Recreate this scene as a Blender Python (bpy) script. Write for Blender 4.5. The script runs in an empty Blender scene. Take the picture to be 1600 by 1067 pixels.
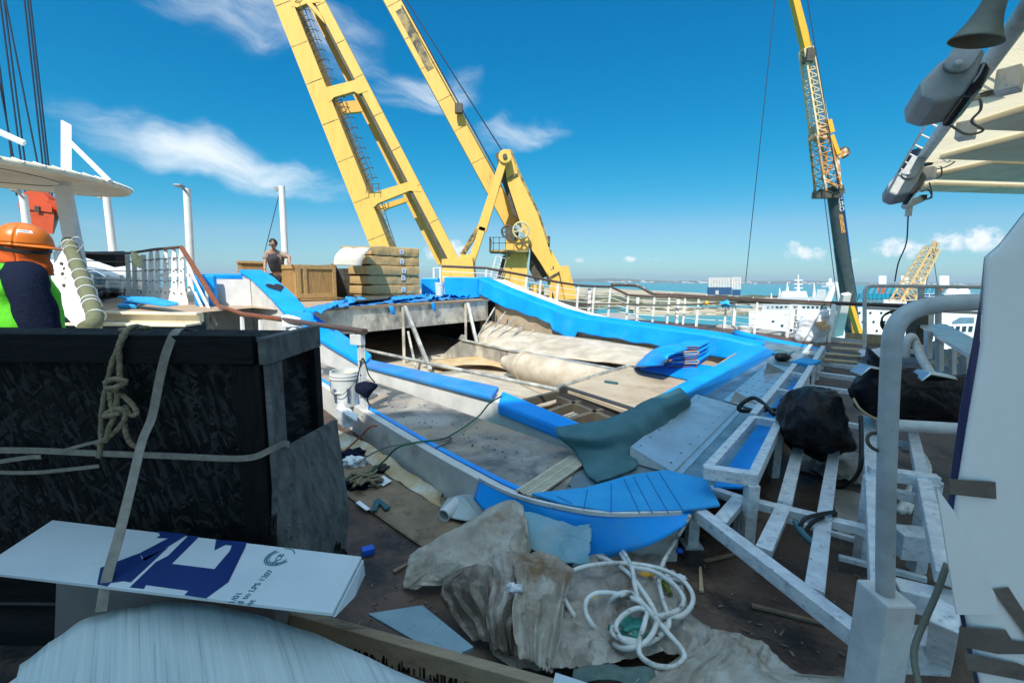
import bpy, bmesh, math, random
from mathutils import Vector as V, Matrix, noise as MN
R = math.radians
random.seed(7)
sc = bpy.context.scene
col = sc.collection

# ------------------------------------------------------------------ camera
FPX, PITCH, ROLL, EYE = 680.0, R(8.2), R(0.6), 1.6
cam_d = bpy.data.cameras.new('camera')
cam = bpy.data.objects.new('camera', cam_d)
col.objects.link(cam)
cam_d.sensor_width = 36.0
cam_d.lens = 36.0 * FPX / 1600.0
cam_d.clip_start = 0.05
cam_d.clip_end = 60000
_f = V((0, math.cos(PITCH), -math.sin(PITCH)))
_u = V((0, math.sin(PITCH), math.cos(PITCH)))
_r = V((1, 0, 0))
cr = _r * math.cos(ROLL) + _u * math.sin(ROLL)
cu = -_r * math.sin(ROLL) + _u * math.cos(ROLL)
cam.matrix_world = Matrix(((cr.x, cu.x, -_f.x, 0), (cr.y, cu.y, -_f.y, 0), (cr.z, cu.z, -_f.z, EYE), (0, 0, 0, 1)))
sc.camera = cam

def ray(px, py):
    return _f + cr * ((px - 800) / FPX) + cu * ((533.5 - py) / FPX)
def Zp(px, py, z=0.0):
    r = ray(px, py); t = (z - EYE) / r.z
    return V((r.x * t, r.y * t, z))
def Yp(px, py, y):
    r = ray(px, py); t = y / r.y
    return V((r.x * t, y, EYE + r.z * t))
def Pp(px, py, n, d):
    r = ray(px, py); t = d / (r.x * n[0] + r.y * n[1])
    return V((r.x * t, r.y * t, EYE + r.z * t))

# ------------------------------------------------------------------ mesh collector
WL = {}
class G:
    def __init__(s): s.v = []; s.f = []
    def add(s, vs, fs):
        o = len(s.v); s.v += [V(v) for v in vs]; s.f += [tuple(i + o for i in f) for f in fs]; return s
    def hexa(s, b, t):
        return s.add(list(b) + list(t), [(3, 2, 1, 0), (4, 5, 6, 7), (0, 1, 5, 4), (1, 2, 6, 5), (2, 3, 7, 6), (3, 0, 4, 7)])
    def box(s, c, d, rz=0, M=None):
        c = V(c); x, y, z = d[0] / 2, d[1] / 2, d[2] / 2
        q = M if M else Matrix.Rotation(rz, 3, 'Z')
        p = lambda a, b, e: c + q @ V((a, b, e))
        return s.hexa([p(-x, -y, -z), p(x, -y, -z), p(x, y, -z), p(-x, y, -z)], [p(-x, -y, z), p(x, -y, z), p(x, y, z), p(-x, y, z)])
    def bar(s, a, b, w, h=None, up=(0, 0, 1), w2=None, h2=None):
        a, b = V(a), V(b); h = w if h is None else h
        w2 = w if w2 is None else w2; h2 = h if h2 is None else h2
        d = (b - a).normalized(); up = V(up)
        if abs(d.dot(up.normalized())) > .98: up = V((0, 1, 0)) if abs(d.y) < .9 else V((1, 0, 0))
        x = d.cross(up).normalized(); y = x.cross(d).normalized()
        q = lambda p, i, j, w, h: p + x * (i * w / 2) + y * (j * h / 2)
        return s.hexa([q(a, -1, -1, w, h), q(a, 1, -1, w, h), q(a, 1, 1, w, h), q(a, -1, 1, w, h)],
                      [q(b, -1, -1, w2, h2), q(b, 1, -1, w2, h2), q(b, 1, 1, w2, h2), q(b, -1, 1, w2, h2)])
    def tube(s, pts, r, n=8, closed=False, flat=1.0):
        pts = [V(p) for p in pts]; m = len(pts)
        rr = r if isinstance(r, (list, tuple)) else [r] * m
        prev = None; vs = []; fs = []
        for i, p in enumerate(pts):
            if closed: t = pts[(i + 1) % m] - pts[i - 1]
            else: t = pts[min(i + 1, m - 1)] - pts[max(i - 1, 0)]
            t = t.normalized() if t.length > 1e-9 else V((0, 0, 1))
            if prev is None:
                a = V((0, 0, 1)) if abs(t.z) < .9 else V((1, 0, 0))
                x = t.cross(a).normalized()
            else:
                x = prev - t * prev.dot(t)
                x = x.normalized() if x.length > 1e-6 else t.orthogonal().normalized()
            prev = x; y = t.cross(x)
            for k in range(n):
                an = 2 * math.pi * k / n
                vs.append(p + x * (math.cos(an) * rr[i]) + y * (math.sin(an) * rr[i] * flat))
        for i in range(m if closed else m - 1):
            j = (i + 1) % m
            for k in range(n):
                l = (k + 1) % n
                fs.append((i * n + k, i * n + l, j * n + l, j * n + k))
        if not closed:
            fs.append(tuple(range(n - 1, -1, -1))); fs.append(tuple((m - 1) * n + k for k in range(n)))
        return s.add(vs, fs)
    def prism(s, poly, vec):
        poly = [V(p) for p in poly]; n = len(poly); vec = V(vec)
        fs = [tuple(range(n)), tuple(range(2 * n - 1, n - 1, -1))]
        for i in range(n): fs.append((i, i + n, (i + 1) % n + n, (i + 1) % n))
        return s.add(poly + [p + vec for p in poly], fs)
    def lathe(s, prof, c, ax=(0, 0, 1), n=20, cap=True):
        ax = V(ax).normalized(); a = V((1, 0, 0)) if abs(ax.x) < .9 else V((0, 1, 0))
        x = ax.cross(a).normalized(); y = ax.cross(x); c = V(c); vs = []; fs = []
        for (r, h) in prof:
            for k in range(n):
                an = 2 * math.pi * k / n
                vs.append(c + ax * h + x * (r * math.cos(an)) + y * (r * math.sin(an)))
        for i in range(len(prof) - 1):
            for k in range(n):
                l = (k + 1) % n
                fs.append((i * n + k, i * n + l, (i + 1) * n + l, (i + 1) * n + k))
        if cap:
            fs.append(tuple(range(n - 1, -1, -1))); fs.append(tuple((len(prof) - 1) * n + k for k in range(n)))
        return s.add(vs, fs)
    def ball(s, c, d, nu=16, nv=10, M=None, amp=0, freq=3, seed=0):
        c = V(c); vs = []; fs = []
        for j in range(nv + 1):
            th = math.pi * j / nv
            for i in range(nu):
                ph = 2 * math.pi * i / nu
                q = V((math.sin(th) * math.cos(ph), math.sin(th) * math.sin(ph), math.cos(th)))
                k = 1 + (amp * MN.noise(q * freq + V((seed, seed * 2, 0))) if amp else 0)
                q = V((q.x * d[0] * k, q.y * d[1] * k, q.z * d[2] * k))
                vs.append(c + (M @ q if M else q))
        for j in range(nv):
            for i in range(nu):
                k = (i + 1) % nu
                fs.append((j * nu + i, (j + 1) * nu + i, (j + 1) * nu + k, j * nu + k))
        return s.add(vs, fs)
    def grid(s, fn, nu, nv):
        vs = [fn(i / nu, j / nv) for j in range(nv + 1) for i in range(nu + 1)]; w = nu + 1
        return s.add(vs, [(j * w + i, j * w + i + 1, (j + 1) * w + i + 1, (j + 1) * w + i) for j in range(nv) for i in range(nu)])
    def patch(s, ctrl, nu=24, nv=24, amp=0, freq=4, seed=0, ridge=0, rag=0, pleat=None):
        ctrl = [[V(p) for p in row] for row in ctrl]
        nr, nc = len(ctrl), len(ctrl[0])
        def cr1(ps, t):
            m = len(ps) - 1; x = t * m; i = min(int(x), m - 1); k = x - i
            p1, p2 = ps[i], ps[i + 1]
            p0 = ps[i - 1] if i > 0 else p1 * 2 - p2
            p3 = ps[i + 2] if i + 2 <= m else p2 * 2 - p1
            return .5 * ((2 * p1) + (p2 - p0) * k + (2 * p0 - 5 * p1 + 4 * p2 - p3) * k * k + (3 * p1 - p0 - 3 * p2 + p3) * k * k * k)
        rr_ = random.Random(seed * 31 + 5); tri = []
        for k_ in range(8):
            an_ = rr_.uniform(0, math.pi); f_ = rr_.uniform(3.2, 6) * (1 if k_ < 4 else 2.3); tri.append((math.cos(an_), math.sin(an_), f_, 1.0 * (.55 if k_ < 4 else .22)))
        def fn(a, b):
            if rag:
                e = rag * (MN.noise(V((a * 9, b * 9, seed + 3.3))) + .6 * MN.noise(V((a * 31, b * 31, seed + 1.3))) - .25)
                a = min(max(a + e * (1 if a in (0, 1) else 0), -.05), 1.05); b = min(max(b + e * (1 if b in (0, 1) else 0), -.05), 1.05)
                a = min(max(a, 0), 1); b = min(max(b, 0), 1)
            p = cr1([cr1(row, a) for row in ctrl], b)
            if amp:
                q = p * freq + V((seed, seed, seed))
                p = p + V((MN.noise(q), MN.noise(q + V((9, 0, 0))), 1.3 * MN.noise(q + V((0, 9, 0))))) * amp
            if ridge:
                q = p + V((MN.noise(p * 3 + V((seed, 0, 0))), MN.noise(p * 3 + V((0, seed, 0))), 0)) * .07; h = 0
                for (dx_, dy_, f_, a_) in tri:
                    t = (q.x * dx_ + q.y * dy_ + q.z * .5) * f_; t = abs((t % 1.0) * 2 - 1); h += a_ * (t ** 1.5 - .4)
                d0 = MN.voronoi(q * 7 + V((seed, 0, 0)))[0][0]; d1 = MN.voronoi(q * 17 + V((0, seed, 0)))[0][0]
                h += 1.5 * (d0 - .4) + .55 * (d1 - .4)
                p = p + V((.25 * h, -.35 * h, .8 * h)) * ridge
            if pleat:
                np_, ap_ = pleat; ph_ = a * np_ + 1.1 * MN.noise(V((a * 2.5, b * 2.2, seed + .5))) + .5 * b * MN.noise(V((seed, a * 3, 0)))
                t = abs((ph_ % 1.0) * 2 - 1) ** 1.4; k_ = .35 + .65 * abs(MN.noise(V((math.floor(ph_) * 7.7, b * 2.5, seed)))) * 2
                p = p + V((0, -.5, .8)) * (ap_ * (t - .45) * min(k_, 1.3) * (.35 + .65 * min(1, b * 2)))
            return p
        return s.grid(fn, nu, nv)
    def build(s, name, mat=None, parent=None, smooth=False, bevel=0, solid=0, sub=0, loc=None):
        me = bpy.data.meshes.new(name)
        if parent is not None: base = WL[parent.name]
        elif loc is not None: base = V(loc)
        else:
            xs = [v.x for v in s.v]; ys = [v.y for v in s.v]; zs = [v.z for v in s.v]
            base = V(((min(xs) + max(xs)) / 2, (min(ys) + max(ys)) / 2, min(zs)))
        me.from_pydata([v - base for v in s.v], [], s.f)
        bm = bmesh.new(); bm.from_mesh(me)
        bmesh.ops.recalc_face_normals(bm, faces=bm.faces); bm.to_mesh(me); bm.free()
        if smooth:
            for p in me.polygons: p.use_smooth = True
        o = bpy.data.objects.new(name, me); col.objects.link(o)
        if mat: me.materials.append(mat)
        if parent is not None: o.parent = parent
        else: o.location = base
        WL[o.name] = base
        if solid:
            m = o.modifiers.new('solid', 'SOLIDIFY'); m.thickness = solid; m.offset = 0
        if bevel:
            m = o.modifiers.new('bevel', 'BEVEL'); m.width = bevel; m.segments = 2; m.limit_method = 'ANGLE'
        if sub:
            m = o.modifiers.new('sub', 'SUBSURF'); m.levels = sub; m.render_levels = sub
        if smooth in (2, 3):
            try:
                me.set_sharp_from_angle(angle=R(40 if smooth == 2 else 17))
            except Exception: pass
        return o

def tag(o, label=None, cat=None, group=None, kind=None):
    if label: o['label'] = label
    if cat: o['category'] = cat
    if group: o['group'] = group
    if kind: o['kind'] = kind
    return o
def thing(name, label, cat, loc, group=None, kind=None):
    o = bpy.data.objects.new(name, None); o.empty_display_size = .2
    col.objects.link(o); o.location = V(loc); WL[o.name] = V(loc)
    return tag(o, label, cat, group, kind)
def copy_tree(o, parent=None):
    c = o.copy(); col.objects.link(c); WL[c.name] = WL[o.name]
    if parent: c.parent = parent
    for ch in list(o.children): copy_tree(ch, c)
    return c
def arc(c, r, a0, a1, n, ex, ey):
    return [V(c) + V(ex) * (r * math.cos(R(a0 + (a1 - a0) * i / n))) + V(ey) * (r * math.sin(R(a0 + (a1 - a0) * i / n))) for i in range(n + 1)]
def smoothline(pts, k=6, closed=False):
    pts = [V(p) for p in pts]; m = len(pts); out = []
    for i in range(m if closed else m - 1):
        p1, p2 = pts[i], pts[(i + 1) % m]
        p0 = pts[i - 1] if (closed or i > 0) else p1 * 2 - p2
        p3 = pts[(i + 2) % m] if (closed or i + 2 < m) else p2 * 2 - p1
        for j in range(k):
            t = j / k
            out.append(.5 * ((2 * p1) + (p2 - p0) * t + (2 * p0 - 5 * p1 + 4 * p2 - p3) * t * t + (3 * p1 - p0 - 3 * p2 + p3) * t ** 3))
    if not closed: out.append(pts[-1])
    return out
def text(name, body, mat, origin, ex, ey, size, parent=None, ext=.0006):
    cu_ = bpy.data.curves.new(name, 'FONT'); cu_.body = body; cu_.size = size; cu_.extrude = ext
    to = bpy.data.objects.new(name + '_tmp', cu_); col.objects.link(to)
    bpy.context.view_layer.update()
    me = bpy.data.meshes.new_from_object(to.evaluated_get(bpy.context.evaluated_depsgraph_get()))
    ex = V(ex).normalized(); ey = V(ey); ey = (ey - ex * ey.dot(ex)).normalized()
    g = G(); ez = ex.cross(ey)
    g.add([V(origin) + ex * v.co.x + ey * v.co.y + ez * v.co.z for v in me.vertices], [tuple(p.vertices) for p in me.polygons])
    bpy.data.objects.remove(to); bpy.data.curves.remove(cu_)
    return g.build(name, mat, parent)

# ------------------------------------------------------------------ materials
def lin(c): return c
def nd(nt, t, **kw):
    n = nt.nodes.new(t)
    for k, v in kw.items(): setattr(n, k, v)
    return n
def mat(name, c1, c2=None, sc_=4, rough=.6, metal=0, bump=0, bsc=30, stretch=(1, 1, 1), lo=.35, hi=.65, c3=None, s3=1.5, lo3=.55, hi3=.7, spec=.4, detail=6, dist=0, trans=0, alpha=1, rvar=.12, coat=0, rot=0):
    m = bpy.data.materials.new(name); m.use_nodes = True
    nt = m.node_tree; b = nt.nodes['Principled BSDF']; L = nt.links.new
    b.inputs['Roughness'].default_value = rough; b.inputs['Metallic'].default_value = metal
    b.inputs['Specular IOR Level'].default_value = spec
    if coat: b.inputs['Coat Weight'].default_value = coat
    if alpha < 1: b.inputs['Alpha'].default_value = alpha
    if trans: b.inputs['Transmission Weight'].default_value = trans
    tc = nd(nt, 'ShaderNodeTexCoord'); mp = nd(nt, 'ShaderNodeMapping')
    oi = nd(nt, 'ShaderNodeObjectInfo'); ad = nd(nt, 'ShaderNodeVectorMath', operation='ADD')
    sm = nd(nt, 'ShaderNodeVectorMath', operation='SCALE'); sm.inputs['Scale'].default_value = 13.7
    cx = nd(nt, 'ShaderNodeCombineXYZ')
    for i in range(3): L(oi.outputs['Random'], cx.inputs[i])
    L(cx.outputs[0], sm.inputs[0])
    L(tc.outputs['Object'], ad.inputs[0]); L(sm.outputs[0], ad.inputs[1])
    if rot:
        m0 = nd(nt, 'ShaderNodeMapping'); m0.inputs['Rotation'].default_value = (0, 0, rot); L(ad.outputs[0], m0.inputs['Vector']); L(m0.outputs[0], mp.inputs['Vector'])
    else: L(ad.outputs[0], mp.inputs['Vector'])
    mp.inputs['Scale'].default_value = stretch
    c1 = tuple(c1) + (1,)
    if c2 is None: c2 = tuple(x * .78 for x in c1[:3])
    c2 = tuple(c2) + (1,)
    n = nd(nt, 'ShaderNodeTexNoise'); n.inputs['Scale'].default_value = sc_; n.inputs['Detail'].default_value = detail
    n.inputs['Roughness'].default_value = .62; n.inputs['Distortion'].default_value = dist
    L(mp.outputs[0], n.inputs['Vector'])
    mr = nd(nt, 'ShaderNodeMapRange'); mr.inputs[1].default_value = lo; mr.inputs[2].default_value = hi; L(n.outputs['Fac'], mr.inputs[0])
    mx = nd(nt, 'ShaderNodeMix', data_type='RGBA'); mx.inputs[6].default_value = c1; mx.inputs[7].default_value = c2
    L(mr.outputs[0], mx.inputs[0]); out = mx.outputs[2]
    if c3 is not None:
        n3 = nd(nt, 'ShaderNodeTexNoise'); n3.inputs['Scale'].default_value = s3; n3.inputs['Detail'].default_value = 8; n3.inputs['Roughness'].default_value = .7
        L(ad.outputs[0] if s3 < 0 else mp.outputs[0], n3.inputs['Vector'])
        m3 = nd(nt, 'ShaderNodeMapRange'); m3.inputs[1].default_value = lo3; m3.inputs[2].default_value = hi3; L(n3.outputs['Fac'], m3.inputs[0])
        x3 = nd(nt, 'ShaderNodeMix', data_type='RGBA'); x3.inputs[7].default_value = tuple(c3) + (1,)
        L(m3.outputs[0], x3.inputs[0]); L(out, x3.inputs[6]); out = x3.outputs[2]
    L(out, b.inputs['Base Color'])
    if rvar:
        rr = nd(nt, 'ShaderNodeMapRange'); rr.inputs[3].default_value = max(rough - rvar, .03); rr.inputs[4].default_value = min(rough + rvar, 1)
        L(n.outputs['Fac'], rr.inputs[0]); L(rr.outputs[0], b.inputs['Roughness'])
    if bump:
        nb = nd(nt, 'ShaderNodeTexNoise'); nb.inputs['Scale'].default_value = bsc; nb.inputs['Detail'].default_value = 4
        L(mp.outputs[0], nb.inputs['Vector'])
        bp = nd(nt, 'ShaderNodeBump'); bp.inputs['Strength'].default_value = bump; bp.inputs['Distance'].default_value = .02
        L(nb.outputs['Fac'], bp.inputs['Height']); L(bp.outputs[0], b.inputs['Normal'])
    return m
CREASE = True
def film(name, c1, c2, sc_=5, tr=.35, rough=.45, bump=.4, bsc=14, alpha=1, lo=.35, hi=.65, c3=None, s3=2):
    m = mat(name, c1, c2, sc_, rough, 0, bump, bsc, lo=lo, hi=hi, c3=c3, s3=s3)
    nt = m.node_tree; b = nt.nodes['Principled BSDF']; L = nt.links.new
    t = nd(nt, 'ShaderNodeBsdfTranslucent'); src = b.inputs['Base Color'].links[0].from_socket; L(src, t.inputs[0])
    bp0 = b.inputs['Normal'].links[0].from_node; tcn = nd(nt, 'ShaderNodeTexCoord'); prevn = bp0.outputs[0]
    wn_n = nd(nt, 'ShaderNodeTexNoise'); wn_n.inputs['Scale'].default_value = 5; L(tcn.outputs['Object'], wn_n.inputs['Vector'])
    wa = nd(nt, 'ShaderNodeVectorMath', operation='MULTIPLY_ADD'); wa.inputs[1].default_value = (.16, .16, .16); L(wn_n.outputs['Color'], wa.inputs[0]); L(tcn.outputs['Object'], wa.inputs[2])
    for vs_, st_ in ((9, .16), (23, .22)):
        vo = nd(nt, 'ShaderNodeTexVoronoi'); vo.feature = 'DISTANCE_TO_EDGE'; vo.inputs['Scale'].default_value = vs_; L(wa.outputs[0], vo.inputs['Vector'])
        pw_ = nd(nt, 'ShaderNodeMath', operation='POWER'); pw_.inputs[1].default_value = .5; L(vo.outputs['Distance'], pw_.inputs[0])
        b2 = nd(nt, 'ShaderNodeBump'); b2.inputs['Strength'].default_value = st_; b2.inputs['Distance'].default_value = .05 if vs_ == 7 else .02
        L(pw_.outputs[0], b2.inputs['Height']); L(prevn, b2.inputs['Normal']); prevn = b2.outputs[0]
    L(prevn, b.inputs['Normal']); L(prevn, t.inputs['Normal'])
    mx = nd(nt, 'ShaderNodeMixShader'); mx.inputs[0].default_value = tr
    L(b.outputs[0], mx.inputs[1]); L(t.outputs[0], mx.inputs[2])
    out = nt.nodes['Material Output']; last = mx
    if alpha < 1:
        tp = nd(nt, 'ShaderNodeBsdfTransparent'); m2 = nd(nt, 'ShaderNodeMixShader'); m2.inputs[0].default_value = alpha
        L(tp.outputs[0], m2.inputs[1]); L(mx.outputs[0], m2.inputs[2]); last = m2
    L(last.outputs[0], out.inputs[0])
    return m
def osb(name, cols, sc_=26):
    m = mat(name, cols[0], cols[1], 6, .85, 0, 0, spec=.12)
    nt = m.node_tree; b = nt.nodes['Principled BSDF']; L = nt.links.new
    tc = nd(nt, 'ShaderNodeTexCoord')
    prev = None; hsrc = None
    for k, (rot, st) in enumerate(((.7, (1.4, 1, 7)), (-.55, (1.4, 1, 7)), (1.9, (1.4, 1, 8)))):
        mp = nd(nt, 'ShaderNodeMapping'); mp.inputs['Scale'].default_value = st
        m0 = nd(nt, 'ShaderNodeMapping'); m0.inputs['Rotation'].default_value = (.3 * k, rot, .2); L(tc.outputs['Object'], m0.inputs[0]); L(m0.outputs[0], mp.inputs[0])
        vo = nd(nt, 'ShaderNodeTexVoronoi'); vo.inputs['Scale'].default_value = sc_ * .42; vo.inputs['Randomness'].default_value = 1
        L(mp.outputs[0], vo.inputs['Vector'])
        rp = nd(nt, 'ShaderNodeValToRGB'); els = rp.color_ramp.elements
        els[0].color = tuple(cols[0]) + (1,); els[1].color = tuple(cols[2]) + (1,); e = els.new(.5); e.color = tuple(cols[1]) + (1,)
        sp = nd(nt, 'ShaderNodeSeparateColor'); L(vo.outputs['Color'], sp.inputs[0]); L(sp.outputs[k], rp.inputs[0])
        if prev is None: prev = rp.outputs[0]; hsrc = sp.outputs[0]
        else:
            mx = nd(nt, 'ShaderNodeMix', data_type='RGBA'); L(prev, mx.inputs[6]); L(rp.outputs[0], mx.inputs[7])
            cmp = nd(nt, 'ShaderNodeMath', operation='GREATER_THAN'); cmp.inputs[1].default_value = .55; L(sp.outputs[(k + 1) % 3], cmp.inputs[0])
            L(cmp.outputs[0], mx.inputs[0]); prev = mx.outputs[2]
    L(prev, b.inputs['Base Color'])
    bp = nd(nt, 'ShaderNodeBump'); bp.inputs['Strength'].default_value = .5; bp.inputs['Distance'].default_value = .01
    L(prev, bp.inputs['Height']); L(bp.outputs[0], b.inputs['Normal'])
    return m

m_white = mat('white_paint', (.80, .79, .76), (.70, .68, .64), 3, .45, bump=.08, c3=(.42, .30, .2), s3=2.5, lo3=.66, hi3=.8)
m_cream = mat('cream_paint', (.74, .66, .50), (.66, .57, .42), 3, .55, bump=.1, c3=(.42, .32, .22), s3=3, lo3=.62, hi3=.78)
m_canvas = mat('canopy_paint', (.80, .70, .52), (.70, .60, .42), 2.2, .55, bump=.05, c3=(.50, .42, .32), s3=1.2, lo3=.55, hi3=.75)
m_gwhite = mat('weathered_white_paint', (.66, .66, .64), (.50, .50, .49), 7, .45, bump=.15, c3=(.07, .065, .06), s3=22, lo3=.62, hi3=.70)
m_frame = mat('scraped_white_tube', (.74, .76, .77), (.52, .55, .58), 16, .4, .2, bump=.15, c3=(.20, .235, .27), s3=24, lo3=.56, hi3=.7, stretch=(1, 1, 1.6), detail=10)
m_blue = mat('blue_vinyl', (.001, .25, .78), (.002, .31, .82), 2.4, .42, bump=.12, bsc=7, spec=.4, c3=(.05, .31, .60), s3=2.6, lo3=.54, hi3=.8, detail=9)
m_bluedk = mat('blue_vinyl_dusty', (.004, .19, .58), (.05, .23, .46), 2.2, .5, bump=.1, bsc=14, c3=(.12, .14, .22), s3=1.7, lo3=.5, hi3=.75)
m_bluemat = mat('blue_mat', (.012, .27, .62), (.03, .33, .66), 5, .6, bump=.1)
m_navy = mat('navy_cloth', (.003, .006, .019), (.006, .011, .03), 20, .9, bump=.3, bsc=60, spec=.15)
m_greymat = mat('grey_green_rubber', (.03, .105, .125), (.055, .15, .17), 6, .6, bump=.25, bsc=60)
m_deck = mat('brown_deck', (.075, .042, .029), (.14, .088, .06), 2.5, .5, bump=.35, bsc=40, c3=(.018, .014, .012), s3=1.8, lo3=.48, hi3=.62, rvar=.25, detail=9)
m_greydeck = mat('worn_grey_floor', (.37, .335, .29), (.105, .10, .096), 2.6, .5, bump=.25, bsc=26, lo=.38, hi=.62, dist=.6, c3=(.36, .27, .19), s3=1.5, lo3=.48, hi3=.62, rvar=.2, detail=9)
m_metaldeck = mat('worn_metal_deck', (.32, .41, .45), (.13, .19, .22), 3.4, .38, .55, bump=.2, bsc=24, c3=(.32, .31, .28), s3=2.6, lo3=.54, hi3=.7, rvar=.2, detail=9)
m_steel = mat('dirty_stainless', (.52, .49, .43), (.26, .25, .23), 2.6, .42, .4, bump=.12, bsc=12, dist=.8, c3=(.70, .65, .54), s3=2.0, lo3=.48, hi3=.58, stretch=(1, 1, .6), rvar=.15, detail=9)
m_awn = film('awning_fabric', (.78, .68, .48), (.70, .60, .42), 2, .6, .7, .05, 6)
m_liner = mat('dusty_tank_liner', (.56, .48, .38), (.36, .30, .22), 2.6, .7, bump=.2, bsc=20, c3=(.34, .26, .17), s3=.9, lo3=.55, hi3=.72, detail=9)
m_rust = mat('rusty_liner', (.42, .27, .12), (.52, .40, .25), 3, .7, bump=.2, bsc=20, c3=(.28, .13, .05), s3=2)
m_plate = mat('brown_plate', (.36, .28, .19), (.45, .37, .27), 2, .65, bump=.15, bsc=16, c3=(.24, .17, .1), s3=1.1, lo3=.52, hi3=.7, detail=9)
m_black = mat('black_steel', (.025, .025, .026), (.05, .048, .045), 8, .55, bump=.15)
m_alu = mat('aluminium_sheet', (.56, .66, .71), (.42, .51, .56), 4, .36, .6, bump=.05, c3=(.25, .24, .22), s3=9, lo3=.63, hi3=.72)
m_hand = mat('varnished_wood', (.24, .07, .02), (.15, .045, .015), 8, .4, bump=.1, stretch=(2, 2, 6), c3=(.06, .03, .02), s3=6, lo3=.6, hi3=.7)
m_handg = mat('weathered_rail_wood', (.10, .062, .048), (.065, .045, .038), 8, .5, bump=.2, stretch=(1, 6, 6))
m_wood = mat('crate_wood', (.42, .25, .09), (.30, .16, .055), 4, .7, bump=.25, stretch=(9, 9, .8), c3=(.10, .06, .03), s3=1.6, lo3=.57, hi3=.7)
m_woodb = mat('crate_batten', (.50, .31, .12), (.36, .21, .08), 5, .7, bump=.2, stretch=(3, 3, 3))
m_osb = osb('dark_osb', ((.0025, .003, .0035), (.008, .0085, .009), (.032, .033, .033)))
m_dwood = mat('blackened_timber', (.004, .0045, .005), (.012, .0125, .0135), 5, .8, bump=.4, bsc=20, stretch=(1.2, 8, 8), spec=.12)
m_dwoodv = mat('blackened_timber_upright', (.010, .010, .011), (.004, .0045, .005), 5, .8, bump=.4, bsc=20, stretch=(8, 8, 1), spec=.12)
m_greyply = mat('grey_weathered_plywood', (.05, .052, .052), (.13, .132, .13), 3, .85, bump=.5, bsc=14, stretch=(1, 9, 3.2), c3=(.03, .03, .03), s3=5, lo3=.58, hi3=.66, detail=9)
m_rope = mat('hemp_rope', (.26, .21, .13), (.17, .135, .08), 40, .9, bump=.7, bsc=110)
m_strap = mat('grey_webbing', (.24, .22, .185), (.17, .155, .13), 30, .8, bump=.3, bsc=200)
m_panelw = mat('white_facing_panel', (.50, .56, .59), (.43, .49, .53), 3, .4, bump=.08, bsc=8, c3=(.36, .40, .42), s3=4, lo3=.6, hi3=.75)
m_foil = mat('pale_grooved_sheet', (.44, .50, .50), (.34, .40, .41), 3, .45, bump=.12, bsc=8, stretch=(.45, 26, 1), rot=R(50), c3=(.20, .22, .22), s3=3, lo3=.58, hi3=.7, detail=9)
m_ink = mat('blue_print', (.004, .022, .115), (.005, .03, .14), 3, .5)
m_timber = mat('mouldy_timber', (.30, .225, .145), (.22, .165, .11), 4, .75, bump=.25, stretch=(1.5, 8, 8), c3=(.05, .045, .035), s3=4, lo3=.6, hi3=.7)
m_tarp = film('dirty_polythene', (.76, .72, .65), (.52, .45, .36), 4.2, .45, .3, .5, 12, c3=(.34, .21, .11), s3=2.6)
m_tarpd = film('brown_polythene', (.42, .355, .29), (.70, .65, .58), 3.6, .4, .33, .5, 14, c3=(.20, .12, .07), s3=2.4)
m_tarpk = film('grimy_polythene', (.19, .155, .125), (.42, .365, .30), 3.4, .25, .35, .5, 14, c3=(.50, .44, .36), s3=2.2)
m_tarpb = film('blue_grey_film', (.25, .55, .66), (.45, .60, .64), 5, .4, .3, .3, 10, alpha=.72)
m_hose = mat('dirty_white_hose', (.70, .69, .65), (.48, .46, .42), 14, .45, bump=.1, c3=(.07, .06, .05), s3=14, lo3=.57, hi3=.66)
m_ply = mat('floor_plywood', (.26, .185, .115), (.17, .12, .078), 2.4, .75, bump=.2, bsc=14, stretch=(2.2, 2.2, 1), c3=(.07, .05, .036), s3=1.7, lo3=.52, hi3=.66, detail=9)
m_yellow = mat('crane_yellow', (.78, .455, .095), (.70, .40, .08), 1.2, .5, bump=.05, bsc=4, c3=(.34, .20, .07), s3=1.3, lo3=.6, hi3=.76, stretch=(1.6, 1.6, .35), detail=9)
m_yelldk = mat('crane_yellow_grimy', (.20, .16, .07), (.50, .34, .09), 1.6, .6, c3=(.03, .03, .025), s3=1.2, lo3=.45, hi3=.6)
m_dksteel = mat('dark_crane_steel', (.05, .045, .035), (.10, .085, .06), 2, .6)
m_cable = mat('steel_cable', (.012, .018, .04), (.02, .03, .06), 3, .6)
m_orange = mat('orange_block', (.58, .075, .02), (.50, .06, .018), 1.2, .5, c3=(.2, .03, .015), s3=1.5, lo3=.6, hi3=.75)
m_kraft = mat('kraft_paper', (.52, .34, .145), (.42, .265, .105), 3, .7, bump=.35, bsc=7, stretch=(4, 4, .6), c3=(.62, .43, .2), s3=3)
m_label = mat('paper_label', (.75, .76, .78), (.66, .67, .7), 20, .6)
m_foamw = mat('cream_foam', (.64, .59, .49), (.56, .51, .42), 4, .7, bump=.05)
m_dpanel = mat('dark_board', (.05, .045, .04), (.085, .075, .06), 4, .6, bump=.15, stretch=(1, 1, 3))
m_plast = mat('bucket_plastic', (.62, .64, .63), (.55, .57, .57), 6, .4, c3=(.42, .40, .36), s3=8, lo3=.6, hi3=.72)
m_rag = mat('white_rag', (.70, .72, .74), (.58, .60, .64), 9, .9, bump=.3, bsc=30)
m_ragy = mat('yellow_white_rag', (.72, .66, .25), (.74, .72, .6), 10, .8, bump=.3)
m_bag = mat('black_bin_bag', (.006, .0065, .008), (.012, .012, .015), 4, .5, bump=.9, bsc=22, spec=.2)
m_rubber = mat('black_rubber', (.008, .009, .01), (.016, .016, .017), 10, .5, bump=.1)
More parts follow.
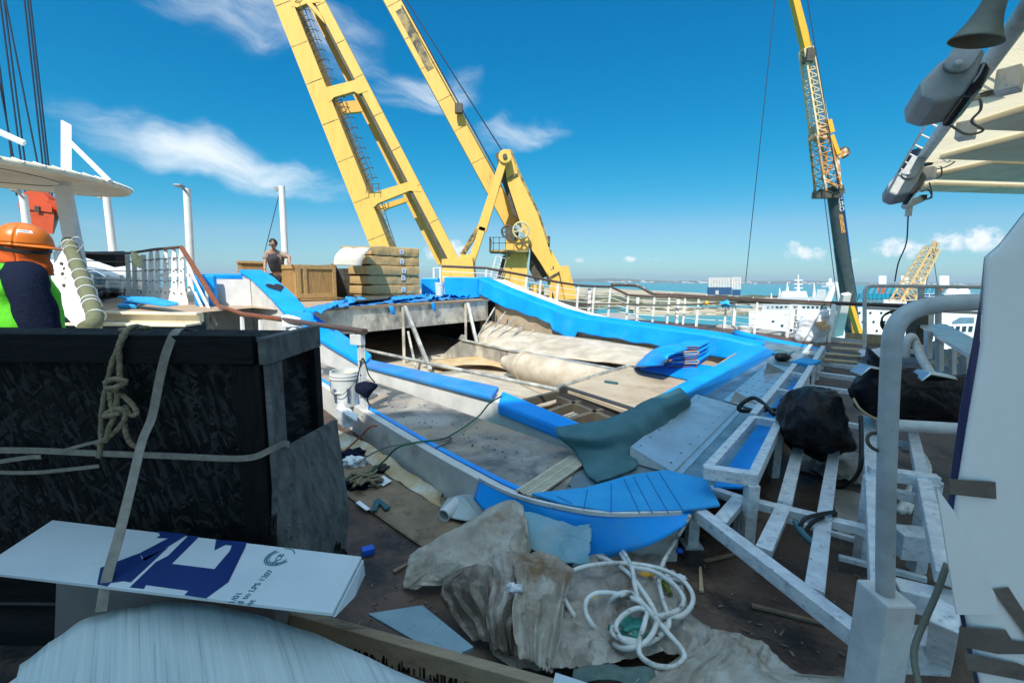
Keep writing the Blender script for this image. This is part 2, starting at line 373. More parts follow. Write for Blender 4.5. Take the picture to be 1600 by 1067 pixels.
m_gcarpet = mat('olive_carpet', (.20, .20, .11), (.13, .135, .075), 60, .95, bump=.8, bsc=120)
m_spot = mat('grey_lamp_housing', (.30, .31, .31), (.25, .26, .26), 9, .5, bump=.08)
m_horn = mat('olive_grey_horn', (.17, .17, .125), (.13, .13, .10), 7, .5, bump=.08)
m_glassd = mat('dark_lens', (.01, .012, .016), (.02, .022, .03), 4, .12, spec=.6)
m_skin = mat('skin', (.42, .25, .17), (.36, .20, .13), 14, .5)
m_hair = mat('dark_hair', (.02, .014, .01), (.035, .024, .016), 60, .6, bump=.6, bsc=90)
m_tee = mat('taupe_shirt', (.30, .245, .215), (.25, .205, .18), 9, .9, bump=.25, bsc=20)
m_apron = mat('dark_shirt_front', (.035, .035, .042), (.05, .05, .058), 9, .9, bump=.25, bsc=20)
m_trous = mat('black_trousers', (.014, .014, .016), (.022, .022, .025), 9, .9, bump=.25, bsc=20)
m_helmet = mat('orange_hard_hat', (.72, .17, .008), (.66, .145, .008), 5, .3, spec=.5, c3=(.34, .08, .01), s3=3, lo3=.64, hi3=.78)
m_snood = mat('orange_snood', (.62, .10, .008), (.54, .08, .008), 9, .85, bump=.4, bsc=12)
m_vest = mat('green_vest', (.10, .55, .012), (.08, .48, .012), 9, .8, bump=.3, bsc=24)
m_vestd = mat('dark_reflector', (.03, .06, .065), (.04, .075, .08), 9, .4)
m_sea = mat('sea_water', (.03, .22, .25), (.035, .25, .27), .02, .28, bump=.5, bsc=.12, spec=.4, rvar=.05, c3=(.02, .22, .25), s3=.004)
m_sand = mat('quay_sand', (.50, .40, .27), (.38, .31, .21), .02, .9, c3=(.16, .16, .09), s3=.015, lo3=.52, hi3=.6)
m_conc = mat('quay_concrete', (.36, .34, .30), (.28, .26, .23), .05, .85)
m_scrub = mat('dark_scrub', (.055, .07, .035), (.09, .095, .05), .1, .95)
m_hill = mat('shore_hills', (.07, .10, .09), (.14, .155, .12), .004, .95, c3=(.30, .28, .23), s3=.006, lo3=.58, hi3=.66)
m_town = mat('town_white', (.62, .60, .56), (.48, .46, .42), .02, .85)
m_ship = mat('ship_white', (.74, .75, .74), (.68, .69, .68), .4, .5, c3=(.5, .48, .44), s3=.5, lo3=.6, hi3=.8)
m_shipg = mat('ship_grey', (.46, .50, .52), (.40, .44, .46), .4, .5)
m_win = mat('ship_window', (.02, .035, .05), (.03, .05, .07), 3, .15, spec=.6)
m_dkblue = mat('deep_blue_steel', (.008, .05, .14), (.012, .065, .17), .3, .5)
m_teal = mat('teal_drum', (.01, .25, .36), (.01, .2, .3), .3, .5)
m_redor = mat('funnel_orange', (.55, .12, .045), (.48, .10, .04), .3, .5)
m_mast = mat('dark_teal_mast', (.035, .05, .055), (.05, .065, .07), 2, .35, c3=(.09, .11, .11), s3=1)
m_mastb = mat('blue_mast', (.006, .07, .30), (.008, .085, .34), 2, .35)
m_lattice = mat('lattice_orange', (.56, .24, .035), (.36, .17, .06), 4, .5, c3=(.62, .56, .46), s3=3, lo3=.5, hi3=.6)
m_tan = mat('tan_plank', (.46, .35, .21), (.36, .26, .15), 4, .75, bump=.15, stretch=(4, 1, 1))
m_tape = mat('brown_tape', (.155, .135, .115), (.12, .105, .09), 9, .35, bump=.3, bsc=30)
m_corr = mat('white_corrugated_board', (.82, .81, .79), (.77, .76, .74), 3, .6, bump=.06)
m_edgeb = mat('dark_blue_edge', (.004, .012, .075), (.006, .02, .1), 6, .45)
m_greenrope = mat('green_line', (.02, .10, .06), (.03, .14, .08), 40, .8, bump=.3)
m_redrope = mat('red_line', (.45, .09, .04), (.35, .07, .03), 40, .8)
m_tealdk = mat('dark_teal_scrap', (.02, .08, .10), (.03, .1, .12), 8, .6)
m_grate = mat('cream_grating', (.60, .53, .40), (.5, .43, .32), 12, .7)
m_bluebit = mat('bright_blue_bit', (.01, .10, .55), (.012, .12, .6), 6, .5)
m_yel = mat('yellow_bit', (.76, .40, .03), (.68, .34, .03), 6, .5)
m_greenbit = mat('green_bit', (.03, .2, .17), (.04, .26, .2), 6, .5)
m_teak = mat('dusty_brown_floor', (.42, .30, .20), (.34, .24, .16), 3, .8, bump=.1, stretch=(1, 5, 1))
m_boat = mat('boat_white', (.78, .78, .76), (.72, .72, .70), 1, .35)
m_tint = mat('tinted_glass', (.10, .19, .26), (.14, .24, .32), 1, .12, spec=.6)
# ------------------------------------------------------------------ light and sky
SUN_EL, SUN_ROT = 47.0, 194.0
w = bpy.data.worlds.new('World'); sc.world = w; w.use_nodes = True
nt = w.node_tree; L = nt.links.new; bg = nt.nodes['Background']
sky = nd(nt, 'ShaderNodeTexSky'); sky.sky_type = 'NISHITA'; sky.sun_disc = False
sky.sun_elevation = R(SUN_EL); sky.sun_rotation = R(SUN_ROT)
sky.altitude = 30; sky.air_density = 1.0; sky.dust_density = .35; sky.ozone_density = 2.2
SKY_STR = .105
tc = nd(nt, 'ShaderNodeTexCoord')
def vmath(op, a, b):
    n = nd(nt, 'ShaderNodeVectorMath', operation=op)
    for i, q in ((0, a), (1, b)):
        if hasattr(q, 'links'): L(q, n.inputs[i])
        else: n.inputs[i].default_value = q
    return n.outputs['Value'] if op == 'DOT_PRODUCT' else n.outputs[0]
def fmath(op, a, b=0.0, clamp=False):
    n = nd(nt, 'ShaderNodeMath', operation=op); n.use_clamp = clamp
    for i, q in ((0, a), (1, b)):
        if hasattr(q, 'links'): L(q, n.inputs[i])
        else: n.inputs[i].default_value = q
    return n.outputs[0]
# deepen the blue of the clear sky channel by channel
_sp = nd(nt, 'ShaderNodeSeparateColor'); L(sky.outputs[0], _sp.inputs[0]); _cm = nd(nt, 'ShaderNodeCombineColor')
for _i, (_g, _k, _cap) in enumerate(((3.7, 3.4, .42), (.90, .67, 1.1), (.64, .77, 1.4))):
    _x = fmath('MULTIPLY', _sp.outputs[_i], SKY_STR); _y = fmath('MULTIPLY', fmath('POWER', _x, _g), _k)
    L(fmath('DIVIDE', fmath('MINIMUM', _y, fmath('MULTIPLY', _x, _cap)), SKY_STR), _cm.inputs[_i])
cur = _cm.outputs[0]
nrm = vmath('NORMALIZE', tc.outputs['Generated'], (0, 0, 0))
wn = nd(nt, 'ShaderNodeTexNoise'); wn.inputs['Scale'].default_value = 7; wn.inputs['Detail'].default_value = 3; L(nrm, wn.inputs['Vector'])
wv = vmath('SUBTRACT', wn.outputs['Color'], (.5, .5, .5))
ws = nd(nt, 'ShaderNodeVectorMath', operation='SCALE'); ws.inputs['Scale'].default_value = .10; L(wv, ws.inputs[0])
nw = vmath('ADD', nrm, ws.outputs[0])
_c0 = ray(480, 130).normalized(); _e1 = (ray(520, 141).normalized() - _c0); _e1 = (_e1 - _c0 * _e1.dot(_c0)).normalized(); _e2 = _c0.cross(_e1)
_cb = nd(nt, 'ShaderNodeCombineXYZ')
L(fmath('MULTIPLY', vmath('DOT_PRODUCT', nw, tuple(_e1)), 7.0), _cb.inputs[0]); L(fmath('MULTIPLY', vmath('DOT_PRODUCT', nw, tuple(_e2)), 24.0), _cb.inputs[1]); L(fmath('MULTIPLY', vmath('DOT_PRODUCT', nw, tuple(_c0)), 7.0), _cb.inputs[2])
cir = nd(nt, 'ShaderNodeTexNoise'); cir.inputs['Scale'].default_value = 1.0; cir.inputs['Detail'].default_value = 5; cir.inputs['Roughness'].default_value = .62; L(_cb.outputs[0], cir.inputs['Vector'])
def cirrus():
    """streaky high cloud, thickest in a few fixed directions of the sky"""
    global cur
    tot = None
    for cx, cy, ang, lx, ly, dens, _, seed in CLOUDS:
        c = ray(cx, cy).normalized(); e1 = ray(cx + math.cos(R(ang)) * 40, cy + math.sin(R(ang)) * 40).normalized() - c
        e1 = (e1 - c * e1.dot(c)).normalized(); e2 = c.cross(e1); k = 1 / (FPX * ray(cx, cy).length)
        s_ = fmath('DIVIDE', vmath('DOT_PRODUCT', nw, tuple(e1)), lx * k); t_ = fmath('DIVIDE', vmath('DOT_PRODUCT', nw, tuple(e2)), ly * k)
        d2 = fmath('ADD', fmath('MULTIPLY', s_, s_), fmath('MULTIPLY', t_, t_))
        m = fmath('MULTIPLY', fmath('SUBTRACT', 1.0, d2, True), dens)
        tot = m if tot is None else fmath('MAXIMUM', tot, m)
    tot = fmath('MULTIPLY', tot, fmath('GREATER_THAN', vmath('DOT_PRODUCT', nrm, (0, 1, 0)), 0.1))
    for ax_, a_, b_, k_ in (((0, -1, 0), .05, .4, .50),):  # unseen cloud added behind the camera to brighten the shade
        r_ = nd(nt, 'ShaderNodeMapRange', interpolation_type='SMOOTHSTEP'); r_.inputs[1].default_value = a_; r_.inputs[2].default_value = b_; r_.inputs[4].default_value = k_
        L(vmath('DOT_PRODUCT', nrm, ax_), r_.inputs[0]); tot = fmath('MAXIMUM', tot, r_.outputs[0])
    mr = nd(nt, 'ShaderNodeMapRange', interpolation_type='SMOOTHSTEP'); mr.inputs[1].default_value = .40; mr.inputs[2].default_value = .96
    L(fmath('ADD', fmath('MULTIPLY', cir.outputs['Fac'], .62), fmath('MULTIPLY', tot, .46)), mr.inputs[0])
    f = fmath('MULTIPLY', mr.outputs[0], fmath('POWER', tot, .55), True)
    mx = nd(nt, 'ShaderNodeMix', data_type='RGBA'); L(f, mx.inputs[0]); L(cur, mx.inputs[6]); kk = 1 / SKY_STR
    mx.inputs[7].default_value = (.82 * kk, .87 * kk, .90 * kk, 1); cur = mx.outputs[2]
CLOUDS = [(345, 248, 15, 240, 52, .98, 'cirrus', 1), (470, 285, 2, 120, 26, .5, 'cirrus', 2), (420, 20, 14, 230, 55, .75, 'cirrus', 3),
          (530, 70, 45, 140, 70, .5, 'cirrus', 4), (665, 140, -4, 115, 48, .8, 'cirrus', 5), (810, 208, -10, 110, 34, .72, 'cirrus', 6), (150, 342, 3, 40, 14, .4, 'cirrus', 13)]
CUM = [(1256, 396, 46, 20, .95), (1238, 382, 18, 12, .8), (1520, 374, 80, 32, .95), (1405, 388, 60, 26, .85), (700, 392, 60, 34, .95), (908, 408, 18, 9, .8), (985, 405, 20, 10, .8), (1032, 404, 34, 9, .75), (1130, 410, 50, 8, .6), (1330, 408, 60, 9, .6), (640, 410, 30, 16, .7)]
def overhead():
    """bright pale-blue glow added overhead, out of view, to lift the shaded areas"""
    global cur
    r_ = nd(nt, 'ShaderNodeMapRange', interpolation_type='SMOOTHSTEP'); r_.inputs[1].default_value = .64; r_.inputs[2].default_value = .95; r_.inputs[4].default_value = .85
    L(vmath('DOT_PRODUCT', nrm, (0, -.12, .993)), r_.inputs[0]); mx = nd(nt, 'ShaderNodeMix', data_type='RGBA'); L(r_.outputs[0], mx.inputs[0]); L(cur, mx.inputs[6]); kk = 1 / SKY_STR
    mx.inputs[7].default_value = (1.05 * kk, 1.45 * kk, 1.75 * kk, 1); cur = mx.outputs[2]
def cumulus():
    global cur
    sc_n = nd(nt, 'ShaderNodeVectorMath', operation='SCALE'); sc_n.inputs['Scale'].default_value = 46; L(nrm, sc_n.inputs[0])
    n = nd(nt, 'ShaderNodeTexNoise'); n.inputs['Scale'].default_value = 1; n.inputs['Detail'].default_value = 5; n.inputs['Roughness'].default_value = .6; L(sc_n.outputs[0], n.inputs['Vector'])
    tot = None
    for cx, cy, lx, ly, dn in CUM:
        c = ray(cx, cy).normalized(); k = 1 / (FPX * ray(cx, cy).length)
        dv = vmath('SUBTRACT', nrm, tuple(c)); dv = vmath('MULTIPLY', dv, (1 / (lx * k), 1 / (lx * k), 1 / (ly * k)))
        m = fmath('MULTIPLY', fmath('SUBTRACT', 1.0, vmath('DOT_PRODUCT', dv, dv), True), dn)
        tot = m if tot is None else fmath('MAXIMUM', tot, m)
    mr = nd(nt, 'ShaderNodeMapRange', interpolation_type='SMOOTHSTEP'); mr.inputs[1].default_value = .52; mr.inputs[2].default_value = .74
    L(fmath('ADD', fmath('MULTIPLY', n.outputs['Fac'], .62), fmath('MULTIPLY', tot, .42)), mr.inputs[0])
    f = fmath('MULTIPLY', mr.outputs[0], fmath('POWER', tot, .4), True)
    mx = nd(nt, 'ShaderNodeMix', data_type='RGBA'); L(f, mx.inputs[0]); L(cur, mx.inputs[6]); kk = 1 / SKY_STR
    mx.inputs[7].default_value = (.80 * kk, .84 * kk, .88 * kk, 1); cur = mx.outputs[2]
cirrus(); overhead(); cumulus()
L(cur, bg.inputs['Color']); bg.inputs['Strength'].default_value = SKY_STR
w.cycles.sampling_method = 'MANUAL'; w.cycles.sample_map_resolution = 256
sd = bpy.data.lights.new('sun', 'SUN'); sd.energy = 4.7; sd.angle = R(.5); sd.color = (1, .95, .86)
so = bpy.data.objects.new('sun', sd); col.objects.link(so)
sdir = V((math.sin(R(SUN_ROT)) * math.cos(R(SUN_EL)), math.cos(R(SUN_ROT)) * math.cos(R(SUN_EL)), math.sin(R(SUN_EL))))
so.rotation_euler = sdir.to_track_quat('Z', 'Y').to_euler(); so.location = (0, -20, 30)
vs = sc.view_settings; vs.view_transform = 'Standard'; vs.look = 'None'; vs.exposure = 0.36; vs.gamma = 1

# ------------------------------------------------------------------ sea, shore
def struct(o, label=None): o['kind'] = 'structure'; return o
SEA = -28.0
struct(G().add([(-9400, -220, SEA), (9400, -220, SEA), (9400, 7300, SEA), (-9400, 7300, SEA)], [(0, 1, 2, 3)]).build('sea', m_sea))
HZD = 0.00011
hz = G().box((0, 3550, (SEA - 1 + 75) / 2), (19200, 7700, 75 - SEA + 1)).build('haze', None)
hm = bpy.data.materials.new('haze_air'); hm.use_nodes = True; hn = hm.node_tree; hn.nodes.remove(hn.nodes['Principled BSDF'])
hv = hn.nodes.new('ShaderNodeVolumePrincipled'); hv.inputs['Color'].default_value = (.72, .84, .95, 1); hv.inputs['Density'].default_value = HZD; hv.inputs['Anisotropy'].default_value = .2
hn.links.new(hv.outputs[0], hn.nodes['Material Output'].inputs['Volume']); hz.data.materials.append(hm); hz['kind'] = 'stuff'
def ridge(x0, x1, y0, hts, n, seed, depth):
    def fn(a, b):
        x = x0 + (x1 - x0) * a
        h = hts * (.45 + .55 * MN.noise(V((x * .0011, seed, 0))) + .25 * MN.noise(V((x * .004, seed, 3))) + .12 * MN.noise(V((x * .016, seed, 5))))
        prof = (0, .75, 1, .8, .2)[min(int(b * 4 + .5), 4)]
        return V((x, y0 + depth * b, SEA - .5 + max(h, 6) * prof))
    return G().grid(fn, n, 4)
struct(ridge(-9000, 9000, 5200, 62, 260, 2.2, 1800).build('hills', m_hill, smooth=True))
g = G(); rnd = random.Random(3)
for i in range(300):
    x = rnd.uniform(-1500, 7500); y = rnd.uniform(5100, 5350)
    if MN.noise(V((x * .003, 4, 1))) < -.1: continue
    wd = rnd.uniform(10, 70); h = rnd.uniform(5, 17)
    g.box((x, y, SEA + h / 2 + rnd.choice((0, 2, 12)) ), (wd, 20, h))
tag(g.build('shore_town', m_town), kind='stuff')
# quay land and breakwaters
def land(name, pts, z, m, h):
    return struct(G().prism([Zp(px, py, z) for px, py in pts], (0, 0, -h)).build(name, m))
land('quay', [(640, 452), (900, 449), (960, 451), (1060, 456), (1165, 462), (1225, 466), (1238, 472), (1120, 474), (1030, 472), (960, 476), (860, 482), (700, 500)], SEA + 2.5, m_sand, 6)
land('breakwater', [(980, 478), (1080, 479), (1180, 482), (1240, 480), (1240, 486), (1130, 489), (1040, 488), (990, 486)], SEA + 2.2, m_sand, 6)
land('quay_apron', [(1165, 470), (1240, 468), (1330, 476), (1330, 490), (1180, 484)], SEA + 2.0, m_conc, 6)
land('dock_edge', [(890, 492), (975, 488), (1010, 500), (1000, 512), (930, 516), (890, 510)], SEA + 3, m_conc, 8)
g = G(); rnd = random.Random(9)
for i in range(150):
    px = rnd.uniform(905, 1230); py = rnd.choice((rnd.uniform(461, 474), rnd.uniform(463, 470), rnd.uniform(481, 486)))
    c = Zp(px, py, SEA + 2.6); s_ = rnd.uniform(2, 9) * (.4 if py > 476 else 1)
    g.ball(c, (s_ * 2.2, s_, s_ * .28), 8, 5, amp=.5, seed=i)
tag(g.build('scrub', m_scrub), kind='stuff')
# ship deck levels
def fill(name, outer, inner, z, m, th=None):
    bm = bmesh.new()
    for lp in (outer, inner):
        if not lp: continue
        vs_ = [bm.verts.new((p[0], p[1], z)) for p in lp]
        for i in range(len(vs_)): bm.edges.new((vs_[i], vs_[(i + 1) % len(vs_)]))
    bmesh.ops.triangle_fill(bm, use_beauty=True, edges=bm.edges[:])
    for f in bm.faces:
        if f.normal.z < 0: f.normal_flip()
    me = bpy.data.meshes.new(name); bm.to_mesh(me); bm.free(); me.materials.append(m)
    o = bpy.data.objects.new(name, me); col.objects.link(o); WL[o.name] = V((0, 0, 0)); return o
# pool plan: NL/NR near-left and near-right, FR/FL far
NU = (.695, .72); DL, DR = 2.668, 9.0
UL = V((-.72, .695, 0)); VR = V((.634, .773, 0))
def onL(px, py): return Pp(px, py, NU, DL)
hole = [(.50, 3.22), (4.3, 8.15), (-.55, 12.55), (-4.25, 7.95)]
deck_o = [(-18, -6), (18, -6), (18, 3.5), (10.6, 10.6), (8.9, 13.0), (8.0, 15.3), (5.0, 17.9), (1.5, 16.6), (-1.0, 15.2), (-6, 21), (-18, 18)]
struct(fill("deck", deck_o, [(.50, 3.22), (4.3, 8.15), (-.55, 12.55), (-3.5, 15.9), (-8, 11.5), (-4.25, 7.95)], 0, m_deck))
ZF = .28
curb = smoothline([Zp(430, 555, ZF), Zp(520, 612, ZF), Zp(640, 686, ZF), Zp(730, 737, ZF), Zp(800, 773, ZF), Zp(870, 793, ZF), Zp(950, 805, ZF), Zp(1060, 803, ZF)], 6)
ci = [V(p) for p in curb]
left_end = V((-4.9, 7.75, 0))
raised = [(p.x, p.y) for p in ci] + [(1.30, 2.55), (2.05, 3.25), (4.2, 6.0), (6.1, 8.5), (5.6, 9.9), (4.62, 8.9), (4.3, 8.15), (.50, 3.22), (-2.9, 6.55), (-4.6, 8.2), (-5.2, 7.6), (-4.1, 6.6)]
raised = raised[::-1]
# the raised grey floor is split: dusty floor on the left, bare metal on the right
spl = [(p.x, p.y) for p in ci if p.x < .30]
lf = spl + [(.56, 3.20), (.50, 3.22), (-2.9, 6.55), (-4.6, 8.2), (-4.9, 7.0)]
struct(fill('raised_floor', lf, None, ZF, m_greydeck))
rf = [(p.x, p.y) for p in ci if p.x >= .27] + [(1.30, 2.55), (2.05, 3.25), (4.2, 6.0), (6.1, 8.5), (5.6, 9.9), (4.62, 8.9), (4.3, 8.15), (.50, 3.22), (.56, 3.20)]
struct(fill('metal_floor', rf, None, ZF - .004, m_metaldeck))
up = [(-20, 7.06), (-5.12, 7.06), (-4.95, 8.3), (-4.28, 7.84), (-.60, 12.42), (-.9, 15.0), (-7, 20.5), (-20, 16.5)]
struct(fill('upper_deck', up, None, 1.0, m_teak))
# unseen slab added overhead, its edge shaped to keep the foreground in shade
oh = [(-16, -6.5), (-5.0, -6.35), (-4.2, -5.1), (-3.3, -4.85), (-.8, -4.95), (.8, -3.25), (2.3, -1.7), (3.0, -2.6), (3.0, -9), (-16, -9)]
struct(G().prism([(x, y, 10.0) for x, y in oh], (0, 0, .3)).build('shade_slab', m_canvas))

# ------------------------------------------------------------------ pool
pool = thing('wave_pool', 'large stripped surf pool with bright blue padded rim and beige tank', 'pool', (0.5, 6.5, -.4))
TF = -.38
tank_fl = [(.50, 3.22), (4.3, 8.15), (-.55, 12.55), (-3.5, 16), (-8, 11.5), (-4.25, 7.95)]
G().add([(x, y, TF) for x, y in tank_fl], [tuple(range(6))]).build('tank_floor', m_liner, pool)
g = G()
for a, b in ((hole[0], hole[1]),):
    g.hexa([(a[0], a[1], TF), (b[0], b[1], TF), (b[0] + .05, b[1] + .05, TF), (a[0] + .05, a[1] - .05, TF)], [(a[0], a[1], .29), (b[0], b[1], .29), (b[0] + .05, b[1] + .05, .29), (a[0] + .05, a[1] - .05, .29)])
g.build('tank_wall', m_plate, pool)
# near-left low rim: white riser with blue pad
def strip(pts_lo, pts_hi, th, side): pass
A0, A1, A2 = Zp(570, 576, .42), Zp(768, 627, .42), Zp(890, 676, .40)
B0, B1, B2 = Zp(579, 561, .50), Zp(780, 603, .50), Zp(912, 661, .45)
n_in = V((.72, .695, 0))
def rim(g, pa, pb, zb):
    """box wall under a pad: pa outer line, pb inner line"""
    for i in range(len(pa) - 1):
        o0, o1, i0, i1 = [V((p.x, p.y, 0)) for p in (pa[i], pa[i + 1], pb[i], pb[i + 1])]
        o0 = o0.lerp(i0, .15); o1 = o1.lerp(i1, .15); i0 = i0.lerp(o0, .15); i1 = i1.lerp(o1, .15)
        t0 = pa[i].z - .005; t1 = pa[i + 1].z - .005
        q = lambda p, z: V((p.x, p.y, z))
        g.hexa([q(o0, zb), q(o1, zb), q(i1, zb), q(i0, zb)], [q(o0, t0), q(o1, t1), q(i1, t1), q(i0, t0)])
# left side wall, climbing to the upper level
S = [onL(502, 535), onL(470, 512), onL(444, 491), onL(420, 464), onL(390, 435), onL(373, 425)]
S = [V((s.x, s.y, s.z)) for s in S]
S0 = V((A0.x - .02, A0.y + .02, .43))
g = G(); rim(g, [A1, A0], [B1, B0], 0.1); rim(g, [A2, A1], [B2, B1], 0.1)
oth = V((.66, .69, 0)) * .34
prof = [A0] + S
for i in range(len(prof) - 1):
    a, b = prof[i], prof[i + 1]; wv_ = V((.72, .695, 0)) * .24; e = V((.72, .695, 0)) * .05
    q = lambda p, z: V((p.x, p.y, z)) + e
    g.hexa([q(a, 0), q(b, 0), q(b, 0) + wv_, q(a, 0) + wv_], [q(a, a.z - .02), q(b, b.z - .02), q(b, b.z - .02) + wv_, q(a, a.z - .02) + wv_])
g.build('side_wall', mat('pool_wall_white', (.66, .65, .62), (.52, .51, .48), 3, .55, bump=.15, bsc=14, c3=(.34, .30, .25), s3=1.6, lo3=.55, hi3=.75), pool)
def padrun(g, outs, ins, th):
    for i in range(len(outs) - 1):
        a, b, c, d = outs[i], outs[i + 1], ins[i + 1], ins[i]
        dn = V((0, 0, -th))
        g.hexa([a + dn, b + dn, c + dn, d + dn], [a, b, c, d])
up6 = V((0, 0, .055))
g = G(); padrun(g, [A0 + up6, A1 + up6], [B0, B1], .06)
g.build('rim_pad', m_bluedk, pool, bevel=.02)
g = G(); padrun(g, [A1 + V((.06, -.06, .0)), A2 + V((0, 0, .02))], [B1 + V((.03, -.03, -.03)), B2], .12)
g.build('rim_pad', m_blue, pool, bevel=.03)
# climbing cap
capw = [V((.72, .695, 0)) * w_ for w_ in (.40, .40, .40, .42, .42, .42)]
g = G(); outs = [A0 + V((-.02, .03, .05))] + [s + V((0, 0, .05)) for s in S]; ins = [B0 + V((0, .05, .06))] + [s + w_ + V((0, 0, .06)) for s, w_ in zip(S, capw)]
padrun(g, outs, ins, .07)
g.build('rim_pad', m_blue, pool, bevel=.02)
# heart-shaped hole in the cap
hc = V((0, 0, 0)); p0, p1 = S[3], S[4]; n_ = (p1 - p0).normalized(); sd_ = V((.72, .695, 0)); 
k = .42; ctr = p0.lerp(p1, .32) + sd_ * .24 + V((0, 0, .064)); g = G(); pts = []
for i in range(28):
    t = 2 * math.pi * i / 28
    x = .0085 * 16 * math.sin(t) ** 3; y = .0085 * (13 * math.cos(t) - 5 * math.cos(2 * t) - 2 * math.cos(3 * t) - math.cos(4 * t))
    pts.append(ctr + sd_ * x * 1.1 + n_ * (y * 2.0))
g.prism(pts, (0, 0, .004)); g.build('heart_cutout', m_rubber, pool)
# left end: short cross wall with blue cap at the upper end
e0 = S[5]; e1 = Yp(306, 410, 8.6); g = G()
padrun(g, [V((e0.x + .25, e0.y + .15, 1.62)), V((-6.25, 8.75, 1.62))], [V((e0.x + .3, e0.y + .5, 1.64)), V((-6.25, 9.1, 1.64))], .1)
g.box((-6.1, 8.7, 1.3), (.42, .1, .6))
g.build('rim_pad', m_blue, pool, bevel=.02)
G().box((-5.75, 8.95, .78), (.85, .12, 1.5)).build('end_wall', mat('end_wall_white', (.62, .62, .6), (.5, .5, .49), 4, .6), pool)
# stainless front of the upper level
WA, WB = V((-4.05, 8.13, 0)), V((-.69, 12.3, 0)); wd_ = (WB - WA).normalized(); wn_ = V((wd_.y, -wd_.x, 0))
g = G(); q = lambda p, z, o=0: V((p.x, p.y, z)) + wn_ * o
g.hexa([q(WA, .5), q(WB, .5), q(WB, .5, -.05), q(WA, .5, -.05)], [q(WA, .93), q(WB, .97), q(WB, .97, -.05), q(WA, .93, -.05)])
g.hexa([q(WA, .44, .03), q(WB, .44, .03), q(WB, .44, -.3), q(WA, .44, -.3)], [q(WA, .497, .03), q(WB, .497, .03), q(WB, .497, -.3), q(WA, .497, -.3)])
g.build('stainless_front', m_steel, pool)
G().hexa([q(WA, .934, .05), q(WB, .974, .05), q(WB, .974, -.2), q(WA, .934, -.2)], [q(WA, .985, .05), q(WB, 1.015, .05), q(WB, 1.015, -.2), q(WA, .985, -.2)]).build('front_lip', m_timber, pool)
def onW(px, z, o=0):
    r = ray(px, 480); t = (WA.x * wn_.x + WA.y * wn_.y) / (r.x * wn_.x + r.y * wn_.y)
    return V((r.x * t, r.y * t, z)) + wn_ * o
for px_, tip, sx in ((628, (672, 578), 0), (726, (746, 541), 0)):
    t0 = onW(px_, .94, .04)
    G().bar(t0, V((t0.x, t0.y, TF)), .06, .06).build('brace', m_steel, pool)
    G().bar(t0 + V((.05, -.03, 0)), Zp(tip[0], tip[1], -.25 if px_ < 700 else -.05), .07, .07).build('brace', m_steel, pool)
t0 = onW(634, .35, .06); G().bar(t0, Zp(649, 573, -.25), .045, .045).build('brace', m_steel, pool)
# sheet closing the cavity, black to stand for the shade inside
G().add([(-4.25, 7.95, TF), (-8, 11.5, TF), (-3.5, 16, TF), (-.5, 12.5, TF), (-4.25, 7.95, .96), (-8, 11.5, .96), (-3.5, 16, .96), (-.5, 12.5, .96)], [(0, 1, 5, 4), (1, 2, 6, 5), (2, 3, 7, 6)]).build('cavity_back', m_black, pool)
# sloped liner on the right
g = G().patch([[Pp(742, 545, NU, 7.0), Pp(850, 556, NU, 7.0), Pp(940, 566, NU, 7.0), Pp(1040, 578, NU, 7.0)],
               [Pp(750, 520, NU, 7.6), Pp(850, 541, NU, 7.6), Pp(940, 548, NU, 7.6), Pp(1040, 566, NU, 7.6)],
               [Pp(757, 500, NU, 8.6), Pp(850, 520, NU, 8.6), Pp(940, 532, NU, 8.6), Pp(1040, 548, NU, 8.6)]], 24, 12, .015, 2)
g.build('sloped_liner', m_liner, pool, smooth=True, solid=.02)
for (ax_, ay), (bx_, by) in (((773, 481), (744, 530)), ((790, 487), (756, 533)), ((804, 496), (771, 537)), ((819, 507), (787, 540)), ((834, 516), (801, 544))):
    G().tube([Pp(ax_, ay, NU, 8.5), Pp(bx_, by, NU, 7.3)], .022, 8).build('rod', m_steel, pool, smooth=2)
# divider channel
dv = [(652, 563, 4.6), (690, 557, 4.75), (704, 543, 4.9), (722, 531, 5.1), (790, 546, 5.4), (860, 558, 5.75), (930, 571, 6.1), (1000, 584, 6.4)]
D = [Pp(px, py, NU, 6.55) for px, py, _ in dv]
g = G(); e = V((.03, .03, 0))
for i in range(len(D) - 1):
    a, b = D[i], D[i + 1]; q2 = lambda p, z: V((p.x, p.y, z))
    g.hexa([q2(a, TF), q2(b, TF), q2(b, TF) + e, q2(a, TF) + e], [a, b, b + e, a + e])
g.build('divider_sheet', m_steel, pool)
g = G()
for i in range(3, len(D) - 1): g.bar(D[i] + V((0, 0, .005)), D[i + 1] + V((0, 0, .005)), .09, .02)
lf_ = D[3] + V((.02, -.02, 0)); g.prism([lf_ + V((-.12, .11, 0)), lf_ + V((-.05, .05, .12)), lf_ + V((.03, -.03, .12)), lf_ + V((.1, -.09, 0))], (.02, .02, 0))
g.build('divider_flange', m_steel, pool)
G().patch([[Zp(655, 566, -.25), Zp(700, 560, -.22), Zp(760, 556, -.16), Zp(800, 566, -.2)], [Zp(690, 575, -.28), Zp(730, 570, -.26), Zp(770, 572, -.25), Zp(800, 578, -.3)]], 14, 6, .02, 2).build('curved_sheet', m_rust, pool, smooth=True, solid=.015)
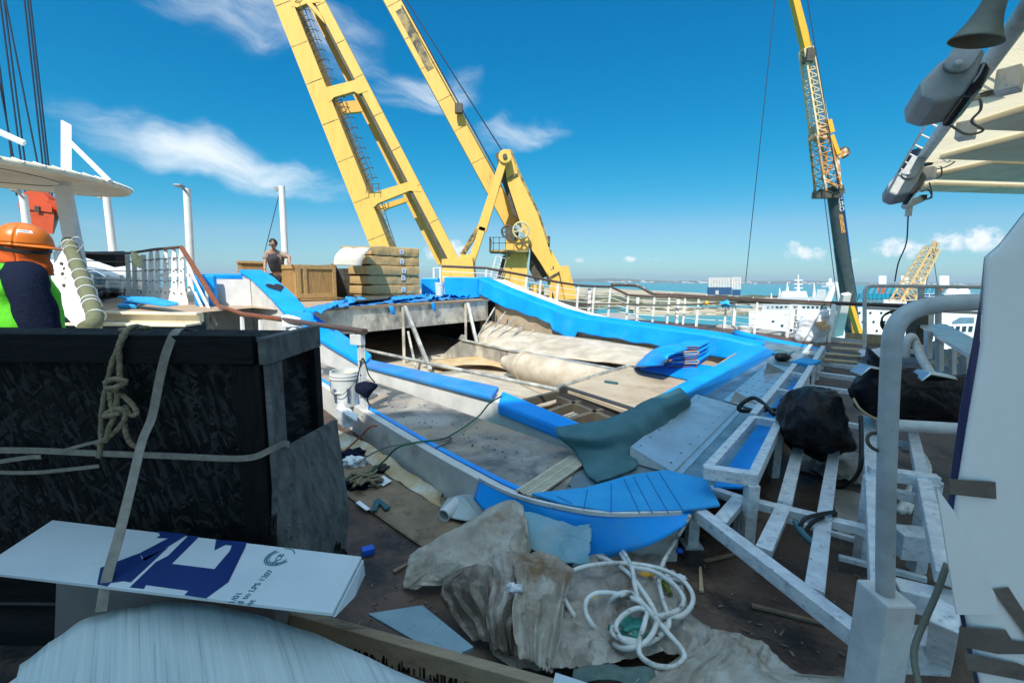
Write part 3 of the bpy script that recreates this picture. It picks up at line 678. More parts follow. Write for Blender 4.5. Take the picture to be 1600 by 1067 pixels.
# pump duct: cone into a cylinder
ca, cb_, cc = Zp(766, 572, -.16), Zp(818, 572, -.08), Zp(985, 612, -.12)
dv_ = (cc - cb_).normalized()
g = G(); g.tube([cb_ - dv_ * .55, cb_ - dv_ * .02, cb_, cb_ + dv_ * .07, cb_ + dv_ * .075, cc], [.12, .27, .30, .30, .275, .275], 28); g.build('pump_duct', m_liner, pool, smooth=2)
g = G(); g.patch([[Zp(640, 590, -.2), Zp(720, 580, -.2), Zp(790, 590, -.25)], [Zp(700, 612, -.16), Zp(780, 615, -.12), Zp(840, 612, -.3)], [Zp(760, 640, -.1), Zp(830, 640, -.1), Zp(880, 625, -.34)]], 18, 14, .015, 2)
g.build('liner_panel', m_liner, pool, smooth=True, solid=.02)
G().tube([Zp(560, 544, .3), Zp(700, 574, .3), Zp(872, 609, .32)], .026, 10).build('pipe', m_steel, pool, smooth=2)
# brown plate and black channel near the corner
PL = [Zp(878, 606, .2), Zp(985, 573, .2), Zp(1105, 598, .2), Zp(1003, 650, .2)]
G().prism(PL, (0, 0, -.04)).build('brown_plate', m_plate, pool)
g = G()
for a, b in (((872, 612), (1005, 657)),): g.bar(Zp(*a, .12), Zp(*b, .12), .07, .2)
g.build('channel', m_black, pool)
g = G()
for a, b in (((800, 635), (872, 616)), ((835, 655), (905, 632)), ((868, 668), (940, 645)), ((872, 625), (955, 660))): g.bar(Zp(*a, .1), Zp(*b, .1), .06, .1)
g.build('grid_beam', m_dksteel, pool)
g = G()
rnd = random.Random(5)
for i in range(16):
    t = i / 15; p = PL[0].lerp(PL[1], t) + V((-.02, .03, .015)); g.box(p, (.1, .05, .03), rnd.uniform(.2, .8))
g.build('bolt_strip', m_steel, pool)
G().bar(Zp(945, 596, .215), Zp(965, 599, .215), .04, .03).build('strip_offcut', m_tealdk, pool)
# near-right rolled pad
TZ = .46
ni = [(1000, 632), (1060, 600), (1120, 569), (1182, 537)]; no = [(1014, 647), (1073, 614), (1133, 580), (1197, 544)]; nb = [(1026, 656), (1085, 624), (1146, 589), (1212, 550)]
g = G(); vs_, fs_ = [], []
for a, b, c in zip(ni, no, nb):
    A, B_, C_ = Zp(*a, TZ), Zp(*b, TZ), Zp(*c, .31); vs_ += [V((A.x, A.y, .12)), A, A.lerp(B_, .5) + V((0, 0, .012)), B_, C_, V((C_.x, C_.y, .27))]
n6 = 6
for i in range(len(ni) - 1):
    for k in range(n6): fs_.append((i * n6 + k, i * n6 + (k + 1) % n6, (i + 1) * n6 + (k + 1) % n6, (i + 1) * n6 + k))
fs_ += [tuple(range(n6)), tuple(range((len(ni) - 1) * n6, len(ni) * n6))]
g.add(vs_, fs_); g.build('rim_pad', m_blue, pool, bevel=.018)
# far-right long pad: top strip, inner hanging sheet, white ledge behind
FO = [Pp(1196, 534, NU, 9.0), Pp(1130, 519, NU, 9.0), Pp(1000, 502, NU, 9.0), Pp(925, 492, NU, 9.0), Pp(885, 481, NU, 9.0), Pp(845, 466, NU, 9.0), Pp(800, 449, NU, 9.0), Pp(762, 432, NU, 9.0)]
inn = V((-.695, -.72, 0)) * .38
FI = [p + inn + V((0, 0, -.03)) for p in FO]
def cloth(top, drop, n, amp, seed, push):
    """sheet hanging from a polyline"""
    tl = smoothline(top, 8)
    def fn(a, b):
        x = a * (len(tl) - 1); i = min(int(x), len(tl) - 2); p = tl[i].lerp(tl[i + 1], x - i)
        d = drop(a); wv = amp * b * (MN.noise(V((p.x * 1.6, p.y * 1.6, seed))) + .5 * MN.noise(V((p.x * 5, p.y * 5, seed + b))))
        return p + V((-.695, -.72, 0)) * (push * b + wv) + V((0, 0, -d * b + .06 * b * MN.noise(V((p.x * 2, p.y * 2, seed + 7)))))
    return G().grid(fn, n, 10)
g = G(); padrun(g, FI, FO, .08); g.build('rim_pad', m_blue, pool, bevel=.025)
def dr(a):
    return .36 + (.16 if .45 < a < .6 else 0) + .25 * max(0, a - .55)
cloth([p + V((-.005, -.005, -.02)) for p in FI], dr, 90, .06, 4.2, .05).build('hanging_sheet', m_blue, pool, smooth=True, solid=.012)
g = G()
for i in range(len(FI) - 1):
    a, b = FI[i] + V((.05, .05, 0)), FI[i + 1] + V((.05, .05, 0)); q = lambda p, z: V((p.x, p.y, z)); e = V((.12, .12, 0))
    g.hexa([q(a, TF), q(b, TF), q(b, TF) + e, q(a, TF) + e], [q(a, a.z - .1), q(b, b.z - .1), q(b, b.z - .1) + e, q(a, a.z - .1) + e])
g.build('tank_wall', m_plate, pool)
LO = [p + V((.695, .72, 0)) * .75 + V((0, 0, -.10)) for p in FO]
g = G(); padrun(g, [p + V((.01, .01, -.06)) for p in FO[2:]], LO[2:], .06); g.build('outer_ledge', m_white, pool)
# far end pads of the upper level
EA, EB = FO[7], Yp(695, 432, 13.2)
g = G(); a, b = FO[7] + inn * .5, Yp(694, 431, 13.4); g.hexa([V((b.x, b.y, 1.0)), V((a.x, a.y, 1.0)), V((a.x, a.y + .3, 1.0)), V((b.x, b.y + .3, 1.0))], [V((b.x, b.y, 1.63)), V((a.x, a.y, 1.63)), V((a.x, a.y + .3, 1.63)), V((b.x, b.y + .3, 1.63))])
g.build('end_pad', m_blue, pool, bevel=.03)
a, b = Yp(685, 431, 14.2), Yp(658, 431, 14.2)
G().hexa([V((b.x, b.y, 1.0)), V((a.x, a.y, 1.0)), V((a.x, a.y + .3, 1.0)), V((b.x, b.y + .3, 1.0))], [V((b.x, b.y, 1.6)), V((a.x, a.y, 1.6)), V((a.x, a.y + .3, 1.6)), V((b.x, b.y + .3, 1.6))]).build('end_pad', m_blue, pool, bevel=.03)
# curb round the raised floor
cb = thing('curb', 'low white curb edged with a blue strip, sweeping round the grey floor', 'curb', (-.6, 3.2, 0))
nin = []
for i, p in enumerate(ci):
    t = (ci[min(i + 1, len(ci) - 1)] - ci[max(i - 1, 0)]).normalized(); nin.append(V((-t.y, t.x, 0)))
g = G(); 
for i in range(len(ci) - 1):
    a, b = ci[i], ci[i + 1]; na, nb = nin[i] * -.02, nin[i + 1] * -.02; ia, ib = nin[i] * .05, nin[i + 1] * .05
    q = lambda p, z: V((p.x, p.y, z))
    g.hexa([q(a + na, 0), q(b + nb, 0), q(b + ib, 0), q(a + ia, 0)], [q(a + na, .285), q(b + nb, .285), q(b + ib, .285), q(a + ia, .285)])
g.build('curb_wall', mat('curb_white', (.60, .59, .56), (.46, .45, .42), 3, .55, bump=.15, c3=(.36, .28, .2), s3=2.4, lo3=.58, hi3=.72), cb)
g = G()
for i in range(len(ci) - 1):
    a, b = ci[i], ci[i + 1]
    g.hexa([a + nin[i] * .055 + V((0, 0, .002)), b + nin[i + 1] * .055 + V((0, 0, .002)), b + nin[i + 1] * .095 + V((0, 0, .002)), a + nin[i] * .095 + V((0, 0, .002))], [a + nin[i] * .055 + V((0, 0, .014)), b + nin[i + 1] * .055 + V((0, 0, .014)), b + nin[i + 1] * .095 + V((0, 0, .014)), a + nin[i] * .095 + V((0, 0, .014))])
g.build('edge_strip', m_blue, cb)
# blue vinyl skirt and fan-shaped floor pad at the curved end
sk = [i for i, p in enumerate(ci) if p.x > -.22]; tl = [ci[i] + nin[i] * -.03 + V((0, 0, .025)) for i in sk]
tl = tl + [V((1.03, 2.36, .30))]
def skf(a, b):
    x = a * (len(tl) - 1); i = min(int(x), len(tl) - 2); p = tl[i].lerp(tl[i + 1], x - i)
    d = .11 + .20 * min(a / .55, 1) if a < .55 else .31 * (1 - (a - .55) / .45) + .01
    out = V((.1, -1, 0)) if a > .3 else V((-.5, -.85, 0))
    return p + V((0, 0, -d * b)) + out * (.07 * b + .02 * math.sin(a * 17) * b)
tag(G().grid(skf, 40, 6).build('vinyl_skirt', m_blue, None, smooth=True, solid=.008), 'loose bright blue vinyl sheet hanging over the curved white curb', 'vinyl sheet')
tb_ = G()
for i in sk[:-1]: tb_.bar(ci[i] + nin[i] * -.034 + V((0, 0, .028)), ci[i + 1] + nin[i + 1] * -.034 + V((0, 0, .028)), .02, .022)
tb_.build('trim', m_gwhite, cb)
fan = [Zp(830, 774, .31), Zp(880, 790, .31), Zp(950, 802, .31), Zp(1068, 800, .31), Zp(1125, 792, .31), Zp(1104, 752, .31), Zp(1040, 737, .31), Zp(985, 745, .31), Zp(915, 765, .31)]
fp = G().prism(fan, (0, 0, .018)).build('fan_pad', m_bluemat, None, bevel=.005)
tag(fp, 'flat blue fan-shaped floor pad with radiating seams inside the curved curb', 'floor pad'); WL[fp.name] = fp.location.copy()
g = G()
for (a, b) in (((893, 786), (870, 775)), ((912, 795), (918, 765)), ((955, 800), (955, 755)), ((1000, 802), (975, 748)), ((1020, 802), (990, 745)), ((1045, 802), (1010, 741)), ((1066, 795), (1030, 738))):
    g.bar(Zp(*a, .3295), Zp(*b, .3295), .0045, .002)
WL['fan_pad'] = V(fp.location); g.build('seam', mat('seam_blue', (.006, .10, .30), (.01, .12, .34), 9, .6), fp)
# ------------------------------------------------------------------ dark shipping crate, left foreground
CF, CBk, CX, CT, CB0 = 1.65, 2.09, -.948, 1.375, .34
cr_t = thing('packing_crate', 'big blackened chipboard packing crate with a rope hitched over its top edge', 'crate', (-2.1, 1.87, .0))
G().box(((-3.6 + CX) / 2, (CF + CBk) / 2, (CB0 + CT) / 2 - .01), (3.6 + CX - .05, CBk - CF - .05, CT - CB0 - .04)).build('panel', m_osb, cr_t)
for nm, a, b, w_, h_, m_ in (
    ('batten', (-3.6, CF - .008, CT - .055), (CX - .036, CF - .008, CT - .055), .032, .11, m_dwood),
    ('batten', (-3.6, CF - .004, CB0 + .05), (CX - .036, CF - .004, CB0 + .05), .026, .1, m_dwood),
    ('batten', (CX + .002, CF - .023, CT - .058), (CX + .002, CBk, CT - .058), .036, .105, m_greyply),
    ('post', (CX - .075, CF - .0, CT - .113), (CX - .075, CF - .0, CB0 + .1), .11, .03, m_dwoodv),
    ('post', (CX - .0, CF + .045, CT - .113), (CX - .0, CF + .045, CB0), .024, .1, m_greyply),
    ('post', (CX - .0, CBk - .03, CT - .113), (CX - .0, CBk - .03, CB0), .03, .065, m_dwoodv),
    ('post', (-2.22, CF - .0, CT - .113), (-2.22, CF - .0, CB0 + .1), .12, .03, m_dwoodv),
    ('skid', (-3.6, CF + .06, .28), (CX - .1, CF + .06, .28), .1, .11, m_dwood),
    ('skid', (-3.6, CF + .0, .13), (CX - .3, CF + .0, .13), .14, .07, m_dwood)):
    up_ = (0, 1, 0) if nm == 'post' else (0, 0, 1)
    G().bar(a, b, w_, h_, up_).build(nm, m_, cr_t, bevel=.004)
# rope hitched on the crate front
def cf(px, py, o=.02): return Yp(px, py, CF - .022 - o)
rp = thing('rope', 'knotted hemp rope hanging down the front of the dark crate', 'rope', cf(180, 620))
g = G()
def twist(pts, r=.0095, k=6):
    p = smoothline(pts, k); g.tube(p, [r * (1 + .12 * math.sin(i * 2.1)) for i in range(len(p))], 8)
top = Yp(215, 512, CF + .1)
twist([Yp(228, 512, CF + .12), V((top.x, CF + .03, CT + .012)), cf(196, 520, .012), cf(178, 560), cf(170, 590), cf(160, 640), cf(158, 690, .012), cf(154, 715)])
twist([Yp(235, 513, CF + .2), Yp(205, 511, CF + .05), cf(187, 535), cf(187, 570), cf(186, 600, .03), cf(178, 612, .035)])
twist([cf(164, 598, .035), cf(178, 592, .045), cf(192, 594, .04), cf(198, 596, .03)])
twist([cf(198, 597, .03), cf(184, 604, .05), cf(170, 606, .04), cf(166, 600, .025), cf(176, 596, .02)])
twist([cf(172, 610, .03), cf(174, 630, .03), cf(178, 650, .035), cf(170, 670, .03), cf(166, 690)])
twist([cf(184, 612, .03), cf(182, 640, .03), cf(186, 645, .04), cf(164, 650, .045), cf(172, 642, .03), cf(186, 638, .04), cf(196, 645, .03), cf(192, 660, .03), cf(176, 678, .02), cf(152, 694, .012)])
twist([cf(190, 616, .02), cf(205, 630, .02), cf(214, 645, .02), cf(204, 648, .02), cf(196, 632, .02)])
twist([cf(194, 660, .02), cf(198, 680, .02), cf(206, 694, .02), cf(218, 700, .012)])
tag(g.build('rope_strands', m_rope, rp, smooth=True))
# horizontal strap round the crate
st = thing('strap', 'grey webbing strap tied level round the dark crate', 'strap', cf(200, 708))
def ribbon(pts, w_, up_, th=.003, k=6):
    p = smoothline(pts, k); up_ = V(up_); gg = G()
    for i in range(len(p) - 1):
        d0 = (p[min(i + 1, len(p) - 1)] - p[max(i - 1, 0)]).normalized(); d1 = (p[min(i + 2, len(p) - 1)] - p[i]).normalized()
        s0 = (up_ - d0 * up_.dot(d0)).normalized() * (w_ / 2); s1 = (up_ - d1 * up_.dot(d1)).normalized() * (w_ / 2)
        n0 = s0.cross(d0).normalized() * (th / 2); n1 = s1.cross(d1).normalized() * (th / 2)
        gg.hexa([p[i] - s0 - n0, p[i + 1] - s1 - n1, p[i + 1] - s1 + n1, p[i] - s0 + n0], [p[i] + s0 - n0, p[i + 1] + s1 - n1, p[i + 1] + s1 + n1, p[i] + s0 + n0])
    return gg
c1 = V((CX + .03, CF - .03, .935))
ribbon([cf(-40, 703, .012), cf(60, 704, .012), cf(150, 708, .012), cf(260, 712, .012), cf(380, 716, .012), V((CX + .01, CF - .032, .93)), V((CX + .03, CF + .02, .935)), Pp(452, 694, (1, 0), CX + .03)], .024, (0, 0, 1)).build('webbing', m_strap, st)
ribbon([cf(-30, 726, .016), cf(40, 715, .016), cf(64, 714, .013)], .016, (0, 0, 1)).build('webbing', m_strap, st)
ribbon([cf(-30, 737, .016), cf(55, 738, .016), cf(155, 728, .012)], .014, (0, 0, 1)).build('webbing', m_strap, st)
ribbon([cf(95, 705, .02), cf(130, 695, .02), cf(160, 688, .02)], .012, (0, 0, 1)).build('webbing', m_strap, st)
# long diagonal strap down to the panels
ds = ribbon([Yp(300, 517, CF + .12), Yp(278, 515, CF + .0), cf(262, 545, .01), cf(250, 590, .014), cf(238, 650, .03), Yp(222, 690, CF - .1), Yp(205, 760, CF - .2), Yp(185, 840, CF - .34), Yp(168, 900, CF - .42), Yp(158, 955, CF - .46)], .03, (1, .25, 0), k=5).build('tie_down_strap', m_strap)
tag(ds, 'long grey webbing strap running down over the white panel with blue print', 'strap')
# plywood leaning on the crate end
pw = [Yp(425, 716, 1.68), Yp(440, 700, 1.72), Yp(522, 655, 2.1), Yp(541, 790, 1.98), Yp(536, 868, 1.92), Yp(470, 862, 1.66), Yp(424, 846, 1.6)]
tag(G().prism(pw, (.018, -.012, .0)).build('plywood_sheet', m_greyply), 'weathered grey plywood sheet leaning against the dark crate', 'plywood')
g = G(); rnd = random.Random(2)
for i in range(26):
    a = Yp(rnd.uniform(418, 432), rnd.uniform(800, 850), 1.6); g.bar(a, a + V((rnd.uniform(-.01, .02), rnd.uniform(-.03, 0), rnd.uniform(-.06, -.02))), .006, .003)
for i in range(26):
    a = Yp(rnd.uniform(500, 545), rnd.uniform(845, 862), 1.85); g.bar(a, a + V((rnd.uniform(-.01, .02), rnd.uniform(-.03, 0), rnd.uniform(-.06, -.02))), .008, .003)
WL['plywood_sheet'] = V(bpy.data.objects['plywood_sheet'].location); g.build('splinters', m_dwood, bpy.data.objects['plywood_sheet'])
# grey carton below the printed panel
tag(G().hexa([Zp(85, 1000, .3), Zp(440, 1010, .3), Zp(470, 930, .3), Zp(100, 940, .3)], [Zp(88, 905, .585), Zp(420, 920, .585), Zp(470, 880, .585), Zp(92, 870, .585)]).build('carton', mat('grey_board', (.20, .20, .195), (.15, .15, .147), 3, .7, bump=.1)), 'plain grey carton standing under the white panel with blue print', 'carton')
# white panel with blue print
ZP = .66
pnl = thing('printed_board', 'white faced board with big dark blue lettering and small print', 'panel', Zp(280, 885, ZP - .04))
tl_, tr_, br_, bl_ = Zp(82, 812, ZP), Zp(565, 869, ZP), Zp(520, 957, ZP), Zp(-39, 891, ZP)
G().prism([bl_, br_, tr_, tl_], (0, 0, -.012)).build('board', m_panelw, pnl, bevel=.002)
G().prism([br_ + V((0, 0, -.013)), tr_ + V((0, 0, -.013)), tr_ + V((.0, .01, -.075)), br_.lerp(tr_, .5) + V((.012, .0, -.05))], (.006, 0, 0)).build('end_flap', m_panelw, pnl)
def ink(pts, z=ZP + .0006): return [Zp(px, py, z) for px, py in pts]
def C2(pts): return [(x * .375, 780 + y * .375) for x, y in pts]
g = G()
for poly in ([(655, 132), (783, 146), (602, 257), (583, 223), (700, 162), (650, 160), (668, 150)],
             [(785, 150), (830, 155), (716, 268), (878, 288), (893, 290), (957, 215), (966, 192), (940, 189), (893, 212), (900, 168), (1028, 178), (1022, 200), (952, 344), (858, 412), (768, 398), (785, 380), (608, 356), (600, 372), (540, 366), (650, 260), (700, 235)]):
    g.prism(ink(C2(poly)), (0, 0, .0006))
g.prism(ink(C2([(583, 223), (592, 248), (700, 200), (545, 345), (515, 340), (460, 348), (448, 362), (405, 354), (418, 285)])), (0, 0, .0006))
g.build('lettering', m_ink, pnl)
m_pr = mat('teal_print', (.01, .10, .16), (.012, .12, .18), 5, .5)
def ptext(name, s_, p0, p1, hpx):
    a, b = Zp(p0[0], p0[1], ZP + .001), Zp(p1[0], p1[1], ZP + .001)
    ex = (b - a).normalized(); ey = V((-ex.y, ex.x, 0)); text(name, s_, m_pr, a, ex, ey, hpx, pnl)
ptext('small_print', 'd to LPS 1207', (377, 944), (428, 890), .0265)
ptext('small_print', '1/01', (364, 943), (382, 923), .0265)
ptext('small_print', 'nt', (391, 946), (400, 937), .0265)
ptext('small_print', 'LPCB', (431, 884), (448, 861), .028)
rc = Zp(437, 869.5, ZP + .001); g = G()
for r0, a0, a1 in ((.047, 130, 330), (.040, 0, 360), (.047, 20, 100)):
    A = arc(rc, r0, a0, a1, 40, (1, 0, 0), (0, 1, 0)); B = arc(rc, r0 - .0035, a0, a1, 40, (1, 0, 0), (0, 1, 0))
    if r0 == .040: A = arc(rc, .033, 120, 340, 40, (1, 0, 0), (0, 1, 0)); B = arc(rc, .0305, 120, 340, 40, (1, 0, 0), (0, 1, 0))
    for i in range(40): g.add([A[i], A[i + 1], B[i + 1], B[i]], [(0, 1, 2, 3)])
for i in range(26):
    an = R(135 + i * 7.6); p = rc + V((math.cos(an), math.sin(an), 0)) * .0385; g.box(p + V((0, 0, .0003)), (.006, .003, .0004), an)
g.build('ring_emblem', m_pr, pnl)
# curved pale sheets at the very front
e0 = [(32, 1039, .50), (85, 1000, .525), (142, 964, .545), (220, 948, .56), (285, 941, .565), (375, 953, .555), (470, 985, .53), (560, 1021, .50), (680, 1075, .45)]
far_ = [Zp(a, b, z) for a, b, z in e0]; off = V((.42, -.50, -.10))
def shf(a, b):
    x = a * (len(far_) - 1); i = min(int(x), len(far_) - 2); k = x - i
    p = smooth_far[min(int(a * (len(smooth_far) - 1) + .5), len(smooth_far) - 1)]
    return p + off * b + V((0, 0, -.005 * math.sin(math.pi * a) * b - .004 * abs(math.sin(a * 9 * math.pi)) + .01 * MN.noise(p * 4 + V((b * 3, 0, 0)))))
smooth_far = smoothline(far_, 8)
tag(G().grid(shf, 64, 16).build('curved_sheet', m_foil, None, smooth=True, solid=.012), 'pale grooved insulation sheet bowed upwards at the front of the pile', 'sheet')
tag(G().prism([Zp(-20, 1090, .43), Zp(45, 1044, .43), Zp(120, 1050, .43), Zp(150, 1110, .43)], (0, 0, -.01)).build('flat_sheet', m_panelw), 'pale sheet lying flat beneath the bowed grooved sheet', 'sheet')
# mouldy timber beam and boards under the pile
a, b = Zp(430, 946, .40), Zp(905, 1078, .40)
tb = thing('timber_beam', 'long mouldy timber beam lying across the bottom of the view', 'beam', a.lerp(b, .5) - V((0, 0, .12)))
G().bar(a + V((0, 0, -.05)), b + V((0, 0, -.05)), .035, .10).build('beam', m_timber, tb, bevel=.003)
g = G(); rnd = random.Random(4)
for i in range(150):
    t = rnd.uniform(.08, .9); p = a.lerp(b, t) + V((-.004, -.0185, -.095)); h = rnd.uniform(.005, .035) * (1.2 - abs(t - .5)); g.box(p + V((0, 0, h / 2)), (rnd.uniform(.003, .009), .002, h), math.atan2(b.y - a.y, b.x - a.x))
g.build('mould_streaks', m_dwood, tb)
dn = (b - a).normalized(); pn = V((dn.y, -dn.x, 0))
tag(G().hexa([a + pn * .02 + V((-.1, 0, -.34)), b + pn * .02 + V((0, 0, -.34)), b + pn * .75 + V((0, 0, -.34)), a + pn * .75 + V((0, 0, -.34))],
             [a + pn * .02 + V((-.1, 0, -.095)), b + pn * .02 + V((0, 0, -.095)), b + pn * .75 + V((0, 0, -.16)), a + pn * .75 + V((0, 0, -.16))]).build('timber_crate', mat('mouldy_board', (.075, .068, .055), (.035, .033, .03), 6, .8, bump=.4, bsc=20, stretch=(1, 5, 3), c3=(.018, .018, .018), s3=4)), 'dark mouldy wooden crate lid below the timber beam', 'crate')
tag(G().prism([Zp(575, 958, .20), Zp(660, 945, .20), Zp(740, 1010, .20), Zp(700, 1030, .20)], (0, 0, -.012)).build('blue_board', mat('pale_blue_board', (.22, .33, .38), (.16, .25, .30), 5, .5, c3=(.06, .09, .11), s3=14, lo3=.63, hi3=.7)), 'pale blue board lying between the timber beam and the tarpaulin', 'board')
tag(G().prism([Zp(868, 1050, .41), Zp(945, 1075, .41), Zp(925, 1090, .41), Zp(862, 1075, .41)], (0, 0, -.008)).build('card_offcut', m_panelw), 'small white card offcut at the end of the timber beam', 'card')

# ------------------------------------------------------------------ left worker (seen from behind)
def skinmesh(verts, edges, sub=2, root=0):
    me = bpy.data.meshes.new('tmp'); me.from_pydata([V(p) for p, r in verts], edges, [])
    o = bpy.data.objects.new('tmp', me); col.objects.link(o)
    m = o.modifiers.new('skin', 'SKIN'); m.use_smooth_shade = True
    for i, (p, r) in enumerate(verts):
        s_ = me.skin_vertices[0].data[i]; s_.radius = r if isinstance(r, tuple) else (r, r); s_.use_root = (i == root)
    sb = o.modifiers.new('sub', 'SUBSURF'); sb.levels = sub; sb.render_levels = sub
    bpy.context.view_layer.update()
    dg = bpy.context.evaluated_depsgraph_get(); em = bpy.data.meshes.new_from_object(o.evaluated_get(dg))
    r_ = ([v.co.copy() for v in em.vertices], [tuple(p.vertices) for p in em.polygons])
    bpy.data.objects.remove(o); bpy.data.meshes.remove(me); bpy.data.meshes.remove(em)
    return r_
def hand(g, wrist, dirn, palm_n, curl=.5, s=1.0):
    """palm, four unequal fingers bent at the knuckles and a thumb from the side of the palm"""
    d = V(dirn).normalized(); n = V(palm_n); n = (n - d * n.dot(d)).normalized(); sd_ = d.cross(n)
    w0 = V(wrist)
    g.add(*skinmesh([(w0 - d * .02, (.026 * s, .02 * s)), (w0 + d * .03 * s, (.034 * s, .017 * s)), (w0 + d * .085 * s, (.038 * s, .014 * s))], [(0, 1), (1, 2)], 1))
    for k, ln in enumerate((.072, .08, .075, .058)):
        o = w0 + d * .085 * s + sd_ * ((k - 1.5) * .019 * s); vs_ = [(o - d * .012, .0095 * s)]; dd = d.copy(); p = o
        for j in range(3):
            dd = (dd * math.cos(curl * .8) + n * math.sin(curl * .8)).normalized(); p = p + dd * (ln * s * (.42, .32, .26)[j]); vs_.append((p, (.0088, .008, .0068)[j] * s))
        g.add(*skinmesh(vs_, [(0, 1), (1, 2), (2, 3)], 1))
    o = w0 + d * .025 * s - sd_ * .03 * s; t = (d * .6 - sd_ * .75 + n * .3).normalized()
    g.add(*skinmesh([(o, .013 * s), (o + t * .035 * s, .011 * s), (o + (t * .7 + d * .5).normalized() * .062 * s, .0095 * s), (o + (t * .4 + d * .9).normalized() * .082 * s, .0075 * s)], [(0, 1), (1, 2), (2, 3)], 1))
def head(g, c, rot, s=1.0):
    """skull, jaw, nose, brow, lips and ears in one go; c = centre between the ears, rot = facing (+y forward)"""
    M = rot
    def P(x, y, z): return V(c) + M @ V((x * s, y * s, z * s))
    vs = []; fs = []; nu, nv = 28, 20
    for j in range(nv + 1):
        th = math.pi * j / nv; zc = math.cos(th)
        for i in range(nu):
            ph = 2 * math.pi * i / nu; x = math.sin(th) * math.cos(ph); y = math.sin(th) * math.sin(ph); z = zc
            rx, ry, rz = .076, .098, .118
            if z < 0:
                k = 1 + .28 * z; x *= k; y = y * (1 + .16 * z) + (.10 * -z if y > 0 else .12 * z * z)
            X, Y_, Z_ = x * rx, y * ry, z * rz
            fx = abs(ph - math.pi / 2)
            if y > 0:
                if abs(X) < .018 and -.055 < Z_ < .012: Y_ += .024 * (1 - abs(X) / .018) * (1 - (Z_ + .03) ** 2 / .0018 if abs(Z_ + .03) < .042 else 0)
                if abs(abs(X) - .03) < .016 and abs(Z_) < .014: Y_ -= .008
                if abs(X) < .026 and abs(Z_ + .065) < .010: Y_ += .006
            vs.append(P(X, Y_, Z_))
    for j in range(nv):
        for i in range(nu):
            k = (i + 1) % nu; fs.append((j * nu + i, (j + 1) * nu + i, (j + 1) * nu + k, j * nu + k))
    g.add(vs, fs)
    for sx in (-1, 1): g.ball(P(sx * .079, -.008, -.012), (.009 * s, .02 * s, .032 * s), 10, 6, M=M)
wx, wy = -3.27, 2.92
w1 = thing('person', 'worker seen from behind in an orange hard hat, orange neck cover and green vest', 'person', (wx, wy, 0))
RB = Matrix.Rotation(R(-36), 3, 'Z')
W = lambda x, y, z: V((wx, wy, 0)) + (RB @ V((x, y, z))) * 1.045
g = G()
sk_v = [(W(0, 0, .92), .13), (W(0, -.01, 1.1), .125), (W(0, -.02, 1.36), (.17, .12)), (W(0, .0, 1.50), (.14, .09)), (W(0, .02, 1.58), .06), (W(0, .03, 1.62), .055),
        (W(-.20, 0, 1.47), .072), (W(-.28, .02, 1.18), .055), (W(-.22, .14, .94), .032), (W(.20, 0, 1.47), .085), (W(.28, .02, 1.18), .07), (W(.22, .14, .94), .032),
        (W(-.1, 0, .84), .09), (W(-.11, .03, .48), .058), (W(-.11, -.01, .08), .04), (W(-.11, .12, .035), .032), (W(.1, 0, .84), .09), (W(.11, .03, .48), .058), (W(.11, -.01, .08), .04), (W(.11, .12, .035), .032), (W(.12, .0, 1.52), .085)]
sk_e = [(0, 1), (1, 2), (2, 3), (3, 4), (4, 5), (3, 6), (6, 7), (7, 8), (3, 20), (20, 9), (9, 10), (10, 11), (0, 12), (12, 13), (13, 14), (14, 15), (0, 16), (16, 17), (17, 18), (18, 19)]
g.add(*skinmesh(sk_v, sk_e)); HR = Matrix.Rotation(R(-64), 3, 'Z') @ Matrix.Rotation(R(-5), 3, 'X')
head(g, W(0, .04, 1.675), HR, 1.02)
for sx in (-1, 1): hand(g, W(sx * .22, .14, .94), RB @ V((0, .6, -.8)), RB @ V((-sx, 0, 0)), .5)
g.build('body', m_skin, w1, smooth=True)
def cloth_skin(idx, grow, name, m_, extra=None, par=None):
    mp_ = {k: i for i, k in enumerate(idx)}
    vv = [(sk_v[k][0], tuple(x + grow for x in (sk_v[k][1] if isinstance(sk_v[k][1], tuple) else (sk_v[k][1],) * 2))) for k in idx]
    ee = [(mp_[a], mp_[b]) for a, b in sk_e if a in mp_ and b in mp_]
    gg = G(); gg.add(*skinmesh(vv, ee)); return gg
gg = cloth_skin([0, 1, 2, 3, 4, 6, 7, 8, 9, 10, 11, 20], .03, 'jacket', m_navy)
for v in gg.v: v += V((MN.noise(v * 9), MN.noise(v * 9 + V((5, 0, 0))), 0)) * .016 + V((1, 1, 0)) * (.010 * (abs(MN.noise(V((v.x * 4, v.y * 4, v.z * 14)))) - .25))
jk = gg.build('jacket', m_navy, w1, smooth=True)
gg = cloth_skin([0, 12, 13, 14, 16, 17, 18], .022, 'trousers', m_navy); gg.build('trousers', m_trous, w1, smooth=True)
g = G(); 
for sx in (-1, 1): g.ball(W(sx * .11, .05, .045), (.055, .14, .055), 14, 8)
g.build('boots', m_black, w1, smooth=True)
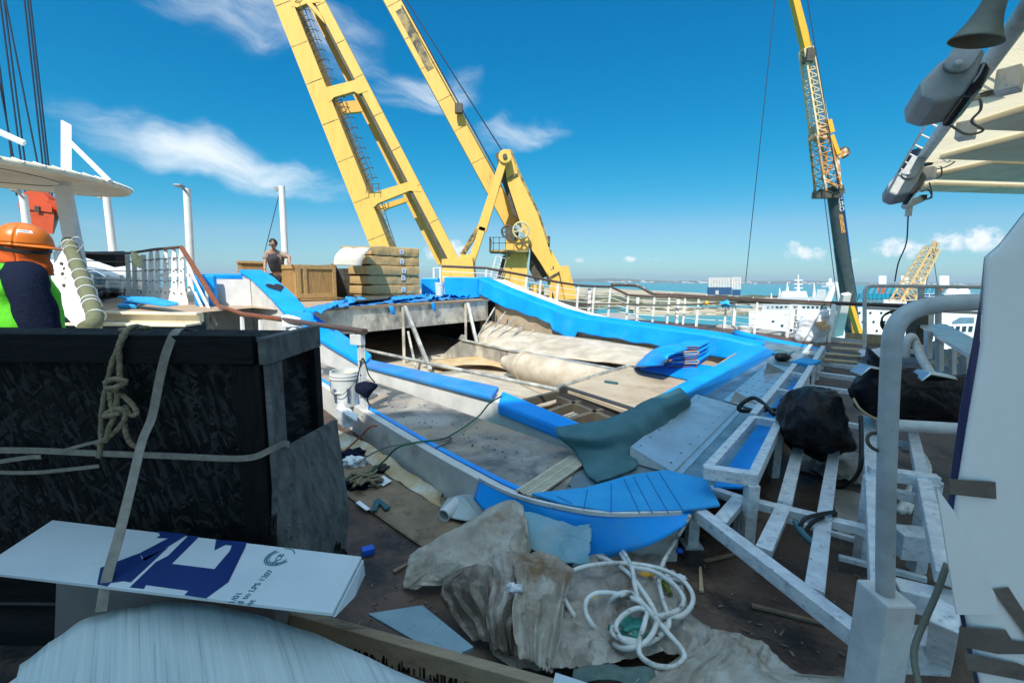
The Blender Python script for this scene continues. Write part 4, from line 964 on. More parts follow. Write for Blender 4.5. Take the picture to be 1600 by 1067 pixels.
# vest: shell over the torso, open at the arms
def vest(a, b):
    an = 2 * math.pi * a; z = .95 + (1.59 - .95) * b
    rx = .225 + .02 * math.sin(b * 3) - (.12 * max(0, (b - .74) / .26) ** 1.6); ry = .175 - (.07 * max(0, (b - .72) / .28))
    ca = math.cos(an)
    if b > .45: rx *= 1 - .40 * abs(ca) ** 3 * min(1, (b - .45) / .2)
    p = W(rx * ca, ry * math.sin(an) - .012, z)
    return p + V((MN.noise(p * 8), MN.noise(p * 8 + V((3, 0, 0))), 0)) * .012
vo = G().grid(vest, 48, 24).build('vest', m_vest, w1, smooth=True, solid=.008)
g = G()
for x0, x1, z0, z1 in ((-.165, -.03, 1.40, 1.46),):
    n_ = 10; lo_ = []; hi_ = []
    for i in range(n_ + 1):
        x = x0 + (x1 - x0) * i / n_; yb = -.192 * math.sqrt(max(0, 1 - (x / .25) ** 2)) - .014
        lo_.append(W(x, yb, z0 + .06 * i / n_)); hi_.append(W(x + .03, yb + .012, z1 + .04 * i / n_))
    for i in range(n_): g.add([lo_[i], lo_[i + 1], hi_[i + 1], hi_[i]], [(0, 1, 2, 3)])
g.build('reflector', m_vestd, vo, solid=.006)
# neck cover: draped cloth from hat to shoulders
def snood(a, b):
    an = 2 * math.pi * a; z = 1.72 - .20 * b
    rx = .104 - .006 * b + .01 * b * b; ry = .118 - .004 * b + .01 * b * b
    f = .0045 * math.sin(z * 75 + 3.5 * math.sin(an + .6)) * min(1, b * 3) + .010 * MN.noise(V((math.cos(an) * 2, math.sin(an) * 2, z * 12)))
    p = HR @ V(((rx + f) * math.cos(an), (ry + f) * math.sin(an), 0)); return W(0, .03, z) + V((p.x, p.y, 0))
G().grid(snood, 48, 26).build('neck_cover', m_snood, w1, smooth=True, solid=.006)
hc_ = W(0, .035, 1.725); g = G()
def dome(a, b):
    an = 2 * math.pi * a; th = R(94) * b
    r = math.sin(th); rid = 1 + .018 * max(0, 1 - abs(math.cos(an)) * 6) * r + (.02 * max(0, (b - .9) / .1))
    return hc_ + HR @ V((.119 * r * math.cos(an) * rid, .142 * r * math.sin(an) * rid, .128 * math.cos(th)))
g.grid(dome, 56, 18)
def brim(a, b):
    an = 2 * math.pi * a; ex = .004 + (.045 * max(0, math.sin(an)) ** 2)
    return hc_ + HR @ V(((.119 + ex * b) * math.cos(an), (.142 + ex * b) * math.sin(an), -.008 - .018 * b))
g.grid(brim, 56, 3)
hh = g.build('hard_hat', m_helmet, w1, smooth=True, solid=.005)
def sti(a, b):
    an = R(4 + 34 * a); th = R(52 + 9 * b); return hc_ + HR @ V((.1215 * math.sin(th) * math.cos(an), .1445 * math.sin(th) * math.sin(an), .1305 * math.cos(th)))
G().grid(sti, 10, 3).build('sticker', m_label, hh)
g = G()
for k in range(5):
    a0 = .2 + k * .12
    pts = [sti(a0, .3) , sti(a0 + .03, .7), sti(a0 + .06, .35)]
    g.tube([hc_ + (p - hc_) * 1.012 for p in pts], .0012, 5)
g.build('scrawl', m_ink, hh)
def hband(a, b):
    an = R(-52 + 150 * a); p = V((.113 * math.cos(an), .131 * math.sin(an), -.028 - .022 * b - .02 * math.sin(math.pi * a)))
    return hc_ + HR @ p
G().grid(hband, 30, 2).build('headband', m_rubber, hh, solid=.006)
# ------------------------------------------------------------------ stairs and railings, left
stp = thing('staircase', 'wide cream painted steps rising to the dusty upper landing', 'stairs', (-6.0, 6.6, 0))
for k in range(6):
    z = 1.0 - .175 * k; y = 7.06 - .30 * k
    G().box((-6.05, y - .15 + (.15 if k == 0 else 0), z / 2 - .0875), (1.9, .30 if k else .02, z - .175)).build('riser', m_cream, stp) if k else None
    if k: G().box((-6.05, y + .13, z - .0), (1.96, .36, .035)).build('tread', m_cream, stp, bevel=.008)
G().box((-6.05, 7.05, .986), (1.96, .16, .04)).build('nosing', m_cream, stp, bevel=.008)
G().box((-6.05, 7.12, .91), (1.9, .1, .13)).build('riser', m_cream, stp)
# right stair rail with cut-out gusset posts, landing part
rl = thing('stair_railing', 'white stair railing with flared drilled posts and varnished wooden handrail', 'railing', (-6.2, 8.0, 1.0))
H0 = Yp(284, 386, 9.0); H1 = Zp(340, 477, 1.07)
G().bar(H0 + V((-.01, 0, .0)), H1, .075, .06, w2=.075).build('handrail', m_hand, rl, bevel=.012)
HL = [H0, Yp(240, 390, 9.6), Yp(205, 395.5, 10.2), Yp(160, 396, 11.0), Yp(100, 393, 11.8)]
G().tube(HL, .03, 8).build('handrail', m_handg, rl, smooth=2)
def gusset(top, base, dirv, w0=.05, w1=.20, th=.03):
    """flat flared plate post"""
    d = V(dirv).normalized(); n = V((d.y, -d.x, 0)); h = (top - base)
    prof = [(0, w1), (.08, w1 * .95), (.25, w1 * .55), (.45, w1 * .42), (.8, w1 * .42), (1.0, w0)]
    L_ = [base + h * t - d * w_ / 2 for t, w_ in prof]; R_ = [base + h * t + d * w_ / 2 for t, w_ in prof]
    return G().prism([p - n * th / 2 for p in L_ + R_[::-1]], n * th)
for k, px in enumerate((236, 246, 259, 272, 283)):
    t = k / 4; tp = Yp(px, 391 - 4 * t, 9.75 - .7 * t); bs = Yp(px - 2 + 3 * t, 457 + 12 * t, 9.7 - .75 * t)
    bs = V((bs.x, bs.y, 1.0)); po = gusset(tp, bs, (.9, .3, 0), .05, .22).build('post', m_white, rl)
    g = G()
    for q_ in (.2, .4, .6, .8): g.ball(bs.lerp(tp, q_) + V((0, -.03, 0)), (.014, .014, .014), 6, 4)
    g.build('bolts', m_dksteel, po)
for k, (px, y) in enumerate(((203, 10.3), (213, 10.15), (228, 9.9))):
    tp = Yp(px - 4, 398, y); bs = V((Yp(px, 470, y).x, y, 1.0)); gusset(tp, bs, (.95, .25, 0), .09, .2).build('post', m_gwhite, rl)
g = G()
for fz in (.22, .42, .62, .82):
    p = [V((q.x, q.y, 1.0 + (q.z - 1.0) * fz)) for q in HL]; g.tube(p, .011, 6)
g.build('wire', m_dksteel, rl)
for fz in (.30, .60): G().bar(V((HL[1].x, HL[1].y, 1 + fz)), V((H0.x + .1, H0.y, 1 + fz)), .03, .06).build('mid_rail', m_white, rl)
for px, zt in ((322, .55), (341, .95)):
    tp = Zp(px, 470, 1.05) if px > 330 else Yp(px, 448, 8.55); gusset(tp + V((0, 0, -.03)), V((tp.x - .05, tp.y, .1)), (.7, -.7, 0), .08, .3).build('post', m_white, rl)
for fz in (.35, .65): G().bar(V((H0.x + .15, H0.y - .1, H0.z - fz)), V((H1.x - .05, H1.y, max(H1.z - fz, .3))), .03, .05).build('mid_rail', m_white, rl)
# level side rail along the curb
sr = thing('side_railing', 'weathered wooden handrail on white plate posts beside the curb, ending near the cap', 'railing', (-2.8, 5.6, 0))
pts = [H1, Zp(380, 491, 1.06), Zp(440, 499, 1.06), Zp(570, 518, 1.085)]
G().tube(pts[:3], .032, 10).build('handrail', m_hand, sr, smooth=2)
G().tube([pts[2], pts[2].lerp(pts[3], .5), pts[3]], .036, 12, flat=.8).build('handrail', m_handg, sr, smooth=2)
for px, py in ((378, 495), (407, 500)):
    tp = Zp(px, py, 1.02); gusset(tp, V((tp.x - .04, tp.y + .02, .1)), (.7, -.7, 0), .09, .26).build('post', m_white, sr)
tp = Zp(563, 522, 1.05); dd = V((.62, -.78, 0)); n = V((dd.y, -dd.x, 0))
po = gusset(tp, V((tp.x - .0, tp.y + .03, 0)), dd, .085, .21, .05)
po = po.build('post', m_gwhite, sr, bevel=.004)
G().box(tp + V((-.03, .0, -.055)), (.15, .06, .1), -.5).build('bracket', m_gwhite, po, bevel=.004)
g = G()
for q_ in (.22, .5, .62, .75): g.ball(V((tp.x, tp.y - .035, 1.05 * q_)), (.010, .010, .010), 8, 5)
g.build('bolts', m_dksteel, po)
# dark cap hanging on the post
hp = thing('face_mask', 'dark navy cloth mask hanging by its loops on the end post of the railing', 'mask', Zp(572, 600, .85))
yy = tp.y - .05
g = G().patch([[Yp(555, 602, yy), Yp(566, 596, yy - .05), Yp(578, 597, yy - .05), Yp(590, 600, yy)], [Yp(556, 612, yy), Yp(566, 611, yy - .08), Yp(578, 608, yy - .08), Yp(589, 606, yy)], [Yp(565, 618, yy), Yp(571, 621, yy - .05), Yp(576, 621, yy - .05), Yp(582, 610, yy)]], 12, 10, .006, 20)
g.build('cloth', m_navy, hp, smooth=True, solid=.008)
g = G(); g.tube(smoothline([Yp(556, 603, yy), Yp(560, 585, yy), Yp(564, 565, yy), Yp(567, 560, yy - .01), Yp(571, 568, yy), Yp(576, 585, yy), Yp(586, 598, yy)], 5), .006, 6)
g.tube(smoothline([Yp(574, 620, yy), Yp(575, 628, yy), Yp(579, 634, yy)], 4), .008, 6); g.build('loop', m_rubber, hp)
G().ball(Yp(567, 561, yy), (.012, .015, .012), 8, 6).build('peg', m_dksteel, hp)
# bucket behind the post
def bucket(name, label, base, r, h, m_, grp=None, handle=True):
    t = thing(name, label, 'bucket', base, grp)
    prof = [(r * .84, 0), (r * .86, .01), (r * .97, h * .8), (r * 1.04, h * .8 + .002), (r * 1.04, h * .83), (r * .98, h * .835), (r * 1.05, h * .9), (r * 1.05, h * .93), (r, h * .935), (r * 1.02, h), (r * .93, h), (r * .93, h * .9), (r * .8, .02)]
    G().lathe(prof, base, n=28).build('shell', m_, t, smooth=2)
    if handle: G().tube(smoothline([V(base) + V((-r * 1.05, 0, h * .8)), V(base) + V((-r * .6, -r * .95, h * .45)), V(base) + V((r * .2, -r * 1.12, h * .42)), V(base) + V((r * 1.02, -r * .2, h * .8))], 6), .004, 6).build('handle', m_dksteel, t)
    return t
bp_ = Zp(541, 632, ZF)
bk = bucket('bucket', 'white plastic bucket with blue print behind the end post of the railing', bp_, .145, .36, m_plast)
g = G()
for a0 in (-118, -62):
    for k in range(9):
        for j in range(2):
            an = R(a0 + j * 7 + random.uniform(-1, 1)); rr = .137 + .0125 * (k / 9); z = .06 + k * .017
            g.box(bp_ + V((math.cos(an) * rr, math.sin(an) * rr, z)), (.010, .004, .012), an + math.pi / 2)
g.build('print', m_ink, bk); G().box(bp_ + V((-.03, -.142, .16)), (.05, .008, .01)).build('grip', m_label, bk)
G().ball(bp_ + V((.05, .02, .345)), (.07, .07, .02), 10, 6, amp=.3).build('residue', m_ragy, bk)
# rags
def rag(name, label, ctrl, m_, amp=.02, nu=18, grp=None, sol=.006, freq=9, cat='cloth'):
    return tag(G().patch(ctrl, nu, nu, amp, freq, seed=len(name) + len(label)).build(name, m_, None, smooth=True, solid=sol), label, cat, grp)
rag('cloth', 'pale blue cloth draped over the curb below the bucket', [[Zp(530, 630, .305), Zp(546, 638, .32), Zp(560, 647, .305)], [Zp(527, 638, .31), Zp(543, 646, .345), Zp(558, 655, .315)], [Zp(528, 648, .24), Zp(540, 656, .25), Zp(553, 662, .26)], [Zp(529, 662, .13), Zp(537, 668, .12), Zp(545, 668, .2)]], m_rag, .02, 26)
rag('cloth', 'white cloth hung over the wooden handrail near the dark crate', [[Zp(448, 515, .95), Zp(462, 518, .95), Zp(476, 508, 1.0)], [Zp(440, 494, 1.1), Zp(452, 492, 1.11), Zp(470, 497, 1.1)], [Zp(442, 510, 1.0), Zp(455, 510, 1.0), Zp(470, 512, 1.0)]], m_rag, .012)
rag('rag', 'yellow and white rag tied to the landing railing', [[Yp(203, 393, 10.1), Yp(214, 394, 10.0)], [Yp(206, 404, 9.9), Yp(221, 404, 9.9)], [Yp(208, 412, 9.9), Yp(224, 414, 9.9)], [Yp(214, 418, 9.9), Yp(227, 420, 9.9)]], m_ragy, .05)
# blue cushions on the landing edge
def slab(name, label, quad, th, m_, cat, grp=None, bev=.015):
    o = G().prism(quad, (0, 0, th)).build(name, m_, None, bevel=bev); return tag(o, label, cat, grp)
slab('cushion', 'blue foam pad lying across the other pad on the landing edge', [Yp(183, 466, 8.6) + V((0, 0, 0)), Yp(205, 472, 7.6), Yp(256, 480, 6.95), Yp(280, 477, 7.0), Yp(240, 468, 7.9)], .05, m_bluemat, 'pad')
slab('cushion', 'short blue foam pad under the longer pad on the landing edge', [V((p.x, p.y, 1.01)) for p in (Zp(184, 483, 1.0), Zp(214, 483, 1.0), Zp(224, 474, 1.0), Zp(196, 474, 1.0))], .07, m_bluemat, 'pad')
# dark tarpaulin heap on the landing
tag(G().patch([[Zp(150, 470, 1.0), Zp(170, 462, 1.0), Zp(195, 460, 1.0), Zp(232, 462, 1.0)], [Zp(150, 460, 1.25), Zp(170, 455, 1.2), Zp(195, 455, 1.15), Zp(225, 458, 1.05)], [Zp(150, 452, 1.05), Zp(170, 450, 1.05), Zp(195, 451, 1.05), Zp(225, 454, 1.02)]], 24, 10, .08, 3).build('black_tarpaulin', m_bag, None, smooth=True), 'black tarpaulin heaped on the landing behind the pads', 'tarpaulin')
# carpet-wrapped stair rail
cw = thing('wrapped_railing', 'stair rail wrapped in olive carpet and bound with white ties', 'railing', (-6.8, 7.0, .6))
c0, c1 = Yp(108, 380, 7.9), Yp(152, 500, 6.15)
axis = [c0 + V((-.15, .15, -.05)), c0, c0.lerp(c1, .3) + V((.0, 0, .01)), c0.lerp(c1, .65), c1 + V((-.03, 0, .02)), c1 + V((.06, -.25, -.1))]
ax_s = smoothline(axis, 6)
G().tube(ax_s, [.098 * (1 + .06 * MN.noise(p * 5)) for p in ax_s], 16).build('carpet', m_gcarpet, cw, smooth=True)
for t in (.04, .13, .33, .47, .58, .68, .80, .84, .96):
    p = c0.lerp(c1, t); d = (c1 - c0).normalized(); x = d.orthogonal().normalized(); y = d.cross(x)
    G().tube([p + (x * math.cos(a) + y * math.sin(a)) * .104 for a in [2 * math.pi * i / 18 for i in range(18)]], .011, 6, closed=True).build('tie', m_rag, cw)
pl = [Yp(83, 395, 8.0), Yp(96, 380, 7.95), Yp(118, 450, 6.9), Yp(150, 505, 6.1), Yp(120, 512, 6.1), Yp(90, 482, 7.2)]
G().prism(pl, (.03, .03, 0)).build('side_plate', m_white, cw)
g = G()
for (px, py, y) in ((96, 412, 7.6), (101, 420, 7.5), (98, 428, 7.4), (104, 436, 7.3), (100, 446, 7.2), (108, 452, 7.1)): g.ball(Yp(px, py, y - .02), (.03, .02, .03), 8, 6)
g.build('bolts', m_dksteel, cw)
g = G(); g.tube(smoothline([Yp(112, 402, 7.5), Yp(130, 382, 7.5), Yp(118, 370, 7.4), Yp(96, 388, 7.6)], 5), .006, 5); g.tube(smoothline([Yp(118, 424, 7.2), Yp(140, 420, 7.2), Yp(165, 432, 7.2)], 5), .005, 5); g.build('loose_tie', m_rag, cw)
# old steel handrail beside it
hr_ = thing('steel_handrail', 'scuffed flat steel handrail end at the foot of the stairs', 'handrail', Yp(150, 500, 6.3))
G().bar(Yp(142, 432, 7.2), Yp(150, 512, 6.3), .05, .1).build('bar', m_steel, hr_); G().bar(Yp(150, 455, 7.0), Yp(158, 514, 6.3), .03, .08).build('bar', m_gwhite, hr_)
# boat with canopy behind the landing rail
bt = thing('motor_launch', 'white enclosed boat with tinted windows behind the landing railing', 'boat', Yp(170, 460, 13.6) * 1)
g = G().patch([[Yp(60, 470, 13), Yp(130, 470, 12.6), Yp(200, 470, 13.2), Yp(222, 462, 14)], [Yp(60, 440, 12.6), Yp(130, 438, 12.2), Yp(200, 440, 12.9), Yp(226, 430, 14)], [Yp(60, 420, 12.8), Yp(130, 415, 12.5), Yp(190, 419, 13.2), Yp(222, 416, 14.2)], [Yp(60, 409, 14), Yp(130, 402, 14), Yp(185, 410, 14.6), Yp(215, 414, 15)]], 30, 20)
g.build('hull', m_boat, bt, smooth=True, solid=.05)
for q4 in ([(128, 424), (152, 426), (163, 444), (130, 446)], [(62, 420), (84, 421), (84, 443), (62, 445)]):
    G().prism([Yp(px, py, 12.1 if px > 100 else 12.4) for px, py in q4], (0, .12, 0)).build('window', m_tint, bt, bevel=.02)
g = G()
for py in (434, 446): g.bar(Yp(132, py, 11.95), Yp(220, py + 2, 12.6), .05, .05)
for px in (145, 168, 190): g.bar(Yp(px, 430, 12.0), Yp(px, 462, 12.0), .06, .05)
g.build('rail', m_white, bt)
tag(G().prism([Yp(126, 395, 11.4), Yp(176, 394, 11.6), Yp(181, 404, 11.6), Yp(179, 418, 11.6), Yp(150, 408, 11.5), Yp(128, 401, 11.4)], (.0, .35, .05)).build('black_awning', m_bag), 'black tarpaulin stretched from the landing railing over the white boat', 'tarpaulin')
# lamp posts
def lamp(px, py, pxb, y, label, arm):
    tp = Yp(px, py, y); bs = Yp(pxb, 430, y); d = (bs - tp) / (tp.z - bs.z); b0 = tp + d * (tp.z - 1.0)
    t = thing('lamp_post', label, 'lamp post', b0, 'white lamp posts along the far rail')
    G().tube([b0, b0.lerp(tp, .5), tp], [.105, .1, .095], 16).build('pole', m_white, t, smooth=2)
    G().box(b0 + V((0, 0, .03)), (.4, .4, .06)).build('base_plate', m_white, t)
    if arm:
        e = Yp(arm[0], arm[1], y - .3); G().bar(tp + V((0, 0, -.12)), e, .05, .05).build('arm', m_spot, t)
        G().bar(e, e + (e - tp).normalized() * .3, .18, .06).build('lamp_head', m_spot, t, bevel=.02)
    else: G().box(tp + V((-.14, -.05, -.1)), (.12, .1, .1)).build('bracket', m_spot, t)
lamp(36, 304, 52, 13.5, 'white lamp post with a grey head beside the orange hook block', (28, 300))
lamp(166, 303, 181, 13.5, 'white lamp post rising behind the tip of the left canopy', None)
lamp(292, 295, 299, 13.0, 'white lamp post behind the varnished handrail', (284, 292))
lamp(440, 291, 447, 14.5, 'plain white lamp post behind the man at the crate', None)
# stay wire
tag(G().tube([Yp(436, 305, 14.5), Yp(412, 400, 14.5)], .012, 5).build('stay_wire', m_cable), 'thin wire slanting down from the white lamp post behind the man', 'wire')
# left canopy
cn = thing('oval_canopy', 'oval cream canopy on a slanted white pillar at the left edge', 'canopy', Yp(125, 470, 9.0))
cc_ = Yp(-148, 268, 8.2); ZC = cc_.z
def top_(a, b):
    an = 2 * math.pi * a; r = b
    x = 3.25 * r * math.cos(an); y = 2.7 * r * math.sin(an)
    return V((cc_.x + x, cc_.y + y, 3.62 + .20 * (1 - r * r) - .25 * (x / 3.25)))
def bot_(a, b):
    p = top_(a, b); return p + V((0, 0, -.09 - .14 * (1 - b * b)))
G().grid(top_, 64, 8).build('roof', m_white, cn, smooth=True)
G().grid(bot_, 64, 8).build('underside', m_canvas, cn, smooth=True)
g = G(); rim_ = [(top_(i / 64, 1) + bot_(i / 64, 1)) / 2 for i in range(64)]; g.tube(rim_, .062, 10, closed=True); g.build('rim', m_canvas, cn, smooth=True)
for i in range(70):
    p = top_(i / 70, .985) + V((0, 0, .02)); q = top_(i / 70 + .004, 1.03) + V((0, 0, -.01)); G().tube([p, q], .022, 5).build('lacing', m_gwhite, cn)
G().tube([bot_(i / 48, .66) + V((0, 0, -.004)) for i in range(48)], .012, 5, closed=True).build('seam', m_horn, cn)
pt, pb = Yp(103, 196, 8.9), Yp(133, 482, 8.9)
G().bar(pb, Yp(98, 290, 8.9), .30, .16, (0, 1, 0), .26, .14).build('pillar', m_white, cn, bevel=.02)
G().hexa([Yp(95, 292, 8.9) + V((0, 0, 0)), Yp(112, 292, 8.9), Yp(112, 292, 9.02), Yp(95, 292, 9.02)], [Yp(95, 187, 8.9), Yp(112, 196, 8.9), Yp(112, 196, 9.02), Yp(95, 187, 9.02)]).build('pillar_head', m_white, cn, bevel=.02)
G().tube([Yp(104, 217, 8.85), Yp(172, 284, 8.5)], .045, 8).build('strut', m_white, cn, smooth=2)
G().tube([Yp(-20, 198, 7.4), Yp(38, 224, 7.6)], .05, 8).build('strut', m_white, cn, smooth=2)
# orange hook block and wire falls
hb = thing('hook_block', 'huge orange crane hook block hanging on many wire falls', 'hook block', Yp(58, 362, 30))
yb = 30
ctr = Yp(56, 330, yb); g = G(); g.lathe([(0.02, 0), (1.12, 0), (1.12, .5), (.02, .5)], ctr + V((0, 0, .25)), (0, 1, 0), 28); g.build('sheave_cheek', m_orange, hb, smooth=2)
g = G().hexa([Yp(50, 364, yb), Yp(82, 366, yb), Yp(84, 366, yb + 1.4), Yp(52, 364, yb + 1.4)], [Yp(36, 332, yb - .05), Yp(85, 330, yb - .05), Yp(96, 330, yb + 2), Yp(46, 332, yb + 2)]); g.build('lower_block', m_orange, hb)
G().hexa([Yp(70, 345, yb + .1), Yp(90, 335, yb + .1), Yp(96, 338, yb + 2.2), Yp(80, 350, yb + 2.2)], [Yp(74, 312, yb - .02), Yp(90, 314, yb - .02), Yp(95, 318, yb + 2.2), Yp(80, 312, yb + 2.2)]).build('side_housing', m_orange, hb)
G().bar(Yp(30, 321, yb - .12), Yp(82, 328, yb - .12), .08, .35, (0, 0, 1)).build('cross_bar', m_orange, hb)
G().bar(Yp(58, 322, yb - .22), Yp(58, 331, yb - .22), .3, .04).build('axle_plate', m_dksteel, hb)
for (x0, y0, x1) in ((-14, 60, 32), (0, 0, 40), (6, 0, 46), (8, 0, 70), (38, 0, 73), (43, 0, 78), (47, 0, 82), (-20, -40, 26)):
    a = Yp(x0, y0, yb + .4); b = Yp(x1, 306 if x1 < 60 else 312, yb + .8); d = (a - b)
    G().tube([b, a + d * .6], .048, 6).build('wire_fall', m_cable, hb)
# ------------------------------------------------------------------ things on the upper level
PV, PU = V((.634, .773, 0)), V((-.773, .634, 0))
wc = thing('wooden_crate', 'open wooden crate with panelled sides standing on the blue upper level', 'crate', Zp(466, 470, 1.0))
c0 = Zp(466, 470, 1.02); Wc = .98; Dc = 1.15; Hc = .86
def cq(u_, v_, z): return c0 + PV * v_ + PU * u_ + V((0, 0, z))
def cbox(g, u0, u1, v0, v1, z0, z1): g.hexa([cq(u0, v0, z0), cq(u0, v1, z0), cq(u1, v1, z0), cq(u1, v0, z0)], [cq(u0, v0, z1), cq(u0, v1, z1), cq(u1, v1, z1), cq(u1, v0, z1)])
for nm, (u0, u1, v0, v1) in (('panel', (0, .02, 0, Wc)), ('panel', (0, Dc, 0, .02)), ('panel', (Dc - .02, Dc, .021, Wc)), ('panel', (.021, Dc - .021, Wc - .02, Wc))):
    g = G(); cbox(g, u0, u1, v0, v1, .08, Hc - .01); g.build(nm, m_wood, wc)
g = G(); cbox(g, .022, Dc - .022, .022, Wc - .022, .06, .09); g.build('floor', m_wood, wc)
for (u0, u1, v0, v1, z0, z1) in ((-.028, -.001, .0, Wc, Hc - .10, Hc), (-.028, -.001, 0, Wc, .06, .17), (-.029, -.001, -.0, .085, .171, Hc - .101), (-.029, -.001, .15, .23, .171, Hc - .101), (-.029, -.001, Wc - .09, Wc, .171, Hc - .101),
                                 (-.001, Dc, -.028, -.001, Hc - .10, Hc), (0, Dc, -.028, -.001, .06, .17), (.0, .09, -.029, -.001, .171, Hc - .101), (Dc - .1, Dc, -.029, -.001, .171, Hc - .101), (.08, .18, .1, .2, 0, .058), (.08, .18, Wc - .2, Wc - .1, 0, .058), (-.02, .1, 0.05, Wc, .0, .058), (Dc - .1, Dc, .1, Wc - .1, 0, .058), (-.03, .03, Wc - .12, Wc + .02, Hc + .001, Hc + .05)):
    g = G(); cbox(g, u0, u1, v0, v1, z0, z1); g.build('batten', m_woodb, wc, bevel=.003)
pa, pb = cq(.05, Wc + .03, Hc + .02), cq(1.0, Wc + .03, Hc + .02)
tag(G().prism([pa, pb, pb + PV * .42 + V((0, 0, -.86)), pa + PV * .42 + V((0, 0, -.86))], PV * .015 + V((0, 0, .006))).build('leaning_board', m_dpanel), 'plywood board, coloured as in shade, leaning on the right end of the wooden crate', 'board')  # dark colour stands for shade on the face turned right
bc = thing('small_crate', 'low wooden crate half hidden behind the standing man', 'crate', Yp(393, 424, 12.5))
G().box(Yp(393, 418, 12.6), (.6, .5, .3), .7).build('box', m_wood, bc)
for o_ in (.14, -.12): G().box(Yp(393, 418, 12.58) + V((0, 0, o_)), (.66, .56, .06), .7).build('batten', m_woodb, bc)
# stack of five paper-wrapped packs
s0 = Zp(575, 462, 1.06); s0 = Yp(575, 461, 11.6); Ws, Ds = 1.72, .95
def sq(u_, v_, z): return s0 + PV * v_ + PU * u_ + V((0, 0, z))
pal = thing('pallet', 'low wooden pallet beneath the five paper-wrapped packs', 'pallet', s0)
for k in range(4):
    g = G(); v0 = .02 + k * (Ws - .14) / 3; g.hexa([sq(0, v0, -.1), sq(0, v0 + .1, -.1), sq(Ds, v0 + .1, -.1), sq(Ds, v0, -.1)], [sq(0, v0, -.03), sq(0, v0 + .1, -.03), sq(Ds, v0 + .1, -.03), sq(Ds, v0, -.03)]); g.build('bearer', m_woodb, pal)
g = G(); g.hexa([sq(0, 0, -.029), sq(0, Ws, -.029), sq(Ds, Ws, -.029), sq(Ds, 0, -.029)], [sq(0, 0, -.005), sq(0, Ws, -.005), sq(Ds, Ws, -.005), sq(Ds, 0, -.005)]); g.build('deck_boards', m_woodb, pal)
Hs = .262; lay = ('bottom pack of the stack of brown paper packs, resting on the pallet', 'second pack up in the stack of brown paper packs', 'middle pack of the stack of five brown paper packs', 'fourth pack up in the brown paper stack, just below the top one', 'topmost brown paper pack of the stack of five')
pf = None
for k in range(5):
    z0 = k * Hs; sh = (.0, .02, -.01, .03, .02)[k]; inset = .0 if k < 4 else .14
    t = thing('paper_pack', lay[k], 'paper pack', sq(.4, .6, z0), 'paper-wrapped packs stacked on the pallet')
    def pk(a, b, z0=z0, sh=sh, inset=inset, k=k):
        # cross-section loop round the pack (b) along its width (a)
        an = 2 * math.pi * b; cx, cz = math.cos(an), math.sin(an); p_ = .12
        x = (abs(cx) ** p_) * (1 if cx >= 0 else -1); z = (abs(cz) ** p_) * (1 if cz >= 0 else -1)
        v_ = inset + (Ws - inset) * a; e = a * 9; e = min(1, .80 + .20 * e)
        q_ = sq(Ds / 2 + sh - x * Ds / 2, v_ + sh, z0 + Hs / 2 + z * (Hs / 2 - .003) * e)
        w_ = .022 * MN.noise(q_ * 4 + V((k, 0, 0))) + .009 * MN.noise(q_ * 14)
        return q_ - PU * w_ + V((0, 0, .5 * w_))
    g = G().grid(pk, 40, 40)
    for a_ in (0, 1):
        lp = [pk(a_, i / 40) for i in range(40)]; c_ = sum(lp, V((0, 0, 0))) / 40 + PV * (-.02 if a_ == 0 else .0); g.add(lp + [c_], [(i, (i + 1) % 40, 40) for i in range(40)])
    g.build('wrapping', m_kraft, t, smooth=2)
    v_ = 1.06 + (0, .02, .03, .0, -.01)[k]; pz = z0 + Hs * (.5 if k != 1 else .74)
    lb = G().hexa([sq(-.025 + sh, v_, pz - .06), sq(-.025 + sh, v_ + .13, pz - .06), sq(-.018 + sh, v_ + .13, pz - .06), sq(-.018 + sh, v_, pz - .06)], [sq(-.025 + sh, v_, pz + .07), sq(-.025 + sh, v_ + .13, pz + .07), sq(-.018 + sh, v_ + .13, pz + .07), sq(-.018 + sh, v_, pz + .07)]).build('label', m_label, t)
    g = G()
    for j in range(3): a_ = sq(-.0265 + sh, v_ + .02, pz + .03 - .03 * j); g.bar(a_, a_ + PV * (.09, .06, .08)[j], .003, .011)
    g.build('print', m_ink, lb)
# cream foam sheet draped over rolls beside the stack, grey boxes below
fs = thing('foam_roll', 'cream foam sheet bent over the grey cartons next to the paper stack', 'foam sheet', Yp(550, 460, 11.3))
y0 = 11.2; prof = [(527, 419), (529, 405), (536, 395), (548, 389), (562, 388), (572, 390)]
fr = [Yp(522, 403, y0), Yp(526, 396, y0 - .02), Yp(535, 390, y0), Yp(545, 388, y0 + .1), Yp(576, 388, y0 + .4)]
def foam(a, b):
    p = smoothline([Yp(565, 416, 10.95), Yp(568, 402, 10.98), Yp(576, 391, 11.15), Yp(580, 388, 11.5)], 8) ; q_ = smoothline([Yp(521, 414, 10.75), Yp(524, 400, 10.8), Yp(532, 391, 10.95), Yp(540, 387, 11.4)], 8)
    i = min(int(b * (len(p) - 1) + .5), len(p) - 1); return q_[i].lerp(p[i], a)
G().grid(foam, 4, 24).build('sheet', m_foamw, fs, smooth=True, solid=.03)
G().patch([[Yp(531, 386.5, 11.3), Yp(550, 388.5, 11.2), Yp(575, 391, 11.25)], [Yp(533, 384.5, 11.6), Yp(552, 386, 11.5), Yp(580, 387.5, 11.5)]], 16, 4, .04, 4).build('paper_cover', m_kraft, fs, smooth=True, solid=.02)
tag(G().box(Yp(552, 440, 12.5), (.75, .5, .72), .75).build('carton', m_dpanel, bevel=.01), 'dark grey carton under the cream foam sheet', 'carton')
